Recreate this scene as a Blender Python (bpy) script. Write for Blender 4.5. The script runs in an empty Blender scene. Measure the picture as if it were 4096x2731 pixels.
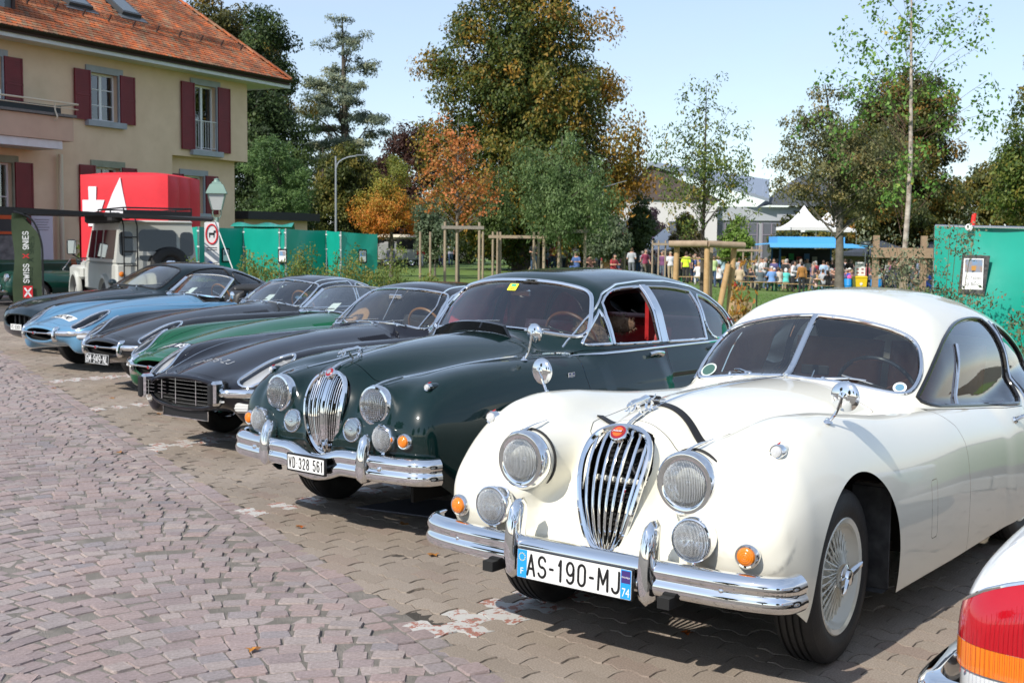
import bpy,math,random
import numpy as np
from math import sin,cos,pi,radians,sqrt
from mathutils import Vector,Matrix

random.seed(7);RNG=np.random.default_rng(7)
SC=bpy.context.scene
COL=SC.collection

# ------------------------------------------------------------------ camera
cam_d=bpy.data.cameras.new('camera');CAM=bpy.data.objects.new('camera',cam_d);COL.objects.link(CAM)
cam_d.sensor_width=36.0;cam_d.lens=36.0*4900/4096
cam_d.clip_start=0.05;cam_d.clip_end=3000
CAM.matrix_world=Matrix.Translation((0,0,1.635))@Matrix.Rotation(radians(90-4.57),4,'X')@Matrix.Rotation(radians(0.6),4,'Z')
cam_d.dof.use_dof=True;cam_d.dof.focus_distance=5.2;cam_d.dof.aperture_fstop=10.0
SC.camera=CAM
# ------------------------------------------------------------------ sky, sun, exposure
SUN_AZ=radians(-39.0+180)      # the sun stands behind the camera, to its left (clockwise from +Y)
SUN_EL=radians(40.0)
sun_dir=Vector((sin(SUN_AZ)*cos(SUN_EL),cos(SUN_AZ)*cos(SUN_EL),sin(SUN_EL)))
sun_dir.x=-abs(sun_dir.x)
W=bpy.data.worlds.new('World');SC.world=W;W.use_nodes=True
wn=W.node_tree.nodes;wl=W.node_tree.links;wn.clear()
sky=wn.new('ShaderNodeTexSky');sky.sky_type='NISHITA';sky.sun_disc=False
sky.sun_elevation=SUN_EL;sky.sun_rotation=math.atan2(sun_dir.x,sun_dir.y)
sky.air_density=1.0;sky.dust_density=0.6;sky.ozone_density=1.5;sky.altitude=400
bg=wn.new('ShaderNodeBackground');bg.inputs['Strength'].default_value=0.13
# thin high veil of cloud drawn over the whole sky
tc=wn.new('ShaderNodeTexCoord');mp=wn.new('ShaderNodeMapping');mp.inputs['Scale'].default_value=(1.0,1.0,3.2)
nz=wn.new('ShaderNodeTexNoise');nz.inputs['Scale'].default_value=2.2;nz.inputs['Detail'].default_value=7;nz.inputs['Roughness'].default_value=0.62;nz.inputs['Distortion'].default_value=0.5
rp=wn.new('ShaderNodeValToRGB');rp.color_ramp.elements[0].position=0.36;rp.color_ramp.elements[1].position=0.78
rp.color_ramp.elements[0].color=(0.34,0.34,0.34,1);rp.color_ramp.elements[1].color=(0.72,0.72,0.72,1)
mx=wn.new('ShaderNodeMix');mx.data_type='RGBA';mx.inputs[7].default_value=(3.7,4.3,5.3,1)
wo=wn.new('ShaderNodeOutputWorld')
wl.new(tc.outputs['Generated'],mp.inputs['Vector']);wl.new(mp.outputs['Vector'],nz.inputs['Vector']);wl.new(nz.outputs['Fac'],rp.inputs['Fac'])
wl.new(rp.outputs['Color'],mx.inputs[0]);wl.new(sky.outputs['Color'],mx.inputs[6]);wl.new(mx.outputs[2],bg.inputs['Color']);wl.new(bg.outputs['Background'],wo.inputs['Surface'])
sl=bpy.data.lights.new('sun','SUN');sl.energy=3.6;sl.angle=radians(0.55);sl.color=(1.0,0.945,0.86)
SUN=bpy.data.objects.new('sun',sl);COL.objects.link(SUN)
SUN.rotation_euler=(-sun_dir).to_track_quat('-Z','Y').to_euler()
SC.view_settings.view_transform='Standard';SC.view_settings.look='None';SC.view_settings.exposure=0.5;SC.view_settings.gamma=1.0
SC.render.engine='CYCLES'
SC.cycles.max_bounces=8;SC.cycles.transparent_max_bounces=24;SC.cycles.glossy_bounces=5;SC.cycles.diffuse_bounces=3
SC.cycles.caustics_reflective=False;SC.cycles.caustics_refractive=False;SC.cycles.sample_clamp_indirect=6.0

# ------------------------------------------------------------------ materials
MATS={}
def mat(name,col=(0.5,0.5,0.5),rough=0.5,metal=0.0,coat=0.0,spec=0.5,var=None,vs=4.0,bump=0.0,bs=40.0,trans=None,emit=None,sheen=0.0,ior=1.45,sub=None,coords='Object',det=5):
    """Principled material; var = second colour mixed in by noise (scale vs); bump = fine relief (scale bs)."""
    if name in MATS:return MATS[name]
    m=bpy.data.materials.new(name);m.use_nodes=True;nt=m.node_tree;n=nt.nodes;l=nt.links
    b=n['Principled BSDF'];b.inputs['Base Color'].default_value=(*col,1);b.inputs['Roughness'].default_value=rough
    b.inputs['Metallic'].default_value=metal;b.inputs['Coat Weight'].default_value=coat;b.inputs['Coat Roughness'].default_value=0.03
    b.inputs['Specular IOR Level'].default_value=spec;b.inputs['IOR'].default_value=ior
    if sheen:b.inputs['Sheen Weight'].default_value=sheen
    if emit:b.inputs['Emission Color'].default_value=(*emit[0],1);b.inputs['Emission Strength'].default_value=emit[1]
    if trans:b.inputs['Transmission Weight'].default_value=trans
    if var is not None or bump:
        t=n.new('ShaderNodeTexCoord')
    if var is not None:
        x=n.new('ShaderNodeTexNoise');x.inputs['Scale'].default_value=vs;x.inputs['Detail'].default_value=det;x.inputs['Roughness'].default_value=0.6
        r=n.new('ShaderNodeValToRGB');r.color_ramp.elements[0].position=0.35;r.color_ramp.elements[1].position=0.68
        r.color_ramp.elements[0].color=(*col,1);r.color_ramp.elements[1].color=(*var,1)
        l.new(t.outputs[coords],x.inputs['Vector']);l.new(x.outputs['Fac'],r.inputs['Fac']);l.new(r.outputs['Color'],b.inputs['Base Color'])
    if bump:
        x2=n.new('ShaderNodeTexNoise');x2.inputs['Scale'].default_value=bs;x2.inputs['Detail'].default_value=4
        bp=n.new('ShaderNodeBump');bp.inputs['Strength'].default_value=bump;bp.inputs['Distance'].default_value=0.02
        l.new(t.outputs[coords],x2.inputs['Vector']);l.new(x2.outputs['Fac'],bp.inputs['Height']);l.new(bp.outputs['Normal'],b.inputs['Normal'])
    MATS[name]=m
    return m

def island_mat(name,cols,rough=0.8,vs=30.0,amt=0.25,bump=0.3,bs=60.0,big=None,spec=0.3,coords='Object',translucent=0.0):
    """Every separate piece (mesh island or object) takes its own shade from a ramp of cols; fine noise gives grain."""
    if name in MATS:return MATS[name]
    m=bpy.data.materials.new(name);m.use_nodes=True;nt=m.node_tree;n=nt.nodes;l=nt.links
    b=n['Principled BSDF'];b.inputs['Roughness'].default_value=rough;b.inputs['Specular IOR Level'].default_value=spec
    g=n.new('ShaderNodeNewGeometry');oi=n.new('ShaderNodeObjectInfo')
    ad=n.new('ShaderNodeMath');ad.operation='ADD';fr=n.new('ShaderNodeMath');fr.operation='FRACT'
    l.new(g.outputs['Random Per Island'],ad.inputs[0]);l.new(oi.outputs['Random'],ad.inputs[1]);l.new(ad.outputs[0],fr.inputs[0])
    r=n.new('ShaderNodeValToRGB');e=r.color_ramp.elements
    while len(e)<len(cols):e.new(0.5)
    for i,c in enumerate(cols):
        e[i].position=i/max(1,len(cols)-1);e[i].color=(*c,1)
    l.new(fr.outputs[0],r.inputs['Fac'])
    t=n.new('ShaderNodeTexCoord');x=n.new('ShaderNodeTexNoise');x.inputs['Scale'].default_value=vs;x.inputs['Detail'].default_value=6;x.inputs['Roughness'].default_value=0.65
    l.new(t.outputs[coords],x.inputs['Vector'])
    mr=n.new('ShaderNodeMapRange');mr.inputs['From Min'].default_value=0.25;mr.inputs['From Max'].default_value=0.75
    mr.inputs['To Min'].default_value=1-amt;mr.inputs['To Max'].default_value=1+amt
    l.new(x.outputs['Fac'],mr.inputs['Value'])
    mu=n.new('ShaderNodeMix');mu.data_type='RGBA';mu.blend_type='MULTIPLY';mu.inputs[0].default_value=1
    l.new(r.outputs['Color'],mu.inputs[6]);l.new(mr.outputs['Result'],mu.inputs[7])
    out=mu.outputs[2]
    if big:
        x3=n.new('ShaderNodeTexNoise');x3.inputs['Scale'].default_value=big[0];x3.inputs['Detail'].default_value=4
        gm=n.new('ShaderNodeNewGeometry');l.new(gm.outputs['Position'],x3.inputs['Vector'])
        m3=n.new('ShaderNodeMapRange');m3.inputs['From Min'].default_value=0.3;m3.inputs['From Max'].default_value=0.7
        m3.inputs['To Min'].default_value=1-big[1];m3.inputs['To Max'].default_value=1+big[1]
        l.new(x3.outputs['Fac'],m3.inputs['Value'])
        mb=n.new('ShaderNodeMix');mb.data_type='RGBA';mb.blend_type='MULTIPLY';mb.inputs[0].default_value=1
        l.new(out,mb.inputs[6]);l.new(m3.outputs['Result'],mb.inputs[7]);out=mb.outputs[2]
    l.new(out,b.inputs['Base Color'])
    if bump:
        bp=n.new('ShaderNodeBump');bp.inputs['Strength'].default_value=bump;bp.inputs['Distance'].default_value=0.01
        x2=n.new('ShaderNodeTexNoise');x2.inputs['Scale'].default_value=bs;x2.inputs['Detail'].default_value=4
        l.new(t.outputs[coords],x2.inputs['Vector']);l.new(x2.outputs['Fac'],bp.inputs['Height']);l.new(bp.outputs['Normal'],b.inputs['Normal'])
    if translucent:
        tr=n.new('ShaderNodeBsdfTranslucent');ms=n.new('ShaderNodeMixShader');ms.inputs[0].default_value=translucent
        l.new(out,tr.inputs['Color']);l.new(b.outputs[0],ms.inputs[1]);l.new(tr.outputs[0],ms.inputs[2]);l.new(ms.outputs[0],n['Material Output'].inputs['Surface'])
    MATS[name]=m
    return m

def glass_mat(name,tint=(0.9,0.95,0.93),rough=0.0,refl=1.0):
    """Thin sheet glass: clear tinted transmission with Fresnel reflection."""
    if name in MATS:return MATS[name]
    m=bpy.data.materials.new(name);m.use_nodes=True;n=m.node_tree.nodes;l=m.node_tree.links;n.clear()
    o=n.new('ShaderNodeOutputMaterial');t=n.new('ShaderNodeBsdfTransparent');t.inputs['Color'].default_value=(*tint,1)
    g=n.new('ShaderNodeBsdfGlossy');g.inputs['Roughness'].default_value=rough;g.inputs['Color'].default_value=(1,1,1,1)
    fr=n.new('ShaderNodeFresnel');fr.inputs['IOR'].default_value=1.52
    k=n.new('ShaderNodeMath');k.operation='MULTIPLY';k.inputs[1].default_value=1.7*refl;k.use_clamp=True
    s=n.new('ShaderNodeMixShader');l.new(fr.outputs[0],k.inputs[0]);l.new(k.outputs[0],s.inputs[0]);l.new(t.outputs[0],s.inputs[1]);l.new(g.outputs[0],s.inputs[2]);l.new(s.outputs[0],o.inputs['Surface'])
    MATS[name]=m
    return m

CHROME=mat('chrome',(0.86,0.87,0.88),0.035,1.0)
STEEL=mat('brushed_steel',(0.62,0.63,0.64),0.25,1.0)
RUBBER=mat('rubber',(0.018,0.018,0.019),0.62,var=(0.03,0.029,0.028),vs=9,bump=0.12,bs=120)
BLACK=mat('black_trim',(0.012,0.012,0.013),0.45)
BLACKG=mat('black_gloss',(0.012,0.012,0.013),0.12,coat=0.6)
DARK=mat('dark_interior',(0.012,0.012,0.012),0.9)
LEATHER_TAN=mat('tan_leather',(0.36,0.13,0.035),0.45,var=(0.28,0.09,0.022),vs=12,bump=0.15,bs=160)
LEATHER_RED=mat('red_leather',(0.38,0.016,0.018),0.45,var=(0.28,0.010,0.012),vs=12,bump=0.15,bs=160)
LEATHER_BLK=mat('black_leather',(0.02,0.02,0.021),0.42,bump=0.15,bs=160)
LEATHER_BISC=mat('biscuit_leather',(0.45,0.26,0.11),0.45,var=(0.38,0.2,0.08),vs=12,bump=0.15,bs=160)
WHITE_P=mat('white_plastic',(0.78,0.78,0.77),0.45)
GLASS=glass_mat('window_glass')
GLASS_LAMP=glass_mat('lamp_glass',(0.97,0.97,0.97),0.02,0.8)

# ------------------------------------------------------------------ objects
def tag(o,label=None,cat=None,group=None,kind=None):
    if label:o['label']=label
    if cat:o['category']=cat
    if group:o['group']=group
    if kind:o['kind']=kind
    return o
def link(name,data,parent=None):
    o=bpy.data.objects.new(name,data);COL.objects.link(o)
    if parent is not None:o.parent=parent
    return o
def empty(name,loc=(0,0,0),rz=0.0,label=None,cat=None,group=None):
    o=link(name,None);o.location=loc;o.rotation_euler=(0,0,rz);o.empty_display_size=0.2
    return tag(o,label,cat,group)
def mesh_from(V,F,name='mesh',smooth=True,normals=None,material=None):
    me=bpy.data.meshes.new(name)
    V=np.asarray(V,np.float32)
    if isinstance(F,np.ndarray):
        k=F.shape[1];me.vertices.add(len(V));me.vertices.foreach_set('co',V.ravel())
        me.loops.add(F.size);me.loops.foreach_set('vertex_index',F.astype(np.int32).ravel())
        me.polygons.add(len(F));me.polygons.foreach_set('loop_start',np.arange(0,F.size,k,dtype=np.int32))
        me.update(calc_edges=True)
    else:
        me.from_pydata([tuple(map(float,v))for v in V],[],[tuple(int(i)for i in f)for f in F]);me.update()
    me.shade_smooth()if smooth else me.shade_flat()
    if normals is not None:
        me.normals_split_custom_set_from_vertices(np.asarray(normals,np.float32).tolist())
    if material:me.materials.append(material)
    return me
def copy_tree(o,parent=None):
    c=o.copy();COL.objects.link(c);c.parent=parent
    for ch in o.children:copy_tree(ch,c)
    return c

class MB:
    """Collects shapes and links them as one mesh object."""
    def __init__(s):s.V=[];s.F=[];s.n=0
    def add(s,V,F):
        V=np.asarray(V,float);s.V.append(V);s.F+=[tuple(i+s.n for i in f)for f in F];s.n+=len(V);return s
    def box(s,c,d,rot=None,bev=0.0):
        """box centred at c with full sizes d; bev chamfers the vertical edges"""
        x,y,z=np.array(d)/2.0
        if bev>0:
            b=min(bev,x*0.95,y*0.95);zz=min(bev,z*0.95)
            ring=[(x-b,-y),(x,-y+b),(x,y-b),(x-b,y),(-x+b,y),(-x,y-b),(-x,-y+b),(-x+b,-y)]
            rin=[(px*(x-zz)/x,py*(y-zz)/y)for px,py in ring]
            V=[(a,q,-z)for a,q in rin]+[(a,q,-z+zz)for a,q in ring]+[(a,q,z-zz)for a,q in ring]+[(a,q,z)for a,q in rin]
            F=[tuple(range(7,-1,-1)),tuple(range(24,32))]
            for k in range(3):
                for i in range(8):j=(i+1)%8;F.append((k*8+i,k*8+j,k*8+8+j,k*8+8+i))
        else:
            V=[(a,q,w)for w in(-z,z)for a,q in((-x,-y),(x,-y),(x,y),(-x,y))]
            F=[(3,2,1,0),(4,5,6,7),(0,1,5,4),(1,2,6,5),(2,3,7,6),(3,0,4,7)]
        V=np.array(V)
        if rot is not None:V=V@np.array(rot).T
        return s.add(V+np.array(c),F)
    def tube(s,pts,r,n=8,closed=False,cap=True,flat=None,up=None):
        """round (or elliptical: flat = (rx, ry)) tube along a polyline; r may be a list of radii"""
        P=np.asarray(pts,float);m=len(P);R=np.full(m,r,float)if np.isscalar(r)else np.asarray(r,float)
        T=np.roll(P,-1,0)-np.roll(P,1,0)if closed else np.gradient(P,axis=0)
        T/=np.linalg.norm(T,axis=1)[:,None]+1e-12
        T=np.nan_to_num(T)
        u=np.array(up if up is not None else(0,0,1.0))
        if up is None and abs(T[0]@u)>0.9:u=np.array((1.0,0,0))
        V=[];
        for i in range(m):
            if up is not None:u=np.array(up,float)
            a=np.cross(T[i],u);la=np.linalg.norm(a)
            if la<1e-6:a=np.cross(T[i],(0.3,0.5,0.8));la=np.linalg.norm(a)
            a/=max(la,1e-9);b=np.cross(a,T[i])
            if up is None:u=b
            for k in range(n):
                t=2*pi*(k+0.5)/n
                if flat:V.append(P[i]+R[i]*(a*cos(t)*flat[0]+b*sin(t)*flat[1]))
                else:V.append(P[i]+R[i]*(a*cos(t)+b*sin(t)))
        F=[]
        for i in range(m if closed else m-1):
            j=(i+1)%m
            for k in range(n):q=(k+1)%n;F.append((i*n+k,i*n+q,j*n+q,j*n+k))
        if cap and not closed:F+=[tuple(range(n-1,-1,-1)),tuple(range((m-1)*n,m*n))]
        return s.add(V,F)
    def sweep(s,pts,prof,up=(0,0,1),closed=False,cap=True,scale=None):
        """sweep a closed 2D profile (u sideways, v along up) along a polyline"""
        P=np.asarray(pts,float);m=len(P);n=len(prof)
        T=np.roll(P,-1,0)-np.roll(P,1,0)if closed else np.gradient(P,axis=0)
        T/=np.linalg.norm(T,axis=1)[:,None]
        V=[]
        for i in range(m):
            u=np.array(up[i]if np.ndim(up)==2 else up,float);a=np.cross(T[i],u);a/=np.linalg.norm(a)+1e-9;b=np.cross(a,T[i])
            k=1.0 if scale is None else scale[i]
            V+=[P[i]+k*(a*q[0]+b*q[1])for q in prof]
        F=[]
        for i in range(m if closed else m-1):
            j=(i+1)%m
            for k in range(n):q=(k+1)%n;F.append((i*n+k,i*n+q,j*n+q,j*n+k))
        if cap and not closed:F+=[tuple(range(n-1,-1,-1)),tuple(range((m-1)*n,m*n))]
        return s.add(V,F)
    def lathe(s,prof,n=24,c=(0,0,0),axis=None,sx=1.0,sy=1.0,cap=False):
        """revolve [(r, h)...] round an axis through c (axis = direction of +h)"""
        V=[];F=[];m=len(prof)
        A=np.array(axis if axis is not None else(0,0,1.0),float);A/=np.linalg.norm(A)
        U=np.cross(A,(0,0,1.0));
        if np.linalg.norm(U)<1e-3:U=np.array((1.0,0,0))
        U/=np.linalg.norm(U);Wv=np.cross(A,U)
        for r,h in prof:
            for k in range(n):
                t=2*pi*k/n;V.append(np.array(c)+A*h+r*(U*cos(t)*sx+Wv*sin(t)*sy))
        for i in range(m-1):
            for k in range(n):q=(k+1)%n;F.append((i*n+k,i*n+q,(i+1)*n+q,(i+1)*n+k))
        if cap:F+=[tuple(range(n-1,-1,-1)),tuple(range((m-1)*n,m*n))]
        return s.add(V,F)
    def ball(s,c,r,n=12,m=8):
        r=np.array((r,r,r)if np.isscalar(r)else r);V=[];F=[]
        for i in range(m+1):
            f=pi*i/m
            for k in range(n):t=2*pi*k/n;V.append(np.array(c)+r*(sin(f)*cos(t),sin(f)*sin(t),cos(f)))
        for i in range(m):
            for k in range(n):q=(k+1)%n;F.append((i*n+k,(i+1)*n+k,(i+1)*n+q,i*n+q))
        return s.add(V,F)
    def prism(s,poly,z0,z1,M=None):
        """extrude a polygon (x, y) from z0 to z1, then transform by the 4x4 M"""
        n=len(poly);V=np.array([(x,y,z0)for x,y in poly]+[(x,y,z1)for x,y in poly],float)
        F=[tuple(range(n-1,-1,-1)),tuple(range(n,2*n))]+[(i,(i+1)%n,n+(i+1)%n,n+i)for i in range(n)]
        if M is not None:M=np.array(M);V=V@M[:3,:3].T+M[:3,3]
        return s.add(V,F)
    def quad(s,*p):return s.add(p,[tuple(range(len(p)))])
    def mirror(s):
        V=np.vstack(s.V);n=len(V);V2=V.copy();V2[:,0]*=-1
        F=list(s.F);s.V.append(V2);s.F+=[tuple(i+n for i in reversed(f))for f in F];s.n+=n;return s
    def mesh(s,name,material,smooth=True,angle=40):
        me=mesh_from(np.vstack(s.V),s.F,name,smooth,None,material)
        if smooth and angle:me.set_sharp_from_angle(angle=radians(angle))
        return me
    def build(s,name,material,parent=None,smooth=True,angle=40):return link(name,s.mesh(name,material,smooth,angle),parent)

def frame(o,ex,ey,ez=None):
    """4x4 with columns ex, ey, ez at origin o"""
    ex=Vector(ex).normalized();ey=Vector(ey);ez=Vector(ez)if ez is not None else ex.cross(ey)
    ez.normalize();ey=ez.cross(ex).normalized()
    M=Matrix.Identity(4)
    for i in range(3):M[i][0]=ex[i];M[i][1]=ey[i];M[i][2]=ez[i];M[i][3]=o[i]
    return M
def text(name,s,size,M,material,parent=None,sx=1.0,depth=0.0,align='CENTER',bold=0.0,shear=0.0):
    """lettering as real mesh, laid in the plane of M (x to the right, y up)"""
    c=bpy.data.curves.new(name,'FONT');c.body=s;c.size=size;c.align_x=align;c.align_y='CENTER';c.extrude=depth;c.offset=bold;c.shear=shear;c.resolution_u=3
    t=bpy.data.objects.new(name,c);COL.objects.link(t)
    me=bpy.data.meshes.new_from_object(t.evaluated_get(bpy.context.evaluated_depsgraph_get()))
    bpy.data.objects.remove(t);bpy.data.curves.remove(c)
    me.transform(Matrix.Diagonal((sx,1,1,1)));me.transform(M);me.materials.clear();me.materials.append(material)
    return link(name,me,parent)
def _arc(cx,cy,rx,ry,a0,a1,n=14):return[(cx+rx*cos(radians(a0+(a1-a0)*k/n)),cy+ry*sin(radians(a0+(a1-a0)*k/n)))for k in range(n+1)]
GLYPH={'A':[[(0,0),(.5,1),(1,0)],[(.2,.32),(.8,.32)]],'S':[_arc(.5,.74,.46,.26,20,270)+_arc(.5,.25,.5,.25,90,-160)],'1':[[(.22,.76),(.6,1),(.6,0)]],
 '9':[_arc(.5,.69,.46,.31,0,360),[(.96,.69)]+_arc(.5,.26,.46,.26,0,-150)],'6':[_arc(.5,.31,.46,.31,0,360),[(.04,.31)]+_arc(.5,.74,.46,.26,180,30)],'0':[_arc(.5,.74,.45,.26,0,180)+_arc(.5,.26,.45,.26,180,360)+[(.95,.74)]],
 'M':[[(0,0),(0.04,1),(.5,.3),(.96,1),(1,0)]],'J':[[(.9,1)]+_arc(.46,.27,.44,.27,0,-160)],'V':[[(0,1),(.5,0),(1,1)]],'D':[[(.05,0),(.05,1),(.4,1)]+_arc(.45,.62,.5,.38,80,0,8)+_arc(.45,.38,.5,.38,0,-80,8)+[(.05,0)]],
 '3':[_arc(.48,.75,.42,.25,160,-80)+_arc(.46,.26,.48,.26,80,-165)],'2':[_arc(.5,.73,.45,.27,165,-25)+[(.04,0),(1,0)]],'8':[_arc(.5,.75,.4,.25,0,360),_arc(.5,.26,.48,.26,0,360)],'5':[[(.9,1),(.16,1),(.1,.56)]+_arc(.48,.31,.48,.31,110,-155)],
 'G':[_arc(.5,.72,.47,.28,25,180)+_arc(.5,.28,.47,.28,180,360)+[(.97,.48),(.58,.48)]],'4':[[(.7,0),(.7,1),(0,.3),(1,.3)]],'N':[[(0,0),(0,1),(1,0),(1,1)]],'L':[[(.05,1),(.05,0),(.95,0)]],'7':[[(0,1),(1,1),(.35,0)]],
 'W':[[(0,1),(.25,0),(.5,.8),(.75,0),(1,1)]],'H':[[(0,0),(0,1)],[(1,0),(1,1)],[(0,.52),(1,.52)]],'B':[[(.05,0),(.05,1),(.45,1)]+_arc(.5,.77,.38,.23,80,-90)+[(.05,.54)],[(.5,.54)]+_arc(.48,.27,.47,.27,85,-90)+[(.05,0)]],
 'Z':[[(.02,1),(.98,1),(.02,0),(1,0)]],'-':[[(.1,.48),(.75,.48)]],'.':[[(.35,.46),(.45,.46)]],' ':[],'X':[[(0,0),(1,1)],[(0,1),(1,0)]],'I':[[(.5,0),(.5,1)]],'E':[[(.95,1),(.05,1),(.05,0),(.95,0)],[(.05,.52),(.8,.52)]],'R':[[(.05,0),(.05,1),(.5,1)]+_arc(.5,.75,.42,.25,80,-90)+[(.05,.5)],[(.5,.5),(.98,0)]]}
def stroke_text(s,h,M,name,material,parent,gw=0.5,gap=0.24,t=0.13,slant=0.0,surf=None):
    """bold plate lettering, strokes of width t*h; centred; M maps (x right, y up)"""
    n=0.0;items=[]
    for ch in s:
        w=gw*{'1':0.62,'-':0.62,'.':0.4,' ':0.45,'M':1.22,'W':1.3,'I':0.3}.get(ch,1.0);items.append((ch,n,w));n+=w+gap
    n-=gap;mb=MB()
    for ch,x0,w in items:
        for st in GLYPH[ch]:
            P=[((x0-n/2+a*w+slant*(b-.5))*h,(b-0.5)*h)for a,b in st]
            if surf is not None:P3,N=surf(dense(P,h*.12,False));mb.sweep(P3,[(-t*h/2,-.001),(t*h/2,-.001),(t*h/2,.001),(-t*h/2,.001)],up=N)
            else:
                m=len(P);D=[np.array(P[min(i+1,m-1)])-np.array(P[max(i-1,0)])for i in range(m)]
                for i in range(m-1):
                    a=np.array(P[i]);b=np.array(P[i+1]);d=(b-a)/(np.linalg.norm(b-a)+1e-9);q=np.array((-d[1],d[0]))*t*h/2;z=0.0004*(i%2)
                    mb.quad(*[M@Vector((*p,z))for p in(a-q,b-q,b+q,a+q)])
                    mb.add([M@Vector((*(b+t*h/2*np.array((cos(k*pi/4),sin(k*pi/4)))),z+.0002))for k in range(8)],[tuple(range(8))])
                mb.add([M@Vector((*(np.array(P[0])+t*h/2*np.array((cos(k*pi/4),sin(k*pi/4)))),.0006))for k in range(8)],[tuple(range(8))])
    return mb.build(name,material,parent,smooth=False)
def rrect(w,h,r,n=4):
    P=[]
    for cx,cy,a0 in((w/2-r,h/2-r,0),(-w/2+r,h/2-r,90),(-w/2+r,-h/2+r,180),(w/2-r,-h/2+r,270)):
        for k in range(n+1):a=radians(a0+90*k/n);P.append((cx+r*cos(a),cy+r*sin(a)))
    return P
def smooth_loop(P,it=2,closed=True):
    P=np.asarray(P,float)
    for _ in range(it):
        if closed:
            N=np.roll(P,-1,0);Q=np.empty((2*len(P),P.shape[1]));Q[0::2]=0.75*P+0.25*N;Q[1::2]=0.25*P+0.75*N
        else:
            A=P[:-1];B=P[1:];Q=np.empty((2*len(A)+2,P.shape[1]));Q[0]=P[0];Q[-1]=P[-1];Q[1:-1:2]=0.75*A+0.25*B;Q[2:-1:2]=0.25*A+0.75*B
        P=Q
    return P
def spline(P,n=8,closed=False):
    """Catmull-Rom through the points"""
    P=np.asarray(P,float);m=len(P);out=[]
    for i in range(m if closed else m-1):
        if closed:a,b,c,d=P[(i-1)%m],P[i],P[(i+1)%m],P[(i+2)%m]
        else:a,b,c,d=P[max(i-1,0)],P[i],P[i+1],P[min(i+2,m-1)]
        for k in range(n):
            t=k/n;out.append(0.5*(2*b+(c-a)*t+(2*a-5*b+4*c-d)*t*t+(3*b-3*c+d-a)*t**3))
    if not closed:out.append(P[-1])
    return np.array(out)

# ------------------------------------------------------------------ smooth bodies from distance fields
class K:
    """smooth curve through knots, (pos, value) ..."""
    def __init__(s,*k):
        k=np.array(k,float);x,y=k[:,0],k[:,1];h=np.diff(x);d=np.diff(y)/h;m=np.zeros(len(x))
        for i in range(1,len(x)-1):
            if d[i-1]*d[i]>0:w1=2*h[i]+h[i-1];w2=h[i]+2*h[i-1];m[i]=(w1+w2)/(w1/d[i-1]+w2/d[i])
        if len(x)>1:m[0]=d[0];m[-1]=d[-1]
        xs=[];ys=[]
        for i in range(len(h)):
            t=np.linspace(0,1,16,endpoint=i==len(h)-1);xs.append(x[i]+t*h[i])
            ys.append((2*t**3-3*t**2+1)*y[i]+(t**3-2*t**2+t)*h[i]*m[i]+(3*t**2-2*t**3)*y[i+1]+(t**3-t**2)*h[i]*m[i+1])
        s.x=np.concatenate(xs);s.y=np.concatenate(ys)
    def __call__(s,v):return np.interp(v,s.x,s.y)
def smin(a,b,k):h=np.maximum(k-np.abs(a-b),0)/k;return np.minimum(a,b)-h*h*k*0.25
def smax(a,b,k):h=np.maximum(k-np.abs(a-b),0)/k;return np.maximum(a,b)+h*h*k*0.25
def sect(x,z,xc,w,zt,zb,n):
    """distance to a super-elliptic section with centre xc, half width w, top zt, bottom zb"""
    zc=(zt+zb)/2;h=(zt-zb)/2;u=np.abs(x-xc)/w+1e-6;v=np.abs(z-zc)/h+1e-6
    q=u**n+v**n;g=q**(1.0/n)
    gr=q**(1.0/n-1)*np.sqrt((u**(n-1)/w)**2+(v**(n-1)/h)**2)
    return(g-1)/gr
def ell(x,y,z,c,r):
    u=(x-c[0])/r[0];v=(y-c[1])/r[1];w=(z-c[2])/r[2];k0=np.sqrt(u*u+v*v+w*w)+1e-6
    k1=np.sqrt((u/r[0])**2+(v/r[1])**2+(w/r[2])**2)+1e-6
    return k0*(k0-1)/k1
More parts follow.
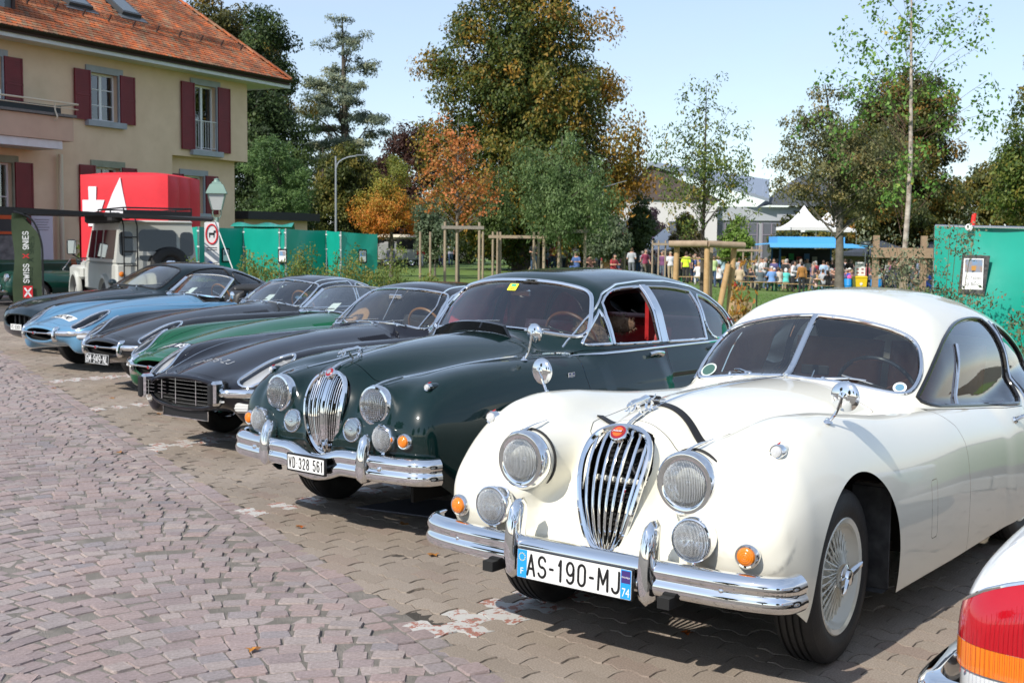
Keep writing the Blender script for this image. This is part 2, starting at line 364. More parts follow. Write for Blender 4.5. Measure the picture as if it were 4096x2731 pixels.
def polygonize(sdf,lo,hi,h):
    """surface nets; returns vertices on the zero set and quads"""
    ax=[np.arange(lo[i],hi[i]+h,h,dtype=np.float64)for i in range(3)]
    F=sdf(ax[0][:,None,None],ax[1][None,:,None],ax[2][None,None,:]);F=np.broadcast_to(F,[len(a)for a in ax]).astype(np.float32)
    S=F<0
    nx,ny,nz_=[len(a)-1 for a in ax]
    cnt=np.zeros((nx,ny,nz_),np.int8)
    for i in(0,1):
        for j in(0,1):
            for k in(0,1):cnt+=S[i:nx+i,j:ny+j,k:nz_+k]
    act=(cnt>0)&(cnt<8);idx=np.full(act.shape,-1,np.int64);C=np.argwhere(act);idx[act]=np.arange(len(C))
    acc=np.zeros((len(C),3));num=np.zeros(len(C));ci,cj,ck=C.T
    offs=[(i,j,k)for i in(0,1)for j in(0,1)for k in(0,1)]
    for a in offs:
        for d in range(3):
            if a[d]:continue
            b=list(a);b[d]=1
            fa=F[ci+a[0],cj+a[1],ck+a[2]];fb=F[ci+b[0],cj+b[1],ck+b[2]]
            m=(fa<0)!=(fb<0);t=np.where(m,fa/np.where(m,fa-fb,1),0)
            p=np.array(a,float)[None,:].repeat(len(C),0);p[:,d]=t
            acc[m]+=p[m];num[m]+=1
    V=(C+acc/num[:,None])*h+np.array(lo)
    Q=[]
    for d in range(3):
        e,g=[(1,2),(2,0),(0,1)][d]
        sl0=[slice(1,-1)]*3;sl1=[slice(1,-1)]*3;sl0[d]=slice(0,-1);sl1[d]=slice(1,None)
        A=S[tuple(sl0)];B=S[tuple(sl1)]
        for flip in(0,1):
            E=np.argwhere((A&~B)if not flip else(~A&B))
            if not len(E):continue
            c=E.copy();c[:,e]+=1;c[:,g]+=1
            def ix(de,dg):q=c.copy();q[:,e]+=de;q[:,g]+=dg;return idx[q[:,0],q[:,1],q[:,2]]
            q=np.stack([ix(-1,-1),ix(0,-1),ix(0,0),ix(-1,0)],1)
            Q.append(q[:,::-1]if flip else q)
    Q=np.concatenate(Q);Q=Q[(Q>=0).all(1)]
    f=lambda P:np.asarray(sdf(P[:,0],P[:,1],P[:,2]),float)
    for _ in range(4):
        g=grad(sdf,V);d=f(V);st=(d/np.maximum((g*g).sum(1),0.05))[:,None]*g
        ln=np.linalg.norm(st,axis=1)[:,None];V=V-st*np.minimum(1,0.6*h/np.maximum(ln,1e-9))
    return V,Q
def grad(sdf,P,e=0.003):
    G=np.empty_like(P)
    for d in range(3):
        A=P.copy();B=P.copy();A[:,d]+=e;B[:,d]-=e
        G[:,d]=(sdf(A[:,0],A[:,1],A[:,2])-sdf(B[:,0],B[:,1],B[:,2]))/(2*e)
    return G
def tris(Q):return np.concatenate([Q[:,[0,1,2]],Q[:,[0,2,3]]])
def clip(V,T,g):
    """keep the part of the triangles where g(V) < 0"""
    v=np.asarray(g(V)if callable(g)else g,float);v=np.where(np.abs(v)<1e-7,1e-7,v);s=v<0;k=s[T].sum(1)
    keep=[T[k==3]];newV=[V];base=len(V);cache_a=[];cache_b=[]
    M1=T[k==1];M2=T[k==2]
    def rot(M,first):
        r=np.argmax(s[M]==first,axis=1);i=np.arange(len(M));return np.stack([M[i,r],M[i,(r+1)%3],M[i,(r+2)%3]],1)
    E=[]
    if len(M1):M1=rot(M1,True);E+=[M1[:,[0,1]],M1[:,[0,2]]]
    if len(M2):M2=rot(M2,False);E+=[M2[:,[0,1]],M2[:,[0,2]]]
    if E:
        EE=np.concatenate(E);key=np.sort(EE,1);u,inv=np.unique(key,axis=0,return_inverse=True);inv=inv.ravel()
        a,b=u.T;t=(v[a]/(v[a]-v[b]))[:,None];newV.append(V[a]*(1-t)+V[b]*t);ids=inv+base;o=0
        if len(M1):n=len(M1);e0=ids[o:o+n];e1=ids[o+n:o+2*n];o+=2*n;keep.append(np.stack([M1[:,0],e0,e1],1))
        if len(M2):n=len(M2);e0=ids[o:o+n];e1=ids[o+n:o+2*n];keep+=[np.stack([e0,M2[:,1],M2[:,2]],1),np.stack([e0,M2[:,2],e1],1)]
    T2=np.concatenate(keep);V2=np.concatenate(newV)
    used,inv=np.unique(T2,return_inverse=True);return V2[used],inv.reshape(T2.shape)
def poly_sd(P,u,v):
    """signed distance to a closed polygon (negative inside)"""
    P=np.asarray(P,float);d=np.full(u.shape,1e9);ins=np.zeros(u.shape,bool);n=len(P)
    for i in range(n):
        a=P[i];b=P[(i+1)%n];e=b-a;wx=u-a[0];wy=v-a[1]
        t=np.clip((wx*e[0]+wy*e[1])/(e@e+1e-12),0,1);d=np.minimum(d,(wx-e[0]*t)**2+(wy-e[1]*t)**2)
        c=(a[1]>v)!=(b[1]>v)
        ins^=c&(u<(b[0]-a[0])*(v-a[1])/(b[1]-a[1]+1e-12)+a[0])
    return np.where(ins,-1,1)*np.sqrt(d)
AX={'side':(1,2,0),'front':(0,2,1),'top':(0,1,2)}
class Shell:
    """a car body: one smooth surface, cut into panels, windows and openings"""
    def __init__(s,sdf,lo,hi,h):
        s.sdf=sdf;V,Q=polygonize(sdf,lo,hi,h);s.V=V;s.T=tris(Q)
    def cutter(s,poly,view,where=None):
        a,b,c=AX[view]
        def g(P):
            d=poly_sd(poly,P[:,a],P[:,b])
            return d if where is None else np.maximum(d,where(P))
        return g
    def take(s,g,leave=True):
        """split off the piece inside g; the shell keeps the rest"""
        piece=clip(s.V,s.T,g)
        if leave:s.V,s.T=clip(s.V,s.T,lambda P:-g(P))
        return piece
    def drop(s,g):s.V,s.T=clip(s.V,s.T,lambda P:-g(P))
    def mesh(s,piece,name,material,off=0.0,flip=False):
        V,T=piece;N=grad(s.sdf,V);N/=np.linalg.norm(N,axis=1)[:,None]+1e-9
        V=V+N*off
        if flip:T=T[:,::-1];N=-N
        return mesh_from(V,T,name,True,N,material)
    def build(s,piece,name,material,parent,off=0.0,flip=False):return link(name,s.mesh(piece,name,material,off,flip),parent)
    def drape(s,pts,view,sign=1,lo=0.0,hi=2.5,off=0.0):
        """lay points given in a view onto the outside of the surface, coming from the sign side"""
        a,b,c=AX[view];pts=np.asarray(pts,float);n=len(pts);P=np.zeros((n,3));P[:,a]=pts[:,0];P[:,b]=pts[:,1]
        ts=np.linspace(hi,lo,200);Q=np.repeat(P[:,None,:],200,1);Q[:,:,c]=(sign*ts if view=='side' else ts)[None,:];Q=Q.reshape(-1,3)
        f=np.asarray(s.sdf(Q[:,0],Q[:,1],Q[:,2]),float).reshape(n,200);hit=(f[:,1:]<0)&(f[:,:-1]>=0);k=hit.argmax(1);r_=np.arange(n)
        f0=f[r_,k];f1=f[r_,k+1];best=np.where(hit.any(1),ts[k]+(ts[k+1]-ts[k])*f0/(f0-f1+1e-12),np.nan)
        best=np.where(np.isnan(best),lo,best);P[:,c]=sign*best if view=='side' else best
        for _ in range(3):
            G=grad(s.sdf,P);f=np.asarray(s.sdf(P[:,0],P[:,1],P[:,2]),float);P[:,c]-=np.clip(f/np.where(np.abs(G[:,c])<0.15,np.sign(G[:,c]+1e-9)*0.15,G[:,c]),-0.01,0.01)
        G=grad(s.sdf,P);N=G/(np.linalg.norm(G,axis=1)[:,None]+1e-9)
        return P+N*off,N
    def strip(s,pts,view,r,name,material,parent,sign=1,off=0.0,closed=False,n=6,flat=None,lo=0.0,hi=2.5,both=False):
        P,N=s.drape(pts,view,sign,lo,hi,off);mb=MB()
        if flat:
            prof=[(flat[0]*cos(2*pi*k/n+pi/n),flat[1]*sin(2*pi*k/n+pi/n))for k in range(n)]
            mb.sweep(P,prof,up=N,closed=closed)
        else:mb.tube(P,r,n,closed=closed)
        if both:mb.mirror()
        return mb.build(name,material,parent)
def dense(P,step=0.03,closed=True):
    P=np.asarray(P,float);out=[];m=len(P)
    for i in range(m if closed else m-1):
        a=P[i];b=P[(i+1)%m];k=max(1,int(np.linalg.norm(b-a)/step))
        out+=[a+(b-a)*t/k for t in range(k)]
    if not closed:out.append(P[-1])
    return np.array(out)
# ================================================================== shared car pieces (car frame: x = car's left, y = rearwards, z = up)
def lens_mat(name='lamp_lens',scale=70.0,tint=(0.93,0.95,0.96),strength=0.5):
    if name in MATS:return MATS[name]
    m=bpy.data.materials.new(name);m.use_nodes=True;n=m.node_tree.nodes;l=m.node_tree.links;n.clear()
    o=n.new('ShaderNodeOutputMaterial');t=n.new('ShaderNodeBsdfTransparent');t.inputs['Color'].default_value=(*tint,1)
    g=n.new('ShaderNodeBsdfGlossy');g.inputs['Roughness'].default_value=0.03;g.inputs['Color'].default_value=(0.95,0.97,0.98,1)
    df=n.new('ShaderNodeBsdfDiffuse');df.inputs['Color'].default_value=(0.86,0.88,0.89,1)
    tc=n.new('ShaderNodeTexCoord');wv=n.new('ShaderNodeTexWave');wv.wave_type='BANDS';wv.bands_direction='X';wv.inputs['Scale'].default_value=scale;wv.inputs['Distortion'].default_value=0.6;wv.inputs['Detail'].default_value=1
    bp=n.new('ShaderNodeBump');bp.inputs['Strength'].default_value=strength;bp.inputs['Distance'].default_value=0.004
    l.new(tc.outputs['Object'],wv.inputs['Vector']);l.new(wv.outputs['Fac'],bp.inputs['Height']);l.new(bp.outputs['Normal'],g.inputs['Normal'])
    fr=n.new('ShaderNodeFresnel');fr.inputs['IOR'].default_value=1.9;l.new(bp.outputs['Normal'],fr.inputs['Normal'])
    k=n.new('ShaderNodeMath');k.operation='ADD';k.inputs[1].default_value=0.06;l.new(fr.outputs[0],k.inputs[0])
    wm=n.new('ShaderNodeMath');wm.operation='MULTIPLY';wm.inputs[1].default_value=0.12;l.new(wv.outputs['Fac'],wm.inputs[0])
    s0=n.new('ShaderNodeMixShader');l.new(wm.outputs[0],s0.inputs[0]);l.new(t.outputs[0],s0.inputs[1]);l.new(df.outputs[0],s0.inputs[2])
    s=n.new('ShaderNodeMixShader');l.new(k.outputs[0],s.inputs[0]);l.new(s0.outputs[0],s.inputs[1]);l.new(g.outputs[0],s.inputs[2]);l.new(s.outputs[0],o.inputs['Surface'])
    MATS[name]=m
    return m
LENS=lens_mat()
REFL=mat('lamp_reflector',(0.92,0.93,0.95),0.07,1.0)
AMBER=mat('amber_lens',(0.75,0.20,0.006),0.15,coat=0.8,spec=0.6)
CLEARL=mat('clear_lens',(0.55,0.56,0.57),0.12,coat=0.8)
REDL=mat('red_lens',(0.5,0.008,0.01),0.14,coat=0.8)
PLATE_W=mat('plate_white',(0.76,0.76,0.74),0.35,coat=0.3)
PLATE_K=mat('plate_black',(0.012,0.012,0.012),0.35)
PLATE_B=mat('plate_blue',(0.02,0.30,0.72),0.35)
PLATE_G=mat('plate_grey_letters',(0.66,0.67,0.68),0.35)

def lamp(parent,pos,d,r,name='headlight',rim=0.016,depth=0.06,lens=None,dome=0.25,hood=0.0,grid=False,shell=None):
    """round lamp facing d: chrome rim, bowl reflector, fluted lens"""
    d=np.array(d,float);d/=np.linalg.norm(d);pos=np.array(pos,float)
    root=MB().lathe([(r-0.001,-depth*0.4),(r+rim*0.55,-depth),(r+rim,-depth*0.5),(r+rim,-0.006),(r+rim*0.7,0.006),(r+rim*0.25,0.008),(r-0.002,0.002),(r-0.004,-0.01)],40,pos,d).build(name,CHROME,parent)
    MB().lathe([(r*0.999,-0.006)]+[(r*sqrt(t),-.046+.040*t)for t in(0.95,0.8,0.6,0.4,0.2,0.05,0.0)],28,pos,d).build('reflector',REFL,root)
    L=MB().lathe([(r*0.995,-0.002)]+[(r*cos(t),r*dome*sin(t))for t in np.linspace(0.12,pi/2-0.02,8)]+[(0.0,r*dome)],36,(0,0,0),(0,-1,0))
    o=L.build('lens',lens or LENS,root,angle=0)
    q=Vector((0,-1,0)).rotation_difference(Vector(d));o.rotation_mode='QUATERNION';o.rotation_quaternion=q;o.location=pos
    MB().ball(pos-d*.03,r*0.15,10,6).build('bulb',CHROME,root)
    if r>.06 and not grid:
        fl=MB();U=np.cross(d,(0,0,1.0));U/=np.linalg.norm(U);Wv=np.cross(U,d)
        for k in range(-13,14):c=k/14.0*r;e=sqrt(r*r-c*c)*.97;fl.tube([pos+U*c+Wv*e*t+d*(.001+r*dome*sqrt(max(0,1-(c*c+(e*t)**2)/r**2)))for t in np.linspace(-1,1,7)],.0006,4)
        fl.build('lens_flutes',mat('flute_glass',(.82,.84,.85),.15,coat=.5),root)
    if grid:
        U=np.cross(d,(0,0,1.0));U/=np.linalg.norm(U);Wv=np.cross(U,d);g=MB()
        for k in range(-7,8):
            c=k/8.0*r;e=sqrt(max(r*r-c*c,0));tt=np.linspace(-1,1,9)
            g.tube([pos+U*c+Wv*e*t+d*(0.012+r*dome*sqrt(max(0,1-(c*c+(e*t)**2)/r**2)))for t in tt],0.0011,4)
            g.tube([pos+Wv*c+U*e*t+d*(0.012+r*dome*sqrt(max(0,1-(c*c+(e*t)**2)/r**2)))for t in tt],0.0011,4)
        g.build('stone_guard',CHROME,root)
    return root
def small_lamp(parent,pos,d,r,material,name='indicator',rim=0.012,bulge=0.5):
    d=np.array(d,float);d/=np.linalg.norm(d);pos=np.array(pos,float)
    root=MB().lathe([(r*0.9,-0.03),(r+rim*0.9,-0.03),(r+rim,-0.004),(r+rim*0.5,0.004),(r,0.003),(r*0.95,-0.01)],28,pos,d).build(name,CHROME,parent)
    pr=[]
    for i,t in enumerate(np.linspace(1,0,10)):pr.append((r*t,r*bulge*sqrt(1-t*t*0.99)+(0.0012 if i%2 else 0)))
    MB().lathe(pr,28,pos,d).build('lens',material,root,angle=25)
    return root
def wheel(parent,pos,R=0.34,wd=0.17,rr=0.215,kind='wire',col=None,side=1,steer=0.0,spokes=24,name='wheel',det=1):
    """road wheel: tyre with grooved tread, rim, spokes or pressed disc, hub; outer face towards side*x"""
    root=link(name,None,parent);root.location=pos;root.rotation_euler=(0,0,steer);root.empty_display_size=0.05
    h=wd/2;ax=(side,0,0);T=MB();n=56 if det else 32
    pr=[(rr-0.012,-h*0.6),(rr+0.004,-h*0.86),(rr+0.03,-h*0.98),((R+rr)/2,-h),(R-0.025,-h*0.9),(R-0.006,-h*0.74)]
    if det:
        for c in(-0.52,-0.2,0.12,0.44):
            pr+=[(R,h*(c-0.08)),(R-0.009,h*(c-0.055)),(R-0.009,h*(c+0.035)),(R,h*(c+0.06))]
    pr+=[(R-0.001,-h*0.5),(R,0),(R-0.001,h*0.5)]if not det else[]
    pr+=[(R-0.006,h*0.74),(R-0.018,h*0.86),(R-0.022,h*0.87),(R-0.03,h*0.92),((R+rr)/2,h),(rr+0.034,h*0.985),(rr+0.03,h*0.96),(rr+0.006,h*0.88),(rr-0.012,h*0.6)]
    T.lathe(pr,n,(0,0,0),ax)
    T.build('tyre',RUBBER,root,angle=28)
    col=col or CHROME
    if kind=='wire':
        MB().lathe([(rr-0.014,-h*0.7),(rr-0.02,-h*0.3),(rr-0.055,0.0),(rr-0.05,h*0.35),(rr-0.018,h*0.62),(rr-0.012,h*0.86),(rr+0.006,h*0.93),(rr+0.012,h*0.88),(rr+0.004,h*0.78),(rr-0.008,h*0.6),(rr-0.046,h*0.3),(rr-0.062,0.0)],48,(0,0,0),ax).build('rim',col,root)
        MB().lathe([(0.0,-0.05),(0.062,-0.05),(0.058,0.0),(0.044,h*0.55),(0.041,h*0.9),(0.0,h*0.9)],24,(0,0,0),ax).build('hub',col,root)
        sp=MB()
        for k in range(spokes):
            a=2*pi*k/spokes
            for(r0,x0,r1,x1,tw)in((0.043,h*0.82,rr-0.028,h*0.36,0.33),(0.043,h*0.72,rr-0.028,h*0.42,-0.33),(0.058,-0.02,rr-0.05,0.0,0.5)):
                b=a+tw+0.13
                sp.tube([(side*x0,r0*cos(a),r0*sin(a)),(side*x1,r1*cos(b),r1*sin(b))],0.0032,5,cap=False)
        sp.build('spoke_set',col,root)
        s=MB().lathe([(0.0,h*0.8),(0.05,h*0.8),(0.052,h*1.0),(0.05,h*1.08),(0.034,h*1.17),(0.03,h*1.3),(0.022,h*1.34),(0.0,h*1.35)],24,(0,0,0),ax)
        for g in(0.35,0.35+pi):
            c,w=cos(g),sin(g)
            s.tube([(side*h*1.1,0.02*c,0.02*w),(side*h*1.18,0.055*c,0.055*w),(side*h*1.33,0.10*c,0.10*w),(side*h*1.38,0.118*c,0.118*w)],[0.02,0.019,0.013,0.004],8)
        s.build('spinner',CHROME,root)
    elif kind=='disc':
        MB().lathe([(rr-0.014,-h*0.6),(rr-0.02,h*0.3),(rr-0.012,h*0.8),(rr+0.008,h*0.92),(rr+0.012,h*0.86),(rr-0.004,h*0.7),(rr-0.03,h*0.5),(rr-0.05,h*0.55),(rr*0.6,h*0.5),(0.0,h*0.45)],40,(0,0,0),ax).build('rim',col,root)
        MB().lathe([(rr*0.62,h*0.5),(rr*0.6,h*0.66),(rr*0.45,h*0.82),(rr*0.3,h*0.86),(0.0,h*0.93)],32,(0,0,0),ax).build('hubcap',CHROME,root)
    else:
        MB().lathe([(rr-0.014,-h*0.6),(rr-0.03,h*0.2),(rr-0.012,h*0.8),(rr+0.008,h*0.9),(rr-0.006,h*0.7),(rr-0.03,h*0.4)],40,(0,0,0),ax).build('rim',col,root)
        s=MB().lathe([(0.0,0.0),(0.06,0.0),(0.06,h*0.7),(0.0,h*0.75)],20,(0,0,0),ax)
        for k in range(5):
            a=2*pi*k/5;s.tube([(side*h*0.55,0.03*cos(a),0.03*sin(a)),(side*h*0.62,(rr-0.02)*cos(a),(rr-0.02)*sin(a))],0.03,8,flat=(1,0.5))
        s.build('spoke_set',col,root)
    return root
def plate(parent,pos,w,h,textstr,yaw=0.0,tilt=0.0,white=True,tsize=None,tsx=0.8,frame_t=0.004,name='license_plate',eu=False,tx=0.0):
    """number plate facing -y at pos (centre)"""
    M=Matrix.Translation(pos)@Matrix.Rotation(yaw,4,'Z')@Matrix.Rotation(radians(90)+tilt,4,'X')
    base=MB().prism(rrect(w+2*frame_t,h+2*frame_t,0.006),-0.012,0,M).build(name,PLATE_K,parent)
    if white:MB().prism(rrect(w,h,0.005),0,0.0025,M).build('plate_face',PLATE_W,base)
    else:
        rim=MB();o=rrect(w,h,0.008);rim.tube([M@Vector((a,b,0.001))for a,b in o],0.0022,4,closed=True);rim.build('plate_border',PLATE_G,base)
    stroke_text(textstr,tsize or h*0.68,M@Matrix.Translation((tx,0,0.0034)),'lettering',PLATE_K if white else PLATE_G,base,tsx)
    if eu:
        for sx_,nm in((-1,'country_band'),(1,'region_band')):
            MB().prism([(sx_*(w/2-0.001)-(0.045 if sx_>0 else 0),-h/2+0.001),(sx_*(w/2-0.001)+(0 if sx_>0 else 0.045),-h/2+0.001),(sx_*(w/2-0.001)+(0 if sx_>0 else 0.045),h/2-0.001),(sx_*(w/2-0.001)-(0.045 if sx_>0 else 0),h/2-0.001)],0.0026,0.003,M).build(nm,PLATE_B,base)
        text('country_letter','F',0.036,M@Matrix.Translation((-w/2+0.023,-0.03,0.0036)),PLATE_W,base)
        text('region_number','74',0.046,M@Matrix.Translation((w/2-0.023,-0.032,0.0036)),PLATE_W,base,sx=0.75)
        MB().prism([(w/2-0.043,0.004),(w/2-0.004,0.004),(w/2-0.004,0.05),(w/2-0.043,0.05)],0.0031,0.0034,M).build('region_emblem',mat('plate_violet',(0.05,0.03,0.16),0.4),base)
        text('region_name','RhôneAlpes',0.0105,M@Matrix.Translation((w/2-0.0235,0.026,0.0038)),PLATE_W,base,sx=0.72)
        st=MB()
        for k in range(12):
            a=2*pi*k/12;st.prism([(0.0145*cos(a)-w/2+0.023+0.0026*cos(t),0.026+0.0145*sin(a)+0.0026*sin(t))for t in np.linspace(0,2*pi,6)[:-1]],0.0031,0.0036,M)
        st.build('star_ring',mat('plate_yellow',(0.75,0.6,0.05),0.4),base)
    return base
def overrider(parent,x,y0,z0,z1,w=0.042,dep=0.07,name='overrider',lean=0.02):
    zs=np.linspace(0,1,15);P=[];Sx=[]
    prof=[(w*0.5*sx_*abs(cos(t))**0.8,dep*0.5*sin(t))for t in np.linspace(0,2*pi,13)[:-1]for sx_ in([1 if cos(t)>=0 else-1])]
    for t in zs:
        P.append((x,y0+dep*0.5+lean*t*t+0.015*(2*t-1)**2,z0+(z1-z0)*t));Sx.append(max(0.05,(1-abs(2*t-1)**6)**0.5)*(1.12-0.3*t))
    mb=MB();V=[]
    n=len(prof);F=[]
    for p,s in zip(P,Sx):V+=[(p[0]+a*s,p[1]-b*(0.6+0.4*s),p[2])for a,b in prof]
    for i in range(len(P)-1):
        for k in range(n):q=(k+1)%n;F.append((i*n+k,i*n+q,(i+1)*n+q,(i+1)*n+k))
    F+=[tuple(range(n-1,-1,-1)),tuple(range((len(P)-1)*n,len(P)*n))]
    return mb.add(V,F).build(name,CHROME,parent)
def wiper(parent,base,elbow,tip0,tip1,name='wiper'):
    b,e,t0,t1=[np.array(q,float)for q in(base,elbow,tip0,tip1)]
    root=MB().tube([b,b*0.4+e*0.6+np.array((0,-0.006,0.008)),e],[0.008,0.006,0.004],6).ball(b,0.013,8,6).build(name,CHROME,parent)
    MB().tube([t0,(t0+t1)/2+np.array((0,-0.003,0.004)),t1],0.0035,6).build('blade',STEEL,root)
    MB().tube([t0+np.array((0,0.004,-0.004)),t1+np.array((0,0.004,-0.004))],0.004,4).build('rubber',RUBBER,root)
    return root
def mirror(parent,base,head,d,r=0.055,name='wing_mirror',dome=0.28,stem=0.006):
    """round mirror on a curved stem; d = way the domed back faces"""
    base=np.array(base,float);head=np.array(head,float);d=np.array(d,float);d/=np.linalg.norm(d)
    root=MB().tube(spline([base,base*0.5+head*0.5+np.array((0,0,-0.1))*np.linalg.norm(head-base),head+d*r*0.35],6),stem,8).lathe([(0.022,0),(0.02,0.004),(0.009,0.012),(0.006,0.02)],16,base,(0,0,1)).build(name,CHROME,parent)
    MB().lathe([(0.0,r*dome),(r*0.35,r*dome*0.93),(r*0.7,r*dome*0.68),(r*0.93,r*dome*0.3),(r,0.0),(r*1.01,-0.006),(r*0.97,-0.009),(0.0,-0.008)],32,head,d).build('mirror_head',CHROME,root)
    MB().lathe([(0.017,r*dome*0.8),(0.02,r*dome*1.0),(0.012,r*dome*1.15),(0.0,r*dome*1.25)],16,head,d).build('swivel',CHROME,root)
    return root
def seat(parent,x,y,z,material,w=0.5,back=0.62,name='seat',rec=0.22):
    def cush(c,d,rx):
        R=Matrix.Rotation(rx,3,'X');V=[];F=[];n=12
        for i in range(n+1):
            for j in range(n+1):
                u=-1+2*i/n;v=-1+2*j/n;k=(1-abs(u)**5)*(1-abs(v)**5);rib=0.012*cos(u*pi*3.5)**2*(1 if abs(u)<0.75 and abs(v)<0.8 else 0)
                V.append((u*d[0]/2,v*d[1]/2,d[2]*(0.35+0.65*max(k,0)**0.4)+rib))
        for i in range(n):
            for j in range(n):a=i*(n+1)+j;F.append((a,a+n+1,a+n+2,a+1))
        m=len(V);V+=[(a,b,-0.02)for a,b,_ in V]
        for i in range(n):
            for j in range(n):a=m+i*(n+1)+j;F.append((a,a+1,a+n+2,a+n+1))
        e=[i*(n+1)for i in range(n+1)]+[n*(n+1)+j for j in range(1,n+1)]+[i*(n+1)+n for i in range(n-1,-1,-1)]+[j for j in range(n-1,0,-1)]
        for k in range(len(e)):a,b=e[k],e[(k+1)%len(e)];F.append((a,m+a,m+b,b))
        V=[tuple(R@Vector(q)+Vector(c))for q in V]
        return V,F
    root=MB().add(*cush((x,y,z),(w,0.5,0.12),0.12)).build(name,material,parent)
    MB().add(*cush((x,y+0.27+back*0.5*sin(rec),z+0.06+back*0.5),(w,back,0.11),pi/2-rec)).build('backrest',material,root)
    return root
def steering_wheel(parent,c,r=0.2,tilt=radians(62),material=BLACKG,name='steering_wheel'):
    M=Matrix.Translation(c)@Matrix.Rotation(-tilt,4,'X');mb=MB()
    mb.tube([M@Vector((r*cos(t),r*sin(t),0))for t in np.linspace(0,2*pi,41)[:-1]],0.011,8,closed=True)
    root=mb.build(name,material,parent);s=MB()
    for a in(radians(90),radians(210),radians(330)):s.tube([M@Vector((0,0,0.02)),M@Vector((r*cos(a),r*sin(a),0))],0.009,6,flat=(1,0.4))
    s.lathe([(0.035,0),(0.03,0.03),(0,0.035)],16,c,(M.to_3x3()@Vector((0,0,1))));s.tube([c,M@Vector((0,0,0.0)),tuple(np.array(c)+np.array(M.to_3x3()@Vector((0,0,-1)))*0.35)],0.018,8)
    s.build('steering_column',STEEL,root)
    return root
def leaper(parent,pos,k=1.0,name='leaping_cat_mascot'):
    """chrome leaping cat, nose towards -y, on a short stem"""
    p=np.array(pos,float);P=lambda x,y,z:p+k*np.array((x,y,z))
    m=MB()
    m.tube([P(0,-0.075,0.012),P(0,-0.06,0.02),P(0,-0.03,0.022),P(0,0.01,0.026),P(0,0.045,0.03),P(0,0.07,0.026)],[0.008*k,0.012*k,0.013*k,0.011*k,0.014*k,0.008*k],10)
    m.ball(P(0,-0.085,0.012),np.array((0.009,0.014,0.009))*k,10,6);m.ball(P(0,-0.097,0.009),np.array((0.006,0.007,0.006))*k,8,5)
    for s in(-1,1):
        m.tube([P(s*0.009,-0.055,0.014),P(s*0.011,-0.066,-0.004),P(s*0.010,-0.085,-0.012),P(s*0.010,-0.1,-0.008)],[0.007*k,0.005*k,0.004*k,0.003*k],6)
        m.tube([P(s*0.01,0.055,0.024),P(s*0.013,0.07,0.006),P(s*0.012,0.062,-0.012),P(s*0.012,0.08,-0.02)],[0.010*k,0.007*k,0.005*k,0.003*k],6)
        m.ball(P(s*0.006,-0.078,0.022),0.004*k,6,4)
    m.tube([P(0,0.068,0.028),P(0,0.09,0.022),P(0,0.11,0.03),P(0,0.12,0.04)],[0.005*k,0.004*k,0.0035*k,0.002*k],6)
    m.tube([P(0,-0.02,0.01),P(0,0.0,-0.02),P(0,0.02,-0.045)],[0.006*k,0.009*k,0.012*k],8)
    return m.build(name,CHROME,parent)
def paint(name,col,rough=0.32,metal=0.0,flake=0.0,peel=0.02):
    if name in MATS:return MATS[name]
    m=mat(name,col,rough,metal,coat=1.0,spec=0.12)
    n=m.node_tree.nodes;l=m.node_tree.links;b=n['Principled BSDF'];b.inputs['Coat Roughness'].default_value=0.012
    t=n.new('ShaderNodeTexCoord');x=n.new('ShaderNodeTexNoise');x.inputs['Scale'].default_value=5.0;x.inputs['Detail'].default_value=6
    bp=n.new('ShaderNodeBump');bp.inputs['Strength'].default_value=peel;bp.inputs['Distance'].default_value=0.01
    l.new(t.outputs['Object'],x.inputs['Vector']);l.new(x.outputs['Fac'],bp.inputs['Height']);l.new(bp.outputs['Normal'],b.inputs['Coat Normal'])
    mr=n.new('ShaderNodeMapRange');mr.inputs['From Min'].default_value=0.3;mr.inputs['From Max'].default_value=0.8;mr.inputs['To Min'].default_value=0.01;mr.inputs['To Max'].default_value=0.05
    x2=n.new('ShaderNodeTexNoise');x2.inputs['Scale'].default_value=2.3;x2.inputs['Detail'].default_value=8;l.new(t.outputs['Object'],x2.inputs['Vector'])
    l.new(x2.outputs['Fac'],mr.inputs['Value']);l.new(mr.outputs['Result'],b.inputs['Coat Roughness'])
    return m
def car_root(name,X,Y,th,label,cat='car',group='classic cars parked side by side along the pavers'):
    return empty(name,(X,Y,0),-radians(th),label,cat,group)
def panel(sh,poly,view,name,material,parent,where=None,gap=0.003,off=0.0):
    """lift a panel out of the shell, leaving a shut line round it"""
    g=sh.cutter(poly,view,where);pc=sh.take(g);pc=clip(pc[0],pc[1],lambda P:g(P)+gap)
    return sh.build(pc,name,material,parent,off)
def window(sh,poly,view,name,parent,where=None,trim=None,trim_r=0.008,sign=1,glass=None,off=-0.006,lo=0.0,hi=2.5,flat=None):
    """cut a window: glass sheet set into the hole, bright trim round it"""
    g=sh.cutter(poly,view,where);pc=sh.take(g)
    o=sh.build(pc,name,glass or GLASS,parent,off)if len(pc[1])else link(name,None,parent)
    if trim:sh.strip(dense(poly,0.02),view,trim_r,'window_trim',trim,o,sign,0.0,True,8,flat,lo,hi)
    return o
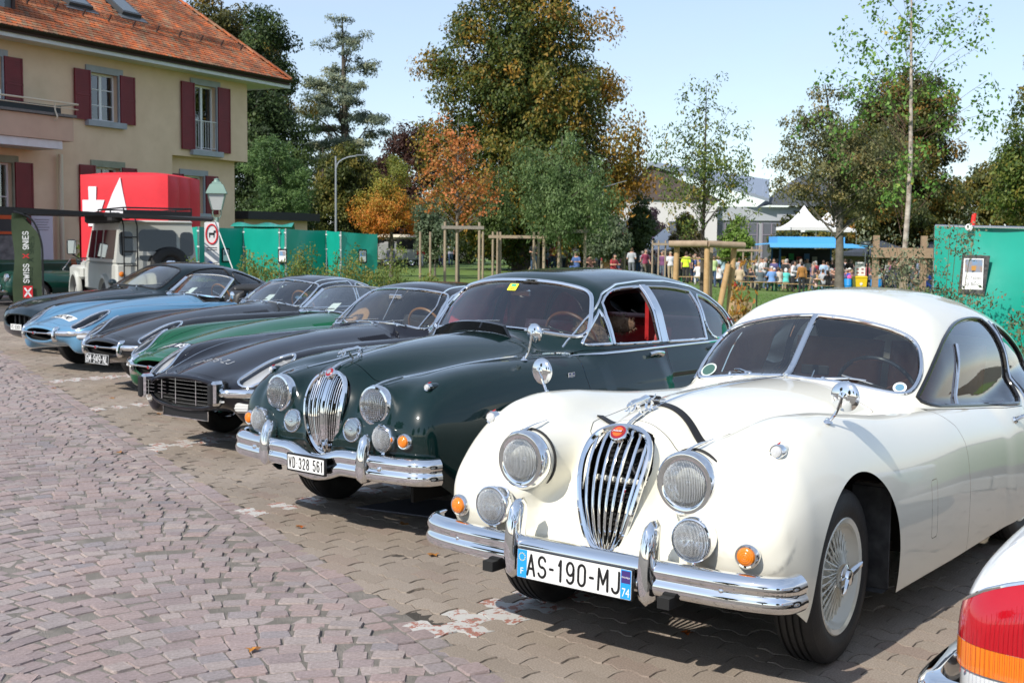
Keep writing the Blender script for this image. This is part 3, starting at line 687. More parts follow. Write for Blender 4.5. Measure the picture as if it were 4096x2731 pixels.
# ================================================================== ground
BU=np.array((-.4875,.8731));BN=np.array((.8731,.4875));B0=np.array((-.013,4.513))     # edge between setts and pavers: direction, normal towards the cars, point
def off_b(x,y):return(x-B0[0])*BN[0]+(y-B0[1])*BN[1]
def gz(x,y):
    """height of the park lawn, falling gently away to the right"""
    sx_=np.clip((np.asarray(x,float)-0)/18,0,1);sy_=np.clip((np.asarray(y,float)-14)/35,0,1)
    return-.92*(sx_*sx_*(3-2*sx_))*(sy_*sy_*(3-2*sy_))
def visible(x,y,m=1.2):return(y>3.6)&(np.abs(x)<y*.43+m)
def pieces(cx,cy,ang,ring,tops,zt,jit,rng,thick=.03):
    """N pieces: ring (N, k, 2) outlines about their centres; chamfered top at zt"""
    N,k=ring.shape[:2];c,s=np.cos(ang)[:,None],np.sin(ang)[:,None]
    lv=[]
    for sc,dz in((1.0,-thick),(1.0,-.008),(tops,0.0)):
        x=ring[:,:,0]*sc;y=ring[:,:,1]*sc
        X=x*c-y*s+cx[:,None];Y=x*s+y*c+cy[:,None]
        Z=np.broadcast_to((zt+dz)[:,None],X.shape)+(jit[:,0:1]*x+jit[:,1:2]*y)+(rng.normal(0,.0007,X.shape)if dz==0 else 0)
        lv.append(np.stack([X,Y,Z],2))
    V=np.concatenate(lv,1).reshape(-1,3);base=np.arange(N)[:,None]*3*k
    Q=[]
    for r_ in(0,1):
        for i in range(k):
            j=(i+1)%k;Q.append(np.concatenate([base+r_*k+i,base+r_*k+j,base+(r_+1)*k+j,base+(r_+1)*k+i],1))
    Q=np.concatenate(Q);half=k//2
    for i in range(half-1):Q=np.concatenate([Q,np.concatenate([base+2*k+i,base+2*k+i+1,base+2*k+(k-2-i),base+2*k+(k-1-i)],1)])
    return V,Q
def build_ground():
    rng=np.random.default_rng(3)
    # far ground and lawn
    xs=np.linspace(-260,260,105);ys=np.concatenate([np.linspace(-60,8,10),np.linspace(10,120,56),np.linspace(130,1500,20)])
    Xg,Yg=np.meshgrid(xs,ys);Zg=gz(Xg,Yg)-.05;n=len(xs);V=np.stack([Xg,Yg,Zg],2).reshape(-1,3)
    F=np.array([(i*n+j,i*n+j+1,(i+1)*n+j+1,(i+1)*n+j)for i in range(len(ys)-1)for j in range(n-1)])
    tag(link('ground',mesh_from(V,F,'ground',True,None,mat('earth',(.10,.085,.06),.95,var=(.07,.08,.04),vs=.4,coords='Generated'))),kind='structure')
    GR=mat('lawn_grass',(.10,.17,.028),.9,var=(.14,.20,.045),vs=1.6,bump=.6,bs=30)
    P=[];us=np.linspace(-8,110,60);vs=np.concatenate([np.linspace(6.6,30,14),np.linspace(34,110,24)])
    L=[B0+BU*u+BN*v for u in us for v in vs];L=np.array(L);V=np.column_stack([L,gz(L[:,0],L[:,1])-.012]);m=len(vs)
    F=np.array([(i*m+j,i*m+j+1,(i+1)*m+j+1,(i+1)*m+j)for i in range(len(us)-1)for j in range(m-1)])[:,::-1]
    tag(link('lawn',mesh_from(V,F,'lawn',True,None,GR)),kind='structure')
    bl=26000;x=rng.uniform(2,26,bl);y=rng.uniform(12,60,bl);k=(off_b(x,y)>7)&(x<y*.46);x,y=x[k],y[k];z=gz(x,y)-.012;h=rng.uniform(.03,.06,len(x))*(.7+y/50);a=rng.uniform(0,pi,len(x));w=.004+.0002*y
    ln=rng.normal(0,.02,(len(x),2));V=np.stack([np.stack([x-np.cos(a)*w,y-np.sin(a)*w,z],1),np.stack([x+np.cos(a)*w,y+np.sin(a)*w,z],1),np.stack([x+ln[:,0],y+ln[:,1],z+h],1)],1).reshape(-1,3)
    tag(link('grass_blades',mesh_from(V,np.arange(len(V)).reshape(-1,3),'grass',False,None,island_mat('grass_blade',[(.045,.12,.015),(.08,.17,.03),(.12,.19,.05)],.8,bump=0))),'short green grass blades on the sunlit lawn','grass',kind='stuff')
    # asphalt towards the house and far street
    def sheet(name,pts,z,m):return tag(MB().quad(*[(a,b,z)for a,b in pts]).build(name,m,None,False),kind='structure')
    road=sheet('asphalt_road',[(-60,-40),(60,-40),(60,3.2),(14,3.2),(-16,60),(-60,60)],-.030,mat('asphalt',(.085,.08,.078),.9,var=(.12,.112,.105),vs=3,bump=.4,bs=200))
    e=[B0+BU*u for u in(-8,22)]
    cb=sheet('cobbled_road',[e[0],e[1],e[1]-BN*30,e[0]-BN*16],-.0045,mat('joint_sand',(.27,.24,.21),.95,var=(.18,.165,.14),vs=8,bump=.8,bs=150))
    pv=sheet('paved_parking',[e[0]+BN*0.0,e[0]+BN*5.4,B0+BU*21+BN*5.4,B0+BU*21],-.005,mat('joint_dark',(.10,.085,.07),.95,var=(.06,.052,.042),vs=8,bump=.8,bs=150))
    # ---- setts
    cx=[];cy=[];an=[];L=[];Wd=[]
    def put(u,v,a,l,w):p=B0+BU*u-BN*v;cx.append(p[0]);cy.append(p[1]);an.append(a);L.append(l);Wd.append(w)
    bu=math.atan2(BU[1],BU[0])
    for r_ in range(2):
        u=-2.5
        while u<20:l=rng.uniform(.10,.15);put(u+l/2,.062+r_*.112,bu,l-.011,.100);u+=l
    Bw=1.36;s_=.21;row=.1035
    for b in range(14):
        for k in range(-30,190):
            w=rng.uniform(-.05,0)
            while w<Bw:
                l=rng.uniform(.088,.15);wm=min(w+l/2,Bw);t=2*wm/Bw-1;u=k*row+s_*(1-t*t)+rng.normal(0,.006);v=.235+b*Bw+wm
                put(u,v,math.atan2(0,1)+bu+pi/2+math.atan(s_*2*t*2/Bw)+rng.normal(0,.035),l-.006+rng.normal(0,.002),row*cos(math.atan(s_*4*t/Bw))-.006+rng.normal(0,.003));w+=l
    cx,cy,an,L,Wd=map(np.array,(cx,cy,an,L,Wd));d=np.hypot(cx,cy)
    k=visible(cx,cy)&(d<24);cx,cy,an,L,Wd,d=[q[k]for q in(cx,cy,an,L,Wd,d)]
    o=np.argsort(d+100*~((cy>4.35)&(np.abs(cx)<cy*.425)));cx,cy,an,L,Wd=[q[o]for q in(cx,cy,an,L,Wd)];N=len(cx)
    unit=np.array([(-.5,-.42),(-.42,-.5),(.42,-.5),(.5,-.42),(.5,.42),(.42,.5),(-.42,.5),(-.5,.42)]);ring=unit[None]*np.stack([L,Wd],1)[:,None,:]*(1+rng.normal(0,.035,(N,8,2)))
    zt=rng.normal(0,.0028,N);jit=rng.normal(0,.02,(N,2))
    SM=island_mat('sett_stone',[(.26,.21,.205),(.32,.25,.235),(.29,.235,.23),(.345,.26,.24),(.305,.262,.25),(.37,.305,.28),(.25,.222,.226)],.72,55,.32,.55,170,(1.1,.14),.35,'Object')
    n0=300
    for i in range(n0):
        V,Q=pieces(np.zeros(1),np.zeros(1),np.zeros(1),ring[i:i+1],.955,np.zeros(1),jit[i:i+1],rng)
        ob=link('sett',mesh_from(V,Q,'sett',False,None,SM),cb);ob.location=(cx[i],cy[i],zt[i]);ob.rotation_euler=(0,0,an[i])
    V,Q=pieces(cx[n0:],cy[n0:],an[n0:],ring[n0:],.955,zt[n0:],jit[n0:],rng);tag(link('further_setts',mesh_from(V,Q,'setts',False,None,SM),cb),kind='stuff')
    # ---- interlocking pavers, courses square to the stall lines
    th=radians(42.4);A=np.array((sin(th),cos(th)));Lt=np.array((cos(th),-sin(th)));PL,PW=.228,.116;O=np.array((-.34,5.1))
    q=np.linspace(0,1,9);zig=.0135
    def prof(t):return zig*np.interp((t*2)%1,(0,.25,.5,.75,1),(0,1,0,-1,0))
    bot=[(t*PL-PL/2,-PW/2+prof(t))for t in q];top=[(t*PL-PL/2,PW/2+prof(t))for t in q[::-1]]
    rg=np.array([bot[0]]+bot[1:-1]+[bot[-1]]+[(PL/2-.008,0)]+[top[0]]+top[1:-1]+[top[-1]]+[(-PL/2-.008,0)])
    rg=rg*np.array((.978,.962));cc=[];half=[]
    for j in range(-40,170):
        for i in range(-90,70):
            p=O+Lt*(i*PL+(PL/2 if j%2 else 0))+A*(j*PW)
            if-.02<off_b(*p)<5.3 and visible(p[0],p[1],1.6)and p[1]<24:cc.append((p[0],p[1],i,j))
    cc=np.array(cc);d=np.hypot(cc[:,0],cc[:,1]);vis=(cc[:,1]>4.4)&(np.abs(cc[:,0])<cc[:,1]*.425);cc=cc[np.argsort(d+100*~vis)];N=len(cc)
    stripe=np.zeros(N,bool)
    for(sx_,sy_)in((-.34,5.1),(-1.55,7.43),(-2.78,9.66),(-3.98,11.82),(-5.24,14.06)):
        r_=cc[:,:2]-np.array((sx_,sy_));la=r_@Lt;ax=r_@A;stripe|=(la>-.03)&(la<.125)&(ax>-.2)&(ax<3.6)
    PM=island_mat('paver_concrete',[(.285,.235,.19),(.315,.262,.212),(.30,.25,.205),(.335,.28,.23),(.29,.225,.185)],.85,130,.42,.5,260,(.9,.13),.25,'Object')
    m=bpy.data.materials.new('worn_line_paint');m.use_nodes=True;nn=m.node_tree.nodes;ll=m.node_tree.links;bs=nn['Principled BSDF'];bs.inputs['Roughness'].default_value=.75
    gm=nn.new('ShaderNodeNewGeometry');n1=nn.new('ShaderNodeTexNoise');n1.inputs['Scale'].default_value=16;n1.inputs['Detail'].default_value=8;n1.inputs['Roughness'].default_value=.7;ll.new(gm.outputs['Position'],n1.inputs['Vector'])
    r1=nn.new('ShaderNodeValToRGB');e_=r1.color_ramp.elements;e_[0].position=.36;e_[0].color=(.24,.185,.14,1);e_[1].position=.40;e_[1].color=(.34,.14,.10,1);x_=e_.new(.46);x_.color=(.34,.14,.10,1);y_=e_.new(.475);y_.color=(.50,.485,.455,1)
    ll.new(n1.outputs['Fac'],r1.inputs['Fac']);ll.new(r1.outputs['Color'],bs.inputs['Base Color'])
    SP=m
    zt=rng.normal(0,.0016,N);jit=rng.normal(0,.008,(N,2));ang=-th*np.ones(N)
    V,Q=pieces(np.zeros(1),np.zeros(1),np.zeros(1),rg[None],.985,np.zeros(1),np.zeros((1,2)),rng);pm=mesh_from(V,Q,'paver',False,None,PM);pmw=mesh_from(V,Q,'painted_paver',False,None,SP)
    nb=0
    for i in range(N):
        if nb<300 or stripe[i]:
            ob=link('painted_paver' if stripe[i]else 'paver',pmw if stripe[i]else pm,pv);ob.location=(cc[i,0],cc[i,1],zt[i]);ob.rotation_euler=(jit[i,0],jit[i,1],ang[i]);nb+=not stripe[i];cc[i,2]=9999
    rest=cc[:,2]<9000;R=cc[rest]
    V,Q=pieces(R[:,0],R[:,1],ang[rest],np.repeat(rg[None],len(R),0),.985,zt[rest],jit[rest],rng);tag(link('further_pavers',mesh_from(V,Q,'pavers',False,None,PM),pv),kind='stuff')
    # kerb and planting bed behind the cars
    k0=B0+BN*5.4;ks=MB()
    bed=[B0+BU*-6+BN*5.55,B0+BU*40+BN*5.55,B0+BU*40+BN*6.75,B0+BU*-6+BN*6.75];sheet('planting_bed',bed,.02,mat('bark_mulch',(.10,.065,.04),.95,var=(.06,.045,.03),vs=12,bump=.9,bs=60))
    kr=link('kerb',None);tag(kr,kind='structure');km=MB().box((0,0,.03),(.99,.12,.14),bev=.012).mesh('kerb_stone',mat('kerb_concrete',(.33,.32,.30),.85,var=(.26,.25,.23),vs=6,bump=.3,bs=120))
    for i in range(26):p=B0+BU*(-3+i)+BN*5.48;ob=link('kerb_stone',km,kr);ob.location=(p[0],p[1],0);ob.rotation_euler=(0,0,bu)
    # fallen leaves
    LM=island_mat('fallen_leaf',[(.42,.10,.015),(.35,.16,.03),(.22,.10,.04),(.5,.2,.03)],.7,bump=0);n=0
    for(px,py)in[(-1.02,4.78),(-.62,7.0),(-3.3,11.4),(-1.2,6.9),(-2.6,10.3),(-4.1,12.5),(-.4,6.3),(.75,5.05),(-3.0,9.3),(-5.0,13.3)]:
        a=rng.uniform(0,6);s_=rng.uniform(.018,.03);lf=MB();pts=[(s_*(1+.45*cos(5*t))*cos(t+a),s_*(1+.45*cos(5*t))*sin(t+a),.012+.005*cos(3*t))for t in np.linspace(0,2*pi,16)[:-1]]
        ob=lf.add(pts+[(0,0,.008)],[(i,(i+1)%15,15)for i in range(15)]).build('fallen_leaf',LM);ob.location=(px,py,0);lf_=['orange leaf on the setts at the bottom edge','dry leaf on the pavers before the saloon bumper','dry leaf on the pavers below the green sports car','dry leaf near the edge of the setts before the saloon','dry leaf on the pavers below the black coupe grille','dry leaf on the pavers below the grey coupe','dry leaf on the pavers between saloon and cream coupe','dry leaf in the shade under the cream coupe','dry leaf on the setts beside the black coupe','dry leaf on the pavers below the blue sports car'][n];n+=1;tag(ob,lf_,'leaf','dry leaves lying on the paving')
build_ground()
# ================================================================== ochre house on the left (house frame: x = along the wall to the left, y = out of the wall, z = up)
def build_house():
    k=1.12;zz=lambda z:1.635+(z-1.635)*k
    root=empty('ochre_house',(-8.13*k,37.7*k,0),math.atan2(-.887,-.462),'ochre rendered two-storey house with dark red shutters and orange tiled hip roof','house')
    WALL=mat('ochre_render',(.74,.545,.39),.92,var=(.66,.475,.33),vs=1.4,bump=.25,bs=45);STONE=mat('grey_stone_trim',(.36,.38,.42),.8,var=(.30,.32,.35),vs=4);MOSSY=mat('mossy_stone_trim',(.30,.31,.24),.85,var=(.22,.23,.17),vs=4)
    RED=mat('shutter_red',(.19,.014,.022),.5,var=(.15,.012,.018),vs=3);WFR=mat('window_white',(.74,.75,.77),.45);CURT=mat('pale_curtain',(.34,.40,.40),.8)
    def holes_wall(x0,x1,z0,z1,y0,holes,name,depth=.22):
        mb=MB();X=sorted({x0,x1,*[h[i]for h in holes for i in(0,1)]});Z=sorted({z0,z1,*[h[i]for h in holes for i in(2,3)]})
        for a,b in zip(X,X[1:]):
            for c,d in zip(Z,Z[1:]):
                if not any(h[0]<=(a+b)/2<=h[1]and h[2]<=(c+d)/2<=h[3]for h in holes):mb.quad((a,y0,c),(a,y0,d),(b,y0,d),(b,y0,c))
        for a,b,c,d in holes:
            mb.quad((a,y0,c),(a,y0-depth,c),(a,y0-depth,d),(a,y0,d));mb.quad((b,y0,c),(b,y0,d),(b,y0-depth,d),(b,y0-depth,c));mb.quad((a,y0,d),(a,y0-depth,d),(b,y0-depth,d),(b,y0,d));mb.quad((a,y0,c),(b,y0,c),(b,y0-depth,c),(a,y0-depth,c))
        return mb.build(name,WALL,root,False)
    OP={'u2':(5.28,6.22,4.72,5.95),'u3':(1.42,2.33,4.23,6.09),'u1':(9.0,9.9,4.72,5.95),'l2':(5.25,6.1,2.1,3.52),'l3':(1.66,2.5,2.42,3.5),'l1':(8.75,9.7,.2,3.45)}
    S={q:(a*k,b*k,zz(c),zz(d))for q,(a,b,c,d)in OP.items()}
    xr=3.25*k;zo=zz(4.02);zt=zz(6.5)
    holes_wall(0,14,zo,zt,0,[S['u1'],S['u2'],S['u3']],'upper_wall');holes_wall(xr,14,-.3,zo,0,[S['l1'],S['l2']],'lower_wall');holes_wall(.30,xr,-.3,zo,-.32,[S['l3']],'recessed_wall')
    MB().quad((0,0,zo),(xr,0,zo),(xr,-.32,zo),(0,-.32,zo)).quad((xr,0,-.3),(xr,0,zo),(xr,-.32,zo),(xr,-.32,-.3)).quad((0,0,zo),(0,-10,zo),(0,-10,zt),(0,0,zt)).quad((.3,-.32,-.3),(.3,-10,-.3),(.3,-10,zo),(.3,-.32,zo)).quad((0,-.32,zo),(.3,-.32,zo),(.3,-10,zo),(0,-10,zo)).build('side_wall',WALL,root,False)
    MB().box((7,-5.2,3.4),(13.6,.1,7)).build('dark_rooms',mat('room_dark',(.03,.03,.033),.9),root);MB().box((7,-1.6,3.4),(13.2,.05,7)).build('room_partition',mat('room_dark'),root)
    def win(key,y0,trim,sash=2,rows=0,french=False,shutters=True,curtain=.5,muntin=False):
        a,b,c,d=S[key];w=b-a;h=d-c;t=.19
        fr=MB().box(((a+b)/2,y0+.012,d+t/2),(w+2*t,.07,t)).box((a-t/2,y0+.012,(c+d)/2),(t,.07,h)).box((b+t/2,y0+.012,(c+d)/2),(t,.07,h)).build('window',trim,root)
        MB().box(((a+b)/2,y0+.05,c-.09),(w+2*t+.06,.20,.17)).build('sill',trim,fr)
        f=MB();yb=y0-.19;m=.055
        f.box(((a+b)/2,yb,c+m/2),(w,.06,m)).box(((a+b)/2,yb,d-m/2),(w,.06,m))
        for x in[a+m/2,b-m/2,(a+b)/2]:f.box((x,yb+.002,(c+d)/2),(m*(1.7 if abs(x-(a+b)/2)<.01 else 1),.06,h-2*m))
        for r_ in range(1,rows+1):f.box(((a+b)/2,yb+.004,c+h*r_/(rows+1)),(w-2*m,.04,.025))
        f.build('sash',WFR,fr)
        for s in(0,1):x0=a+m+s*(w/2-m*.2);MB().box((a+w*(.27+.46*s),yb-.005,(c+d)/2),(w/2-m*1.2,.006,h-2*m)).build('pane',glass_mat('house_glass',(.55,.60,.60),0,1.6),fr)
        if curtain:MB().box(((a+b)/2,yb-.06,c+h*curtain/2),(w-.1,.01,h*curtain)).build('curtain',CURT,fr)
        if french:
            g=MB();n=9;zr=c+.95;g.tube([(a,y0+.02,zr),(b,y0+.02,zr)],.014,6).tube([(a,y0+.02,c+.08),(b,y0+.02,c+.08)],.010,6)
            for i in range(n):x=a+w*(i+.5)/n;g.tube([(x,y0+.02,c+.08),(x,y0+.02,zr)],.008,5)
            g.build('railing',WFR,fr)
        if shutters:
            for sx_,x0 in((-1,a-.05),(1,b+.05)):
                sw=.60;cx=x0+sx_*sw/2;hh=h+.05;sh=MB().box((cx,y0+.055,c+hh/2-.02),(sw,.03,hh)).build('shutter',RED,fr);sl=MB()
                for z0,z1 in((.04,.47),(.53,.96)):
                    n=int(hh*(z1-z0)/.055)
                    for i in range(n):sl.box((cx,y0+.075,c+hh*(z0+(z1-z0)*(i+.5)/n)-.02),(sw-.12,.012,.034))
                q=sh;[sl.box((cx+e*(sw/2-.03),y0+.078,c+hh/2-.02),(.05,.02,hh))for e in(-1,1)];sl.box((cx,y0+.078,c+hh/2-.02),(sw,.02,.06));m_=sl.mesh('slats',RED,False);sh.data=join_mesh(sh.data,m_)
        return fr
    def join_mesh(a,b):
        import bmesh
        bm=bmesh.new();bm.from_mesh(a);bm.from_mesh(b);bm.to_mesh(a);bm.free();return a
    win('u2',0,STONE,rows=2,curtain=.62);win('u3',0,STONE,french=True,curtain=.5);win('u1',0,STONE,rows=2,curtain=.3);win('l2',0,MOSSY,rows=1,curtain=0);win('l3',-.32,STONE,rows=2,curtain=0);win('l1',0,MOSSY,rows=3,curtain=0,french=True)
    # eaves
    ez=7.18;pt=radians(37);up=np.array((0,-cos(pt),sin(pt)));nr=np.array((0,sin(pt),cos(pt)))
    MB().box((6.1,.66,zt-.02),(15.2,.04,.30)).build('fascia',mat('fascia_white',(.66,.68,.70),.6,var=(.58,.59,.60),vs=5),root);MB().box((6.1,.33,zt-.14),(15.2,.66,.03)).box((-.6,-4.5,zt-.14),(1.2,9,.03)).build('soffit',mat('fascia_white'),root);MB().box((-1.28,-4.0,zt-.02),(.04,9.3,.30)).build('side_fascia',mat('fascia_white'),root)
    gp=[(.075*cos(t),.075*sin(t))for t in np.linspace(pi,2*pi,9)]+[(.065*cos(t),.065*sin(t))for t in np.linspace(2*pi,pi,9)]
    MB().sweep([(-1.45,.80,ez-.01),(13.8,.80,ez-.01)],gp).build('gutter',mat('dark_copper',(.035,.026,.024),.45,.6),root);MB().box((6.2,.72,ez-.10),(15.2,.03,.12)).build('gutter_board',mat('board_brown',(.05,.025,.022),.7),root)
    e0=np.array((0,.78,ez));L=6.0;hx=lambda s:-1.5+.37*s
    P=lambda x,s,o=0.0:e0+np.array((x,0,0))+up*s+nr*o
    MB().quad(P(hx(0),0,-.03),P(13.8,0,-.03),P(13.8,L,-.03),P(hx(L),L,-.03)).build('roof_deck',mat('roof_under',(.10,.05,.03),.9),root,False)
    hipb=np.array((hx(L)+.3,-9.5,ez+L*sin(pt)));MB().quad(P(hx(0),0,-.03),P(hx(L),L,-.03),(hx(L),-9,P(0,L)[2]),(hx(0),-9.4,ez)).build('hip_slope',mat('tile_far',(.30,.12,.06),.9,var=(.2,.10,.06),vs=3),root,False)
    TM=island_mat('clay_tile',[(.48,.115,.035),(.36,.11,.05),(.27,.12,.07),(.52,.14,.045),(.22,.12,.075),(.42,.15,.065),(.26,.18,.11)],.85,9,.3,.2,60,(.9,.5),.25,'Object')
    prof=[(-.082,.0),(-.082,-.10),(-.06,-.135),(0,-.152),(.06,-.135),(.082,-.10),(.082,.0)]
    def tile_mesh():
        V=[(a,b+.13,.022 if b<-.05 else .010)for a,b in prof]+[(a,b+.13,0.0 if b<-.05 else-.006)for a,b in prof];n=7
        return np.array(V),[tuple(range(n))]+[(i,n+i,n+i+1,i+1)for i in range(n-1)]
    TV,TF=tile_mesh();tm=mesh_from(TV,TF,'roof_tile',False,None,TM);rng=np.random.default_rng(4);spots=[]
    for r_ in range(int(L/.15)):
        s=r_*.15+.02
        for c in range(95):
            x=c*.169+(.0845 if r_%2 else 0)-1.6
            if x>hx(s)+.12 and x<13.7 and not(3.85<x<4.75 and 2.2<s<3.3)and not(6.0<x<7.0 and 2.0<s<3.2):spots.append((x,s))
    spots=np.array(spots);o=np.argsort(-(spots[:,0])*(spots[:,0]<11.0)+spots[:,1]*2.2+(spots[:,0]>=11.0)*100);spots=spots[o]
    rot=Matrix(((1,0,0),(0,up[1],nr[1]),(0,up[2],nr[2]))).to_4x4();V=[];F=[];B=[]
    TV2=TV.copy();n=len(TV)
    for i,(x,s)in enumerate(spots):
        p=P(x,s,.0);tl=rng.normal(0,.02)
        if i<300:ob=link('roof_tile',tm,root);ob.matrix_local=Matrix.Translation(p)@rot@Matrix.Rotation(tl,4,'Z')
        else:
            q=TV@np.array(Matrix.Rotation(tl,3,'Z')).T;q[:,2]+=rng.normal(0,.002);B.append(p+np.outer(q[:,0],(1,0,0))+np.outer(q[:,1],up)+np.outer(q[:,2],nr))
    m=len(B);V=np.concatenate(B);F=[tuple(j+i*n for j in f)for i in range(m)for f in TF];tag(link('further_tiles',mesh_from(V,F,'tiles',False,None,TM),root),kind='stuff')
    for i in range(20):s=i*.3+.05;a=P(hx(s)+.02,s,.035);b=P(hx(s+.36)+.02,s+.36,.06);MB().tube([a,b],[.10,.085],8,flat=(1,.6)).build('ridge_tile',TM,root)
    sr=MB();[sr.tube([P(-.4,1.55-.02*0,h),P(11.5,1.55,h)],.011,5)for h in(.10,.16,.22)];sr.build('snow_guard',mat('rust_brown',(.05,.025,.022),.7),root)
    for i in range(12):MB().box(P(-.2+i,1.55,.12),(.03,.05,.24),np.array([(1,0,0),up,nr]).T).build('guard_bracket',mat('rust_brown'),root)
    for x0,x1,s0,s1 in((3.9,4.7,2.25,3.35),(6.05,6.95,2.05,3.15)):
        R=np.array([(1,0,0),up,nr]).T;c=P((x0+x1)/2,(s0+s1)/2,.07);sk=MB().box(c,(x1-x0,s1-s0,.14),R).build('skylight',mat('skylight_frame',(.05,.055,.06),.45),root);MB().box(c+nr*.073,(x1-x0-.16,s1-s0-.16,.01),R).build('pane',mat('skylight_glass',(.10,.12,.13),.08,coat=.5),sk);MB().box(P((x0+x1)/2,s0-.1,.02),(x1-x0+.3,.22,.02),R).build('flashing',mat('zinc',(.18,.19,.20),.5,.5),sk)
    dm=MB().box((10.6,-.75,ez+1.0),(1.9,1.4,1.3)).build('dormer',mat('dormer_grey',(.09,.10,.11),.6),root);MB().box((10.6,-.04,ez+1.0),(1.4,.03,.9)).build('dormer_window',glass_mat('house_glass'),dm);MB().box((10.6,-.03,ez+1.0),(.06,.05,.9)).build('dormer_mullion',WFR,dm);MB().box((9.62,-.03,ez+1.0),(.1,.06,1.25)).build('dormer_post',mat('rust_brown'),dm)
    # balcony
    bx=7.8*k;by=1.2;b0,b1=zz(4.02),zz(4.58);bl=14.0
    bal=MB().box(((bx+bl)/2,by/2,(b0+b1)/2-.02),(bl-bx,by,b1-b0)).build('balcony',mat('balcony_render',(.55,.40,.30),.9,var=(.50,.36,.27),vs=2),root)
    MB().box(((bx+bl)/2,by/2+.02,b1+.03),(bl-bx+.1,by+.12,.07)).build('coping',mat('granite',(.20,.19,.18),.8,var=(.10,.10,.10),vs=40),bal);MB().box(((bx+bl)/2+.35,by/2,b0-.14),(bl-bx,by-.1,.22)).build('beam',mat('fascia_white'),bal)
    rl=MB().tube([(bx-.1,by+.08,b1+.36),(bl,by+.08,b1+.36)],.025,8).tube([(bx-.1,by+.08,b1+.22),(bl,by+.08,b1+.22)],.014,6).tube([(bx-.1,by+.08,b1+.36),(bx-.1,.1,b1+.36)],.025,8)
    for x in np.arange(bx+.7,bl,1.9):rl.tube(spline([(x,by+.08,b1+.36),(x,by+.08,b1+.15),(x,by+.16,b1-.05),(x,by+.06,b1-.14)],5),.022,8)
    rl.build('handrail',mat('cream_metal',(.62,.55,.42),.5),bal);MB().box((bx+1.6,by-.25,b1+.17),(2.6,.22,.22)).box((bx+3.9,by-.25,b1+.17),(1.2,.22,.22)).build('planter',mat('planter_dark',(.03,.033,.036),.6),bal)
    MB().box((bx+2.35,by-.55,b1+.42),(.75,.25,.38),bev=.05).build('balcony_box',WHITE_P,bal)
    MB().tube([(7.38*k,.16,zz(3.75)),(7.38*k,.16,.05)],.07,10).build('downpipe',mat('cream_metal'),root)
    # low annex
    MB().box((-2.2,-3.0,1.2),(3.6,5,2.4)).build('annex_wall',WALL,root);MB().box((-2.2,-2.9,2.52),(4.1,5.6,.28)).build('annex_roof',mat('annex_black',(.02,.021,.024),.6),root)
    return root
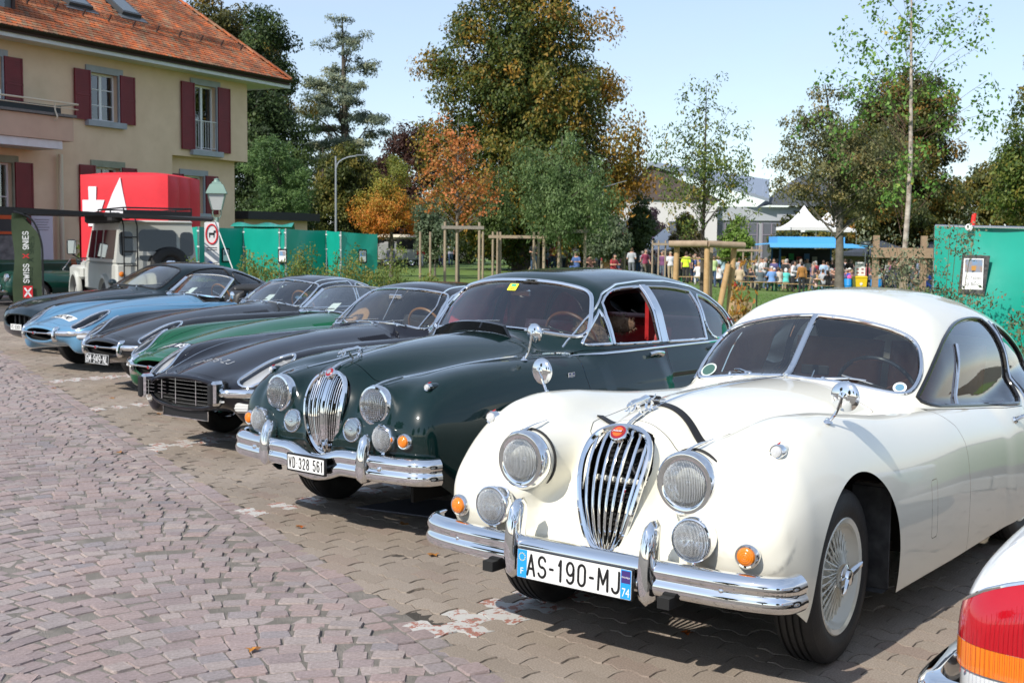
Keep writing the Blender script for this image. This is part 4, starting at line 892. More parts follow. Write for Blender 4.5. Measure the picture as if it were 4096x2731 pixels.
def build_left_things():
    # ---- red inflatable with white letters
    root=empty('inflatable_cube',(-10.75,30.6,0),radians(-6),'big red inflatable advertising cube with white letter shapes in front of the house','inflatable');RI=mat('inflatable_red',(.72,.022,.035),.55,var=(.62,.018,.03),vs=2,bump=.15,bs=9)
    V=[];F=[];nx,nz=24,20;W_,Hh=2.25,3.22
    def bulge(u):return .07*(1-abs(2*u-1)**4)
    mb=MB();
    def patch(f,n,m):
        V=[f(i/n,j/m)for i in range(n+1)for j in range(m+1)];mb.add(V,[(i*(m+1)+j,(i+1)*(m+1)+j,(i+1)*(m+1)+j+1,i*(m+1)+j+1)for i in range(n)for j in range(m)])
    patch(lambda u,v:(u*W_,-bulge(u)*.5*(1-abs(2*v-1)**6),v*Hh+.05*bulge(u)*10*v*0),20,20)
    patch(lambda u,v:(W_+(.10+.0)*abs(sin(u*pi*3))*(1-abs(2*v-1)**10),u*2.2,v*Hh),36,16)
    patch(lambda u,v:(u*W_,v*2.2,Hh+.10*(1-abs(2*u-1)**4)*(1-abs(2*v-1)**4)),12,12);patch(lambda u,v:(-.05*(1-abs(2*v-1)**6),2.2-u*2.2,v*Hh),8,8);patch(lambda u,v:(W_-u*W_,2.2,v*Hh),6,6)
    body=mb.build('cover',RI,root);WH=mat('banner_white',(.80,.78,.80),.6);yf=-.055;sc=346.0
    q=lambda a,b:((a-612)/sc,-.002,3.22-(b-190)/sc)
    for nm,poly in(('letter_cross',[(690,290),(762,290),(757,405),(833,405),(800,500),(752,502),(748,628),(686,628),(686,502),(637,502),(637,405),(693,405)]),('letter_peak',[(975,210),(988,290),(1010,400),(1045,560),(815,560),(850,480),(905,350)])):
        P=[q(*p)for p in poly];n=len(P);m2=MB();V=[(a,-.056-.0,c)for a,b,c in P]+[(a,-.03,c)for a,b,c in P];m2.add(V,[tuple(range(n))[::-1]]+[(i,(i+1)%n,n+(i+1)%n,n+i)for i in range(n)]);m2.build(nm,WH,root,False)
    # ---- off-road wagon with awning (frame: x = its right, y = forwards)
    d=empty('offroad_wagon',(-7.1,24.5,0),radians(30),'white boxy off-road wagon seen from behind with black awning and spare wheel','car');WP=mat('wagon_white',(.55,.56,.52),.4,coat=.4,var=(.50,.51,.47),vs=2);GL=mat('dark_window',(.012,.013,.014),.04,coat=.8)
    MB().box((0,1.55,.86),(1.62,3.1,.62),bev=.05).build('lower_body',WP,d)
    cab=MB();hw0,hw1=.80,.71;z0,z1=1.17,1.96
    V=[(-hw0,0,z0),(hw0,0,z0),(hw1,.05,z1),(-hw1,.05,z1),(-hw0,3.0,z0),(hw0,3.0,z0),(hw1,2.62,z1),(-hw1,2.62,z1)];cab.add(V,[(0,1,2,3),(5,4,7,6),(1,5,6,2),(4,0,3,7),(3,2,6,7),(1,0,4,5)]);cab.build('cab',WP,d,False);MB().box((0,1.33,1.985),(1.46,2.62,.06),bev=.03).build('roof',WP,d)
    MB().box((0,3.75,.98),(1.30,1.35,.34),bev=.06).build('bonnet',WP,d)
    for s in(-1,1):
        MB().box((s*.74,3.78,.90),(.30,1.3,.30),bev=.06).build('front_wing',WP,d);MB().lathe([(.50,-.05),(.52,.0),(.50,.06),(.43,.06),(.43,-.05)],24,(s*.88,3.75,.42),(s,0,0)).build('arch_flare',WP,d);MB().lathe([(.50,-.05),(.52,.0),(.50,.06),(.43,.06),(.43,-.05)],24,(s*.82,.95,.42),(s,0,0)).build('arch_flare',WP,d)
        wheel(d,(s*.76,3.75,.39),.39,.22,.20,'disc',mat('wheel_white',(.5,.5,.48),.4),s,det=0);wheel(d,(s*.74,.95,.39),.39,.22,.20,'disc',mat('wheel_white'),s,det=0)
        for y0,y1,nm in((.25,1.35,'side_window'),(1.5,2.05,'rear_door_window'),(2.15,2.75,'front_door_window')):
            f=lambda y,z:(s*(np.interp(z,(z0,z1),(hw0,hw1))+.006),y,z);MB().quad(*[f(y0,1.24),f(y1,1.24),f(min(y1,2.62),1.82),f(y0,1.82)][::s]).build(nm,GL,d,False)
        MB().prism(rrect(.26,.48,.08),0,.012,frame((s*.60,.022,1.55),(1,0,0),(0,.06,1))).build('corner_window',GL,d)
        for z,c,nm in((.78,REDL,'tail_light'),(.95,AMBER,'indicator')):MB().lathe([(.05,0),(.05,.02),(.03,.035),(0,.038)],16,(s*.70,-.002,z),(0,-1,0)).build(nm,c,d)
        mr=MB().tube([(s*.80,2.85,1.22),(s*.95,2.95,1.22),(s*1.08,2.95,1.30)],.014,6).build('door_mirror',BLACK,d);MB().box((s*1.10,2.95,1.46),(.20,.07,.32),bev=.03).build('mirror_shell',BLACK,mr);MB().box((s*1.10,2.912,1.46),(.16,.006,.28)).build('mirror_glass',CHROME,mr)
    MB().prism(rrect(.74,.62,.10),0,.014,frame((.02,.016,1.52),(1,0,0),(0,.06,1))).build('rear_window',GL,d);MB().box((.02,-.004,.95),(.86,.012,.9),bev=.005).build('rear_door',WP,d)
    sp=wheel(d,(.22,-.14,1.12),.38,.22,.20,'disc',BLACK,-1,radians(90),det=0,name='spare_wheel')
    ld=MB();[ld.tube([(x,-.07,.75),(x,-.07,1.9),(x,.1,2.05)],.014,6)for x in(-.66,-.40)];[ld.tube([(-.66,-.07,z),(-.40,-.07,z)],.012,6)for z in(.85,1.12,1.4,1.68)];ld.build('ladder',BLACK,d)
    rk=MB();[rk.tube([(a,b,2.26),(c,e,2.26)],.016,6)for a,b,c,e in((-.62,.1,.72,.1),(.72,.1,.72,2.5),(.72,2.5,-.62,2.5),(-.62,2.5,-.62,.1))];[rk.box((.05,y,2.12),(1.3,.05,.03))for y in np.linspace(.15,2.45,9)];rk.box((.05,.1,2.15),(1.34,.03,.10)).box((.72,1.3,2.15),(.03,2.4,.10));[rk.tube([(x,y,2.1),(x,y,2.26)],.014,6)for x in(-.62,.72)for y in(.1,1.3,2.5)];rk.build('roof_rack',BLACK,d)
    AW=mat('awning_black',(.018,.018,.019),.75,bump=.2,bs=20);MB().box((-.80,1.2,2.06),(.24,2.5,.2),bev=.04).build('awning_case',AW,d)
    aw=MB();aw.add([(-.75,.2,2.15),(-.75,2.4,2.15),(-3.55,1.9,2.26),(-3.65,-.5,2.24),(-.75,.2,2.10),(-.75,2.4,2.10),(-3.55,1.9,2.10),(-3.65,-.5,2.08)],[(0,1,2,3),(7,6,5,4),(0,3,7,4),(3,2,6,7),(2,1,5,6)]);aw.build('awning_sheet',AW,d,False);a2=MB();a2.add([(-.75,.1,2.12),(1.0,-.5,2.10),(.85,-.9,2.05),(-1.2,-.9,2.14),(-.75,.1,2.05),(1.0,-.5,2.04),(.85,-.9,2.0),(-1.2,-.9,2.06)],[(0,3,2,1),(4,5,6,7),(3,7,6,2),(2,6,5,1)]);a2.build('rear_awning_sheet',AW,d,False)
    MB().tube([(-3.65,-.5,2.16),(-3.55,1.9,2.18)],.03,8).build('awning_rail',STEEL,d);MB().tube([(.95,-.75,2.03),(1.55,-1.2,.05)],.012,6).build('guy_rope',WHITE_P,d)
    MB().box((-.02,-.12,.52),(1.7,.14,.14),bev=.02).build('rear_bumper',BLACK,d)
    # ---- feather banner
    b=empty('feather_banner',(-8.15,20.6,0),radians(20),'dark green feather banner with white lettering below the awning','banner');BG=mat('banner_green',(.035,.055,.025),.7,var=(.05,.075,.035),vs=3)
    zs=np.linspace(.55,2.05,16);V=[];[V.extend([(-.22+.02*sin(z*6),.03*sin(z*5),z-.12*(z<.6)),(.0,.02*sin(z*4+1),z),(.22-.40*max(0,(z-1.55)/.5)**2,.0,z)])for z in zs];F=[];[F.extend([(3*i,3*i+1,3*i+4,3*i+3),(3*i+1,3*i+2,3*i+5,3*i+4)])for i in range(15)]
    MB().add(V,F).build('flag_cloth',BG,b,angle=0);MB().tube(spline([(.24,0,0),(.24,0,1.2),(.22,0,1.6),(.08,0,1.95),(-.2,0,2.08)],6),.016,6).build('flag_pole',BLACK,b)
    Mt=frame((-.02,-.045,1.25),(0,0,1),(-1,0,0));stroke_text('SWISS',.085,Mt@Matrix.Translation((-.2,0,0)),'banner_lettering',WHITE_P,b,.6,.22,.16);stroke_text('X',.085,Mt@Matrix.Translation((.09,0,0)),'banner_mark',mat('banner_red',(.6,.02,.03),.6),b,.7,.2,.2);stroke_text('9NIES',.085,Mt@Matrix.Translation((.35,0,0)),'banner_lettering',WHITE_P,b,.6,.22,.16)
    lg=MB().box((.0,-.04,.74),(.15,.006,.20)).build('logo_square',mat('banner_red'),b);stroke_text('X',.13,frame((0,-.046,.735),(1,0,0),(0,0,1)),'logo_mark',WHITE_P,lg,.7,.2,.2)
    # ---- green roadster and tourer by the house
    def roadster():
        r_=empty('green_roadster',(-12.35,29.4,0),radians(-52),'small dark green open roadster with round headlight by the house','car');PG=paint('roadster_green',(.006,.045,.030),.35)
        Wb=K((0,.30),(.1,.5),(.4,.66),(1,.74),(2.5,.74),(3.4,.66),(3.9,.35));Zt=K((0,.60),(.1,.70),(.4,.78),(1.2,.86),(2.4,.84),(3.2,.82),(3.9,.55));Xf=K((0,.52),(2,.6));Wf=K((0,.13),(.3,.17),(1.0,.18),(1.6,.1));Zf=K((0,.62),(.15,.76),(.45,.84),(.9,.80),(1.6,.70))
        def sdf(x,y,z):a=np.abs(x);d=smax(sect(a,z,0,Wb(y),Zt(y),.22,2.8),np.maximum(-y,y-3.88),.1);return smin(d,smax(sect(a,z,Xf(y),Wf(y),Zf(y),.25,2.2),np.maximum(.02-y,y-1.7),.12),.1)
        sh=Shell(sdf,(-.85,-.1,.15),(.85,4.0,1.0),.04);sh.drop(lambda P:P[:,2]-.28)
        for yc in(.72,3.0):sh.drop(lambda P,yc=yc:np.maximum(np.hypot(P[:,1]-yc,P[:,2]-.32)-.34,.45-np.abs(P[:,0])))
        ck=smooth_loop([(-.5,1.75),(.5,1.75),(.58,2.0),(.58,2.7),(-.58,2.7),(-.58,2.0)],2);sh.drop(sh.cutter(ck,'top',lambda P:.6-P[:,2]));sh.build((sh.V,sh.T),'body',PG,r_)
        for s in(-1,1):lamp(r_,(s*.52,.03,.70),(0,-1,0),.085,rim=.02);[wheel(r_,(s*.62,yy,.31),.31,.16,.2,'wire',CHROME,s,det=0,spokes=12)for yy in(.72,3.0)];seat(r_,s*.3,2.4,.35,LEATHER_BLK,.45,.45)
        g=MB();[g.tube([(x,-.03+.1*x*x,.40),(x,-.03+.1*x*x,.58)],.006,5)for x in np.linspace(-.26,.26,15)];g.tube([(.3*cos(t),-.03,.49+.10*sin(t))for t in np.linspace(0,2*pi,24)[:-1]],.012,6,closed=True);g.build('grille',CHROME,r_);MB().tube([(-.7,.0,.38),(0,-.08,.38),(.7,.0,.38)],.03,8).build('bumper',CHROME,r_)
        sc_=MB().quad((-.55,1.72,.86),(.55,1.72,.86),(.5,1.92,1.16),(-.5,1.92,1.16)).build('windscreen',GLASS,r_,False);MB().tube([(-.55,1.72,.86),(-.5,1.92,1.16),(.5,1.92,1.16),(.55,1.72,.86)],.012,6).build('windscreen_frame',CHROME,sc_)
    roadster()
    t=empty('vintage_tourer',(-13.55,30.4,0),radians(-60),'very old dark green open tourer with black folded hood at the left edge','car');PT=paint('tourer_green',(.006,.022,.016),.4)
    MB().box((0,2.3,.80),(1.3,2.2,.60),bev=.08).build('body',PT,t);MB().box((0,.75,.82),(.75,1.2,.55),bev=.1).build('bonnet',PT,t);MB().box((0,.12,.80),(.62,.08,.62),bev=.03).build('radiator',CHROME,t);MB().box((0,3.1,1.18),(1.34,.55,.22),bev=.09).build('folded_hood',BLACK,t)
    for s in(-1,1):
        for yy in(.4,3.0):
            wheel(t,(s*.66,yy,.40),.40,.14,.29,'wire',PT,s,det=0,spokes=14);a_=np.linspace(.15,pi-.1,10);MB().sweep([(s*.66,yy-.47*cos(q),.40+.47*sin(q))for q in a_],[(-.12,-.01),(.12,-.01),(.12,.01),(-.12,.01)],up=[(0,-cos(q),sin(q))for q in a_]).build('mudguard',BLACKG,t)
        lamp(t,(s*.42,.0,.86),(0,-1,0),.10,rim=.015);MB().box((s*.66,1.7,.36),(.22,1.9,.03)).build('running_board',BLACK,t)
    sc_=MB().quad((-.58,1.40,1.08),(.58,1.40,1.08),(.58,1.5,1.52),(-.58,1.5,1.52)).build('windscreen',GLASS,t,False);MB().tube([(-.58,1.40,1.05),(-.58,1.5,1.52),(.58,1.5,1.52),(.58,1.40,1.05)],.014,6).build('windscreen_frame',CHROME,sc_);MB().tube([(.5,1.3,1.1),(.5,1.3,1.75)],.006,5).build('flag_staff',CHROME,t)
    fl=MB();V=[(.5+.0*i,1.3+.0,1.72-.02*i)for i in range(2)];f_=MB().quad((.5,1.3,1.74),(.32,1.36,1.60),(.34,1.38,1.36),(.5,1.3,1.46)).build('union_flag',mat('flag_blue',(.02,.03,.2),.4),t,False);MB().quad((.5,1.292,1.62),(.33,1.352,1.50),(.33,1.352,1.44),(.5,1.292,1.57)).build('flag_stripe',mat('flag_red'),f_,False)
    # ---- notice posters
    for i,(x,w,lab)in enumerate(((-13.72,.95,'black and orange event poster on a stand at the left edge'),(-12.98,.55,'tall pale poster panel beside the orange one'))):
        p=empty('poster_stand',(x,33.4+.5*i,0),radians(12),lab,'poster','poster panels by the house');MB().box((0,0,1.45),(w,.05,1.7)).build('panel',mat('poster_pale',(.62,.64,.72),.6)if i else mat('poster_dark',(.06,.06,.06),.6),p);[MB().tube([(s*w*.4,0,0),(s*w*.4,0,.7)],.02,6).build('leg',STEEL,p)for s in(-1,1)]
        if not i:MB().box((0,-.03,2.22),(w,.012,.14)).build('orange_band',mat('poster_orange',(.75,.12,.03),.6),p);MB().box((0,-.03,1.78),(w,.012,.07)).build('orange_band',mat('poster_orange'),p);MB().box((.05,-.03,1.25),(w*.7,.012,.9)).build('photo_area',mat('poster_photo',(.35,.34,.33),.6,var=(.08,.08,.08),vs=3),p)
        else:[MB().box((0,-.03,2.15-.07*j),(w*(.7-.1*(j%3)),.008,.02)).build('text_line',mat('poster_ink',(.25,.25,.3),.6),p)for j in range(5)]
    # ---- old-style lamp with no-dogs sign
    l=empty('lantern_post',(-6.50,27,0),radians(10),'pale green old-style street lantern with white sign on its post','street lamp');l.scale=(.92,.92,.95);LG=mat('lantern_green',(.20,.30,.255),.5,.2)
    MB().tube([(0,0,0),(0,0,2.25)],[.05,.04],10).lathe([(.09,0),(.08,.1),(.05,.25)],12).build('post',LG,l);MB().tube(spline([(0,0,2.2),(.07,0,2.25),(.10,0,2.36),(.07,0,2.42)],4),.012,6).tube(spline([(0,0,2.2),(-.07,0,2.25),(-.10,0,2.36),(-.07,0,2.42)],4),.012,6).build('bracket',LG,l)
    fr_=[(.11,2.42),(.20,2.80)];cg=MB();V=[(s1*r0,s2*r0,z)for r0,z in fr_ for s1,s2 in((-1,-1),(1,-1),(1,1),(-1,1))];gl=cg.add(V,[(0,1,5,4),(1,2,6,5),(2,3,7,6),(3,0,4,7),(3,2,1,0)]).build('lantern_glass',mat('milk_glass',(.55,.56,.55),.35),l,False);[MB().tube([(s1*.11,s2*.11,2.42),(s1*.20,s2*.20,2.80)],.012,5).build('lantern_rib',LG,l)for s1,s2 in((-1,-1),(1,-1),(1,1),(-1,1))]
    MB().add([(s1*r0,s2*r0,z)for r0,z in((.24,2.79),(.23,2.83),(.15,3.0),(.11,3.02),(.10,3.06))for s1,s2 in((-1,-1),(1,-1),(1,1),(-1,1))],[(j*4+i,j*4+(i+1)%4,j*4+4+(i+1)%4,j*4+4+i)for j in range(4)for i in range(4)]+[(16,17,18,19)]).lathe([(.09,3.05),(.06,3.10),(.06,3.13),(0,3.15)],14).build('lantern_cap',LG,l,angle=30)
    sg=MB().prism(rrect(.34,1.24,.04),0,.02,frame((-.12,-.07,1.52),(1,0,0),(0,0,1))).build('sign_board',mat('sign_white',(.74,.74,.74),.45),l);ring=MB().tube([(-.12+.13*cos(t),-.093,1.86+.22*sin(t))for t in np.linspace(0,2*pi,28)[:-1]],.02,6,closed=True).build('red_ring',mat('sign_red',(.6,.02,.03),.4),sg)
    MB().box((-.12,-.095,1.87),(.13,.006,.05)).box((-.07,-.095,1.83),(.02,.006,.09)).box((-.17,-.095,1.83),(.02,.006,.09)).box((-.05,-.095,1.92),(.05,.006,.05)).build('dog_symbol',BLACK,sg);[MB().box((-.12,-.092,z),(.24,.004,.016)).build('text_line',BLACK,sg)for z in(1.55,1.50)];MB().lathe([(.075,0),(.075,.006),(0,.006)],20,(-.17,-.09,1.16),(0,-1,0)).build('blue_disc',mat('sign_blue',(.03,.15,.6),.4),sg);[MB().box((-.03,-.092,z),(.10,.004,.014)).build('text_line',BLACK,sg)for z in(1.20,1.12)]
    # ---- tall street light
    t=empty('street_light',(-8.94,62,0),0,'slim grey street light with one curved arm left of the orange trees','street lamp');MB().tube([(0,0,0),(0,0,5.9)],[.07,.045],8).build('mast',mat('galvanised',(.38,.40,.43),.45,.6),t);MB().tube(spline([(0,0,5.2),(.15,0,5.6),(.6,0,5.85),(1.1,0,5.92)],5),.035,6).build('arm',mat('galvanised'),t);MB().box((1.3,0,5.95),(.6,.22,.06),bev=.03).build('lamp_head',mat('galvanised'),t)
    t=empty('street_light',(5.2,72,0),radians(8),'small street light arm in front of the beech on its right','street lamp');MB().tube([(0,0,-.2),(0,0,5.0)],[.07,.045],8).build('mast',mat('galvanised'),t);MB().tube([(0,0,4.95),(.9,0,5.2)],.03,6).build('arm',mat('galvanised'),t);MB().box((1.1,0,5.26),(.6,.2,.05),Matrix.Rotation(radians(-14),3,'Y'),.02).build('lamp_head',mat('galvanised'),t)
    # ---- green tarpaulin fence, folded in zigzag panels
    TP=mat('tarpaulin_green',(.006,.30,.22),.38,coat=.2,var=(.008,.34,.25),vs=1.5,bump=.12,bs=5)
    pts=[(-7.75,29.0,1.95),(-7.35,28.7,1.95),(-6.55,29.9,1.94),(-5.55,29.2,1.93),(-5.4,29.15,1.93),(-4.6,30.3,1.90),(-4.2,29.9,1.88),(-3.38,30.6,1.83)]
    f=empty('tarpaulin_fence',(-5.5,29.5,0),0,'folded fence of bright green tarpaulin panels behind the left shrubs','fence');o=np.array((-5.5,29.5,0))
    rng=np.random.default_rng(8)
    for i in range(len(pts)-1):
        a=np.array(pts[i]);b=np.array(pts[i+1]);n=14;V=[];nn=np.array((-(b-a)[1],(b-a)[0],0));nn/=np.linalg.norm(nn);ph=rng.uniform(0,6,3)
        for u in np.linspace(0,1,n):
            for v in np.linspace(0,1,9):p=a+(b-a)*u;V.append((p[0],p[1],v*p[2]-.015*sin(pi*u)*(v>.99))+.02*nn*(sin(6*u+3*v+ph[0])*.6+sin(11*(u-v)+ph[1])*.5)-o)
        MB().add(V,[(k*9+j,(k+1)*9+j,(k+1)*9+j+1,k*9+j+1)for k in range(n-1)for j in range(8)]).build('tarpaulin',TP,f,angle=0);MB().tube([a*(1,1,0)-o,a-o],.022,6).build('fence_post',STEEL,f)
        for v in np.linspace(.2,.95,5):MB().box(a*(1,1,v)-o+np.array((.0,-.03,0)),(.05,.02,.03)).build('tie',WHITE_P,f)
        if i in(1,3,6):c=(a+b)/2-o;q=a*.4+b*.6;e=(b-a)*(1,1,0);Mx=frame(q*(1,1,0)-o+np.array((0,0,1.28))-nn*-.0+np.array((0,-.05,0)),e,(0,0,1));sgn=MB().prism(rrect(.24,.34,.02),0,.012,Mx).build('notice',BLACK,f);MB().prism(rrect(.18,.26,.01),.012,.015,Mx).build('notice_sheet',WHITE_P,sgn);MB().prism(rrect(.16,.11,.005),.0155,.017,Mx@Matrix.Translation((0,.06,0))).build('notice_picture',mat('notice_print',(.35,.22,.12),.6,var=(.10,.30,.55),vs=9),sgn)
    cl=MB();V=[];[V.extend([(-6.9+1.5*u,30.4+.1*sin(9*u),1.93),(-6.9+1.5*u,30.3,2.06+.03*sin(14*u)),(-6.9+1.5*u,30.0,1.98)])for u in np.linspace(0,1,16)];cl.add(np.array(V)-o,[(3*i+j,3*i+3+j,3*i+4+j,3*i+1+j)for i in range(15)for j in(0,1)]).build('folded_sheet',TP,f,angle=0)
build_house();build_left_things()
# ================================================================== trees and shrubs
def leaf_mat(name,cols,trans=0.35):
    """leaf colour from the face attribute tone (0 to 1) through a ramp"""
    if name in MATS:return MATS[name]
    m=bpy.data.materials.new(name);m.use_nodes=True;n=m.node_tree.nodes;l=m.node_tree.links;b=n['Principled BSDF'];b.inputs['Roughness'].default_value=.55;b.inputs['Specular IOR Level'].default_value=.35
    at_=n.new('ShaderNodeAttribute');at_.attribute_name='tone';r=n.new('ShaderNodeValToRGB');e=r.color_ramp.elements
    while len(e)<len(cols):e.new(.5)
    for i,c in enumerate(cols):e[i].position=i/(len(cols)-1);e[i].color=(*[min(.9,q*1.7)for q in c],1)
    l.new(at_.outputs['Fac'],r.inputs['Fac']);l.new(r.outputs['Color'],b.inputs['Base Color'])
    t=n.new('ShaderNodeBsdfTranslucent');s=n.new('ShaderNodeMixShader');s.inputs[0].default_value=trans;l.new(r.outputs['Color'],t.inputs['Color']);l.new(b.outputs[0],s.inputs[1]);l.new(t.outputs[0],s.inputs[2]);l.new(s.outputs[0],n['Material Output'].inputs['Surface'])
    MATS[name]=m
    return m
def bark(name,a,b,vs=3):return mat(name,a,.9,var=b,vs=vs,bump=.7,bs=14)
BARK_G=bark('grey_bark',(.17,.15,.125),(.09,.08,.065));BARK_D=bark('dark_bark',(.055,.045,.035),(.10,.085,.07));BARK_R=bark('twig_brown',(.13,.075,.055),(.09,.05,.04));BARK_B=bark('birch_bark',(.52,.46,.40),(.20,.15,.12),7)
def leaves(C,Rr,per,size,rng,tone,tj=.15,up=.5,hang=0.0,asp=.55,center=None,shell=.45):
    """kite-shaped leaves scattered in ellipsoidal clumps C (n,3) with radii Rr (n,3)"""
    n=len(C);per=np.asarray(per)if np.ndim(per)else np.full(n,per);idx=np.repeat(np.arange(n),per);m=len(idx)
    d=rng.normal(size=(m,3));d/=np.linalg.norm(d,axis=1)[:,None];r=rng.uniform(0,1,m)**shell
    P=C[idx]+d*r[:,None]*Rr[idx]
    if hang:P[:,2]-=rng.exponential(hang,m)*(np.abs(d[:,2])<.8)
    N=rng.normal(size=(m,3))*.8+np.array((0,0,up))+d*.5
    if center is not None:o=P-center;o[:,2]*=.3;N+=.6*o/(np.linalg.norm(o,axis=1)[:,None]+1e-6)
    N/=np.linalg.norm(N,axis=1)[:,None]
    U=np.cross(N,rng.normal(size=(m,3)));
    if hang:U=U*.5+np.array((0,0,-1.0));U-=N*(U*N).sum(1)[:,None]
    U/=np.linalg.norm(U,axis=1)[:,None]+1e-9;W_=np.cross(N,U);s=size*rng.uniform(.6,1.35,m)[:,None]
    V=np.stack([P-U*s*.5,P+W_*s*asp*.5+U*s*.08,P+U*s*.5,P-W_*s*asp*.5+U*s*.08],1).reshape(-1,3)
    t=np.clip(tone[idx]+rng.normal(0,tj,m),0,1);return V,t
def crown_obj(V,t,material,parent,name='crown'):
    me=mesh_from(V,np.arange(len(V)).reshape(-1,4),name,False,None,material);a=me.attributes.new('tone','FLOAT','FACE');a.data.foreach_set('value',t.astype(np.float32));return link(name,me,parent)
def in_env(env,n,rng,fill=.35):
    """points inside a union of ellipsoids [(cx, cy, cz, rx, ry, rz, weight)], pushed towards the surface"""
    w=np.array([e[6]if len(e)>6 else e[3]*e[4]*e[5]for e in env]);k=rng.choice(len(env),n,p=w/w.sum());E=np.array([e[:6]for e in env])[k]
    d=rng.normal(size=(n,3));d/=np.linalg.norm(d,axis=1)[:,None];r=rng.uniform(0,1,n)**fill;return E[:,:3]+d*r[:,None]*E[:,3:]
def limbs(mb,C,base,top,r0,rng,k,wob=.25,rl=.35,rise=.35):
    """limbs from the trunk out to the clumps"""
    H=top[2]-base[2]
    for c in C[:k]:
        t=np.clip((c[2]-base[2])/H-rise*rng.uniform(.3,.8)*min(1,.35+np.hypot(c[0],c[1])/H*2),.28,.95);q=base+(top-base)*t;mid=(q+c)/2+np.array((0,0,.12*np.linalg.norm(c-q)))*rng.uniform(-.3,1)+rng.normal(0,.05*np.linalg.norm(c-q),3)
        R=r0*(1-t*.85)*rl;mb.tube(spline([q,mid,c],4),np.linspace(R,R*.18+.002,9),5,cap=False)
def tree(name,label,base,H,env,cols,mname,seed=1,clumps=120,per=120,size=.2,clump_r=.6,r0=.25,barkm=None,lim=40,hang=0.0,flat=1.0,tone=None,up=.5,group=None,asp=.55,lean=(0,0),fill=.35,cat='tree',trans=.35,limb_r=.35,tj=.15,top_t=.93,trunk_n=9):
    rng=np.random.default_rng(seed);base=np.array(base,float);root=empty(name,base,0,label,cat,group);o=np.zeros(3);top=np.array((lean[0],lean[1],H*top_t))
    C=in_env(env,clumps,rng,fill);cr=clump_r*rng.uniform(.6,1.4,clumps);Rr=np.stack([cr,cr,cr*flat],1)
    tn=rng.beta(1.4,2.2,clumps)if tone is None else tone(C,rng)
    mid=np.array([(e[0],e[1],e[2])for e in env]).mean(0)
    if lim or r0:
        mb=MB();zs=np.linspace(0,1,trunk_n);wob=np.stack([np.interp(zs,(0,.5,1),(0,rng.normal(0,.02*H),0)),np.interp(zs,(0,.4,1),(0,rng.normal(0,.02*H),0)),zs*0],1)
        P=o+(top-o)*zs[:,None]+wob;P[0,2]-=.3;mb.tube(P,r0*np.interp(zs,(0,.06,.5,1),(1.35,1.0,.72,.12)),9);mb.build('trunk',barkm or BARK_D,root);m2=MB();limbs(m2,C[rng.permutation(clumps)],o,top,r0,rng,lim,rl=limb_r);m2.build('branches',(BARK_R if barkm is BARK_B else barkm)or BARK_D,root)
    V,t=leaves(C,Rr,np.maximum(4,(per*(cr/clump_r)**1.5)).astype(int),size,rng,tn,tj,up,hang,asp,mid);crown_obj(V,t,leaf_mat(mname,cols,trans),root)
    return root
GRN_C=[(.022,.045,.010),(.045,.085,.018),(.085,.13,.03)]
G2='park trees beyond the lawn'
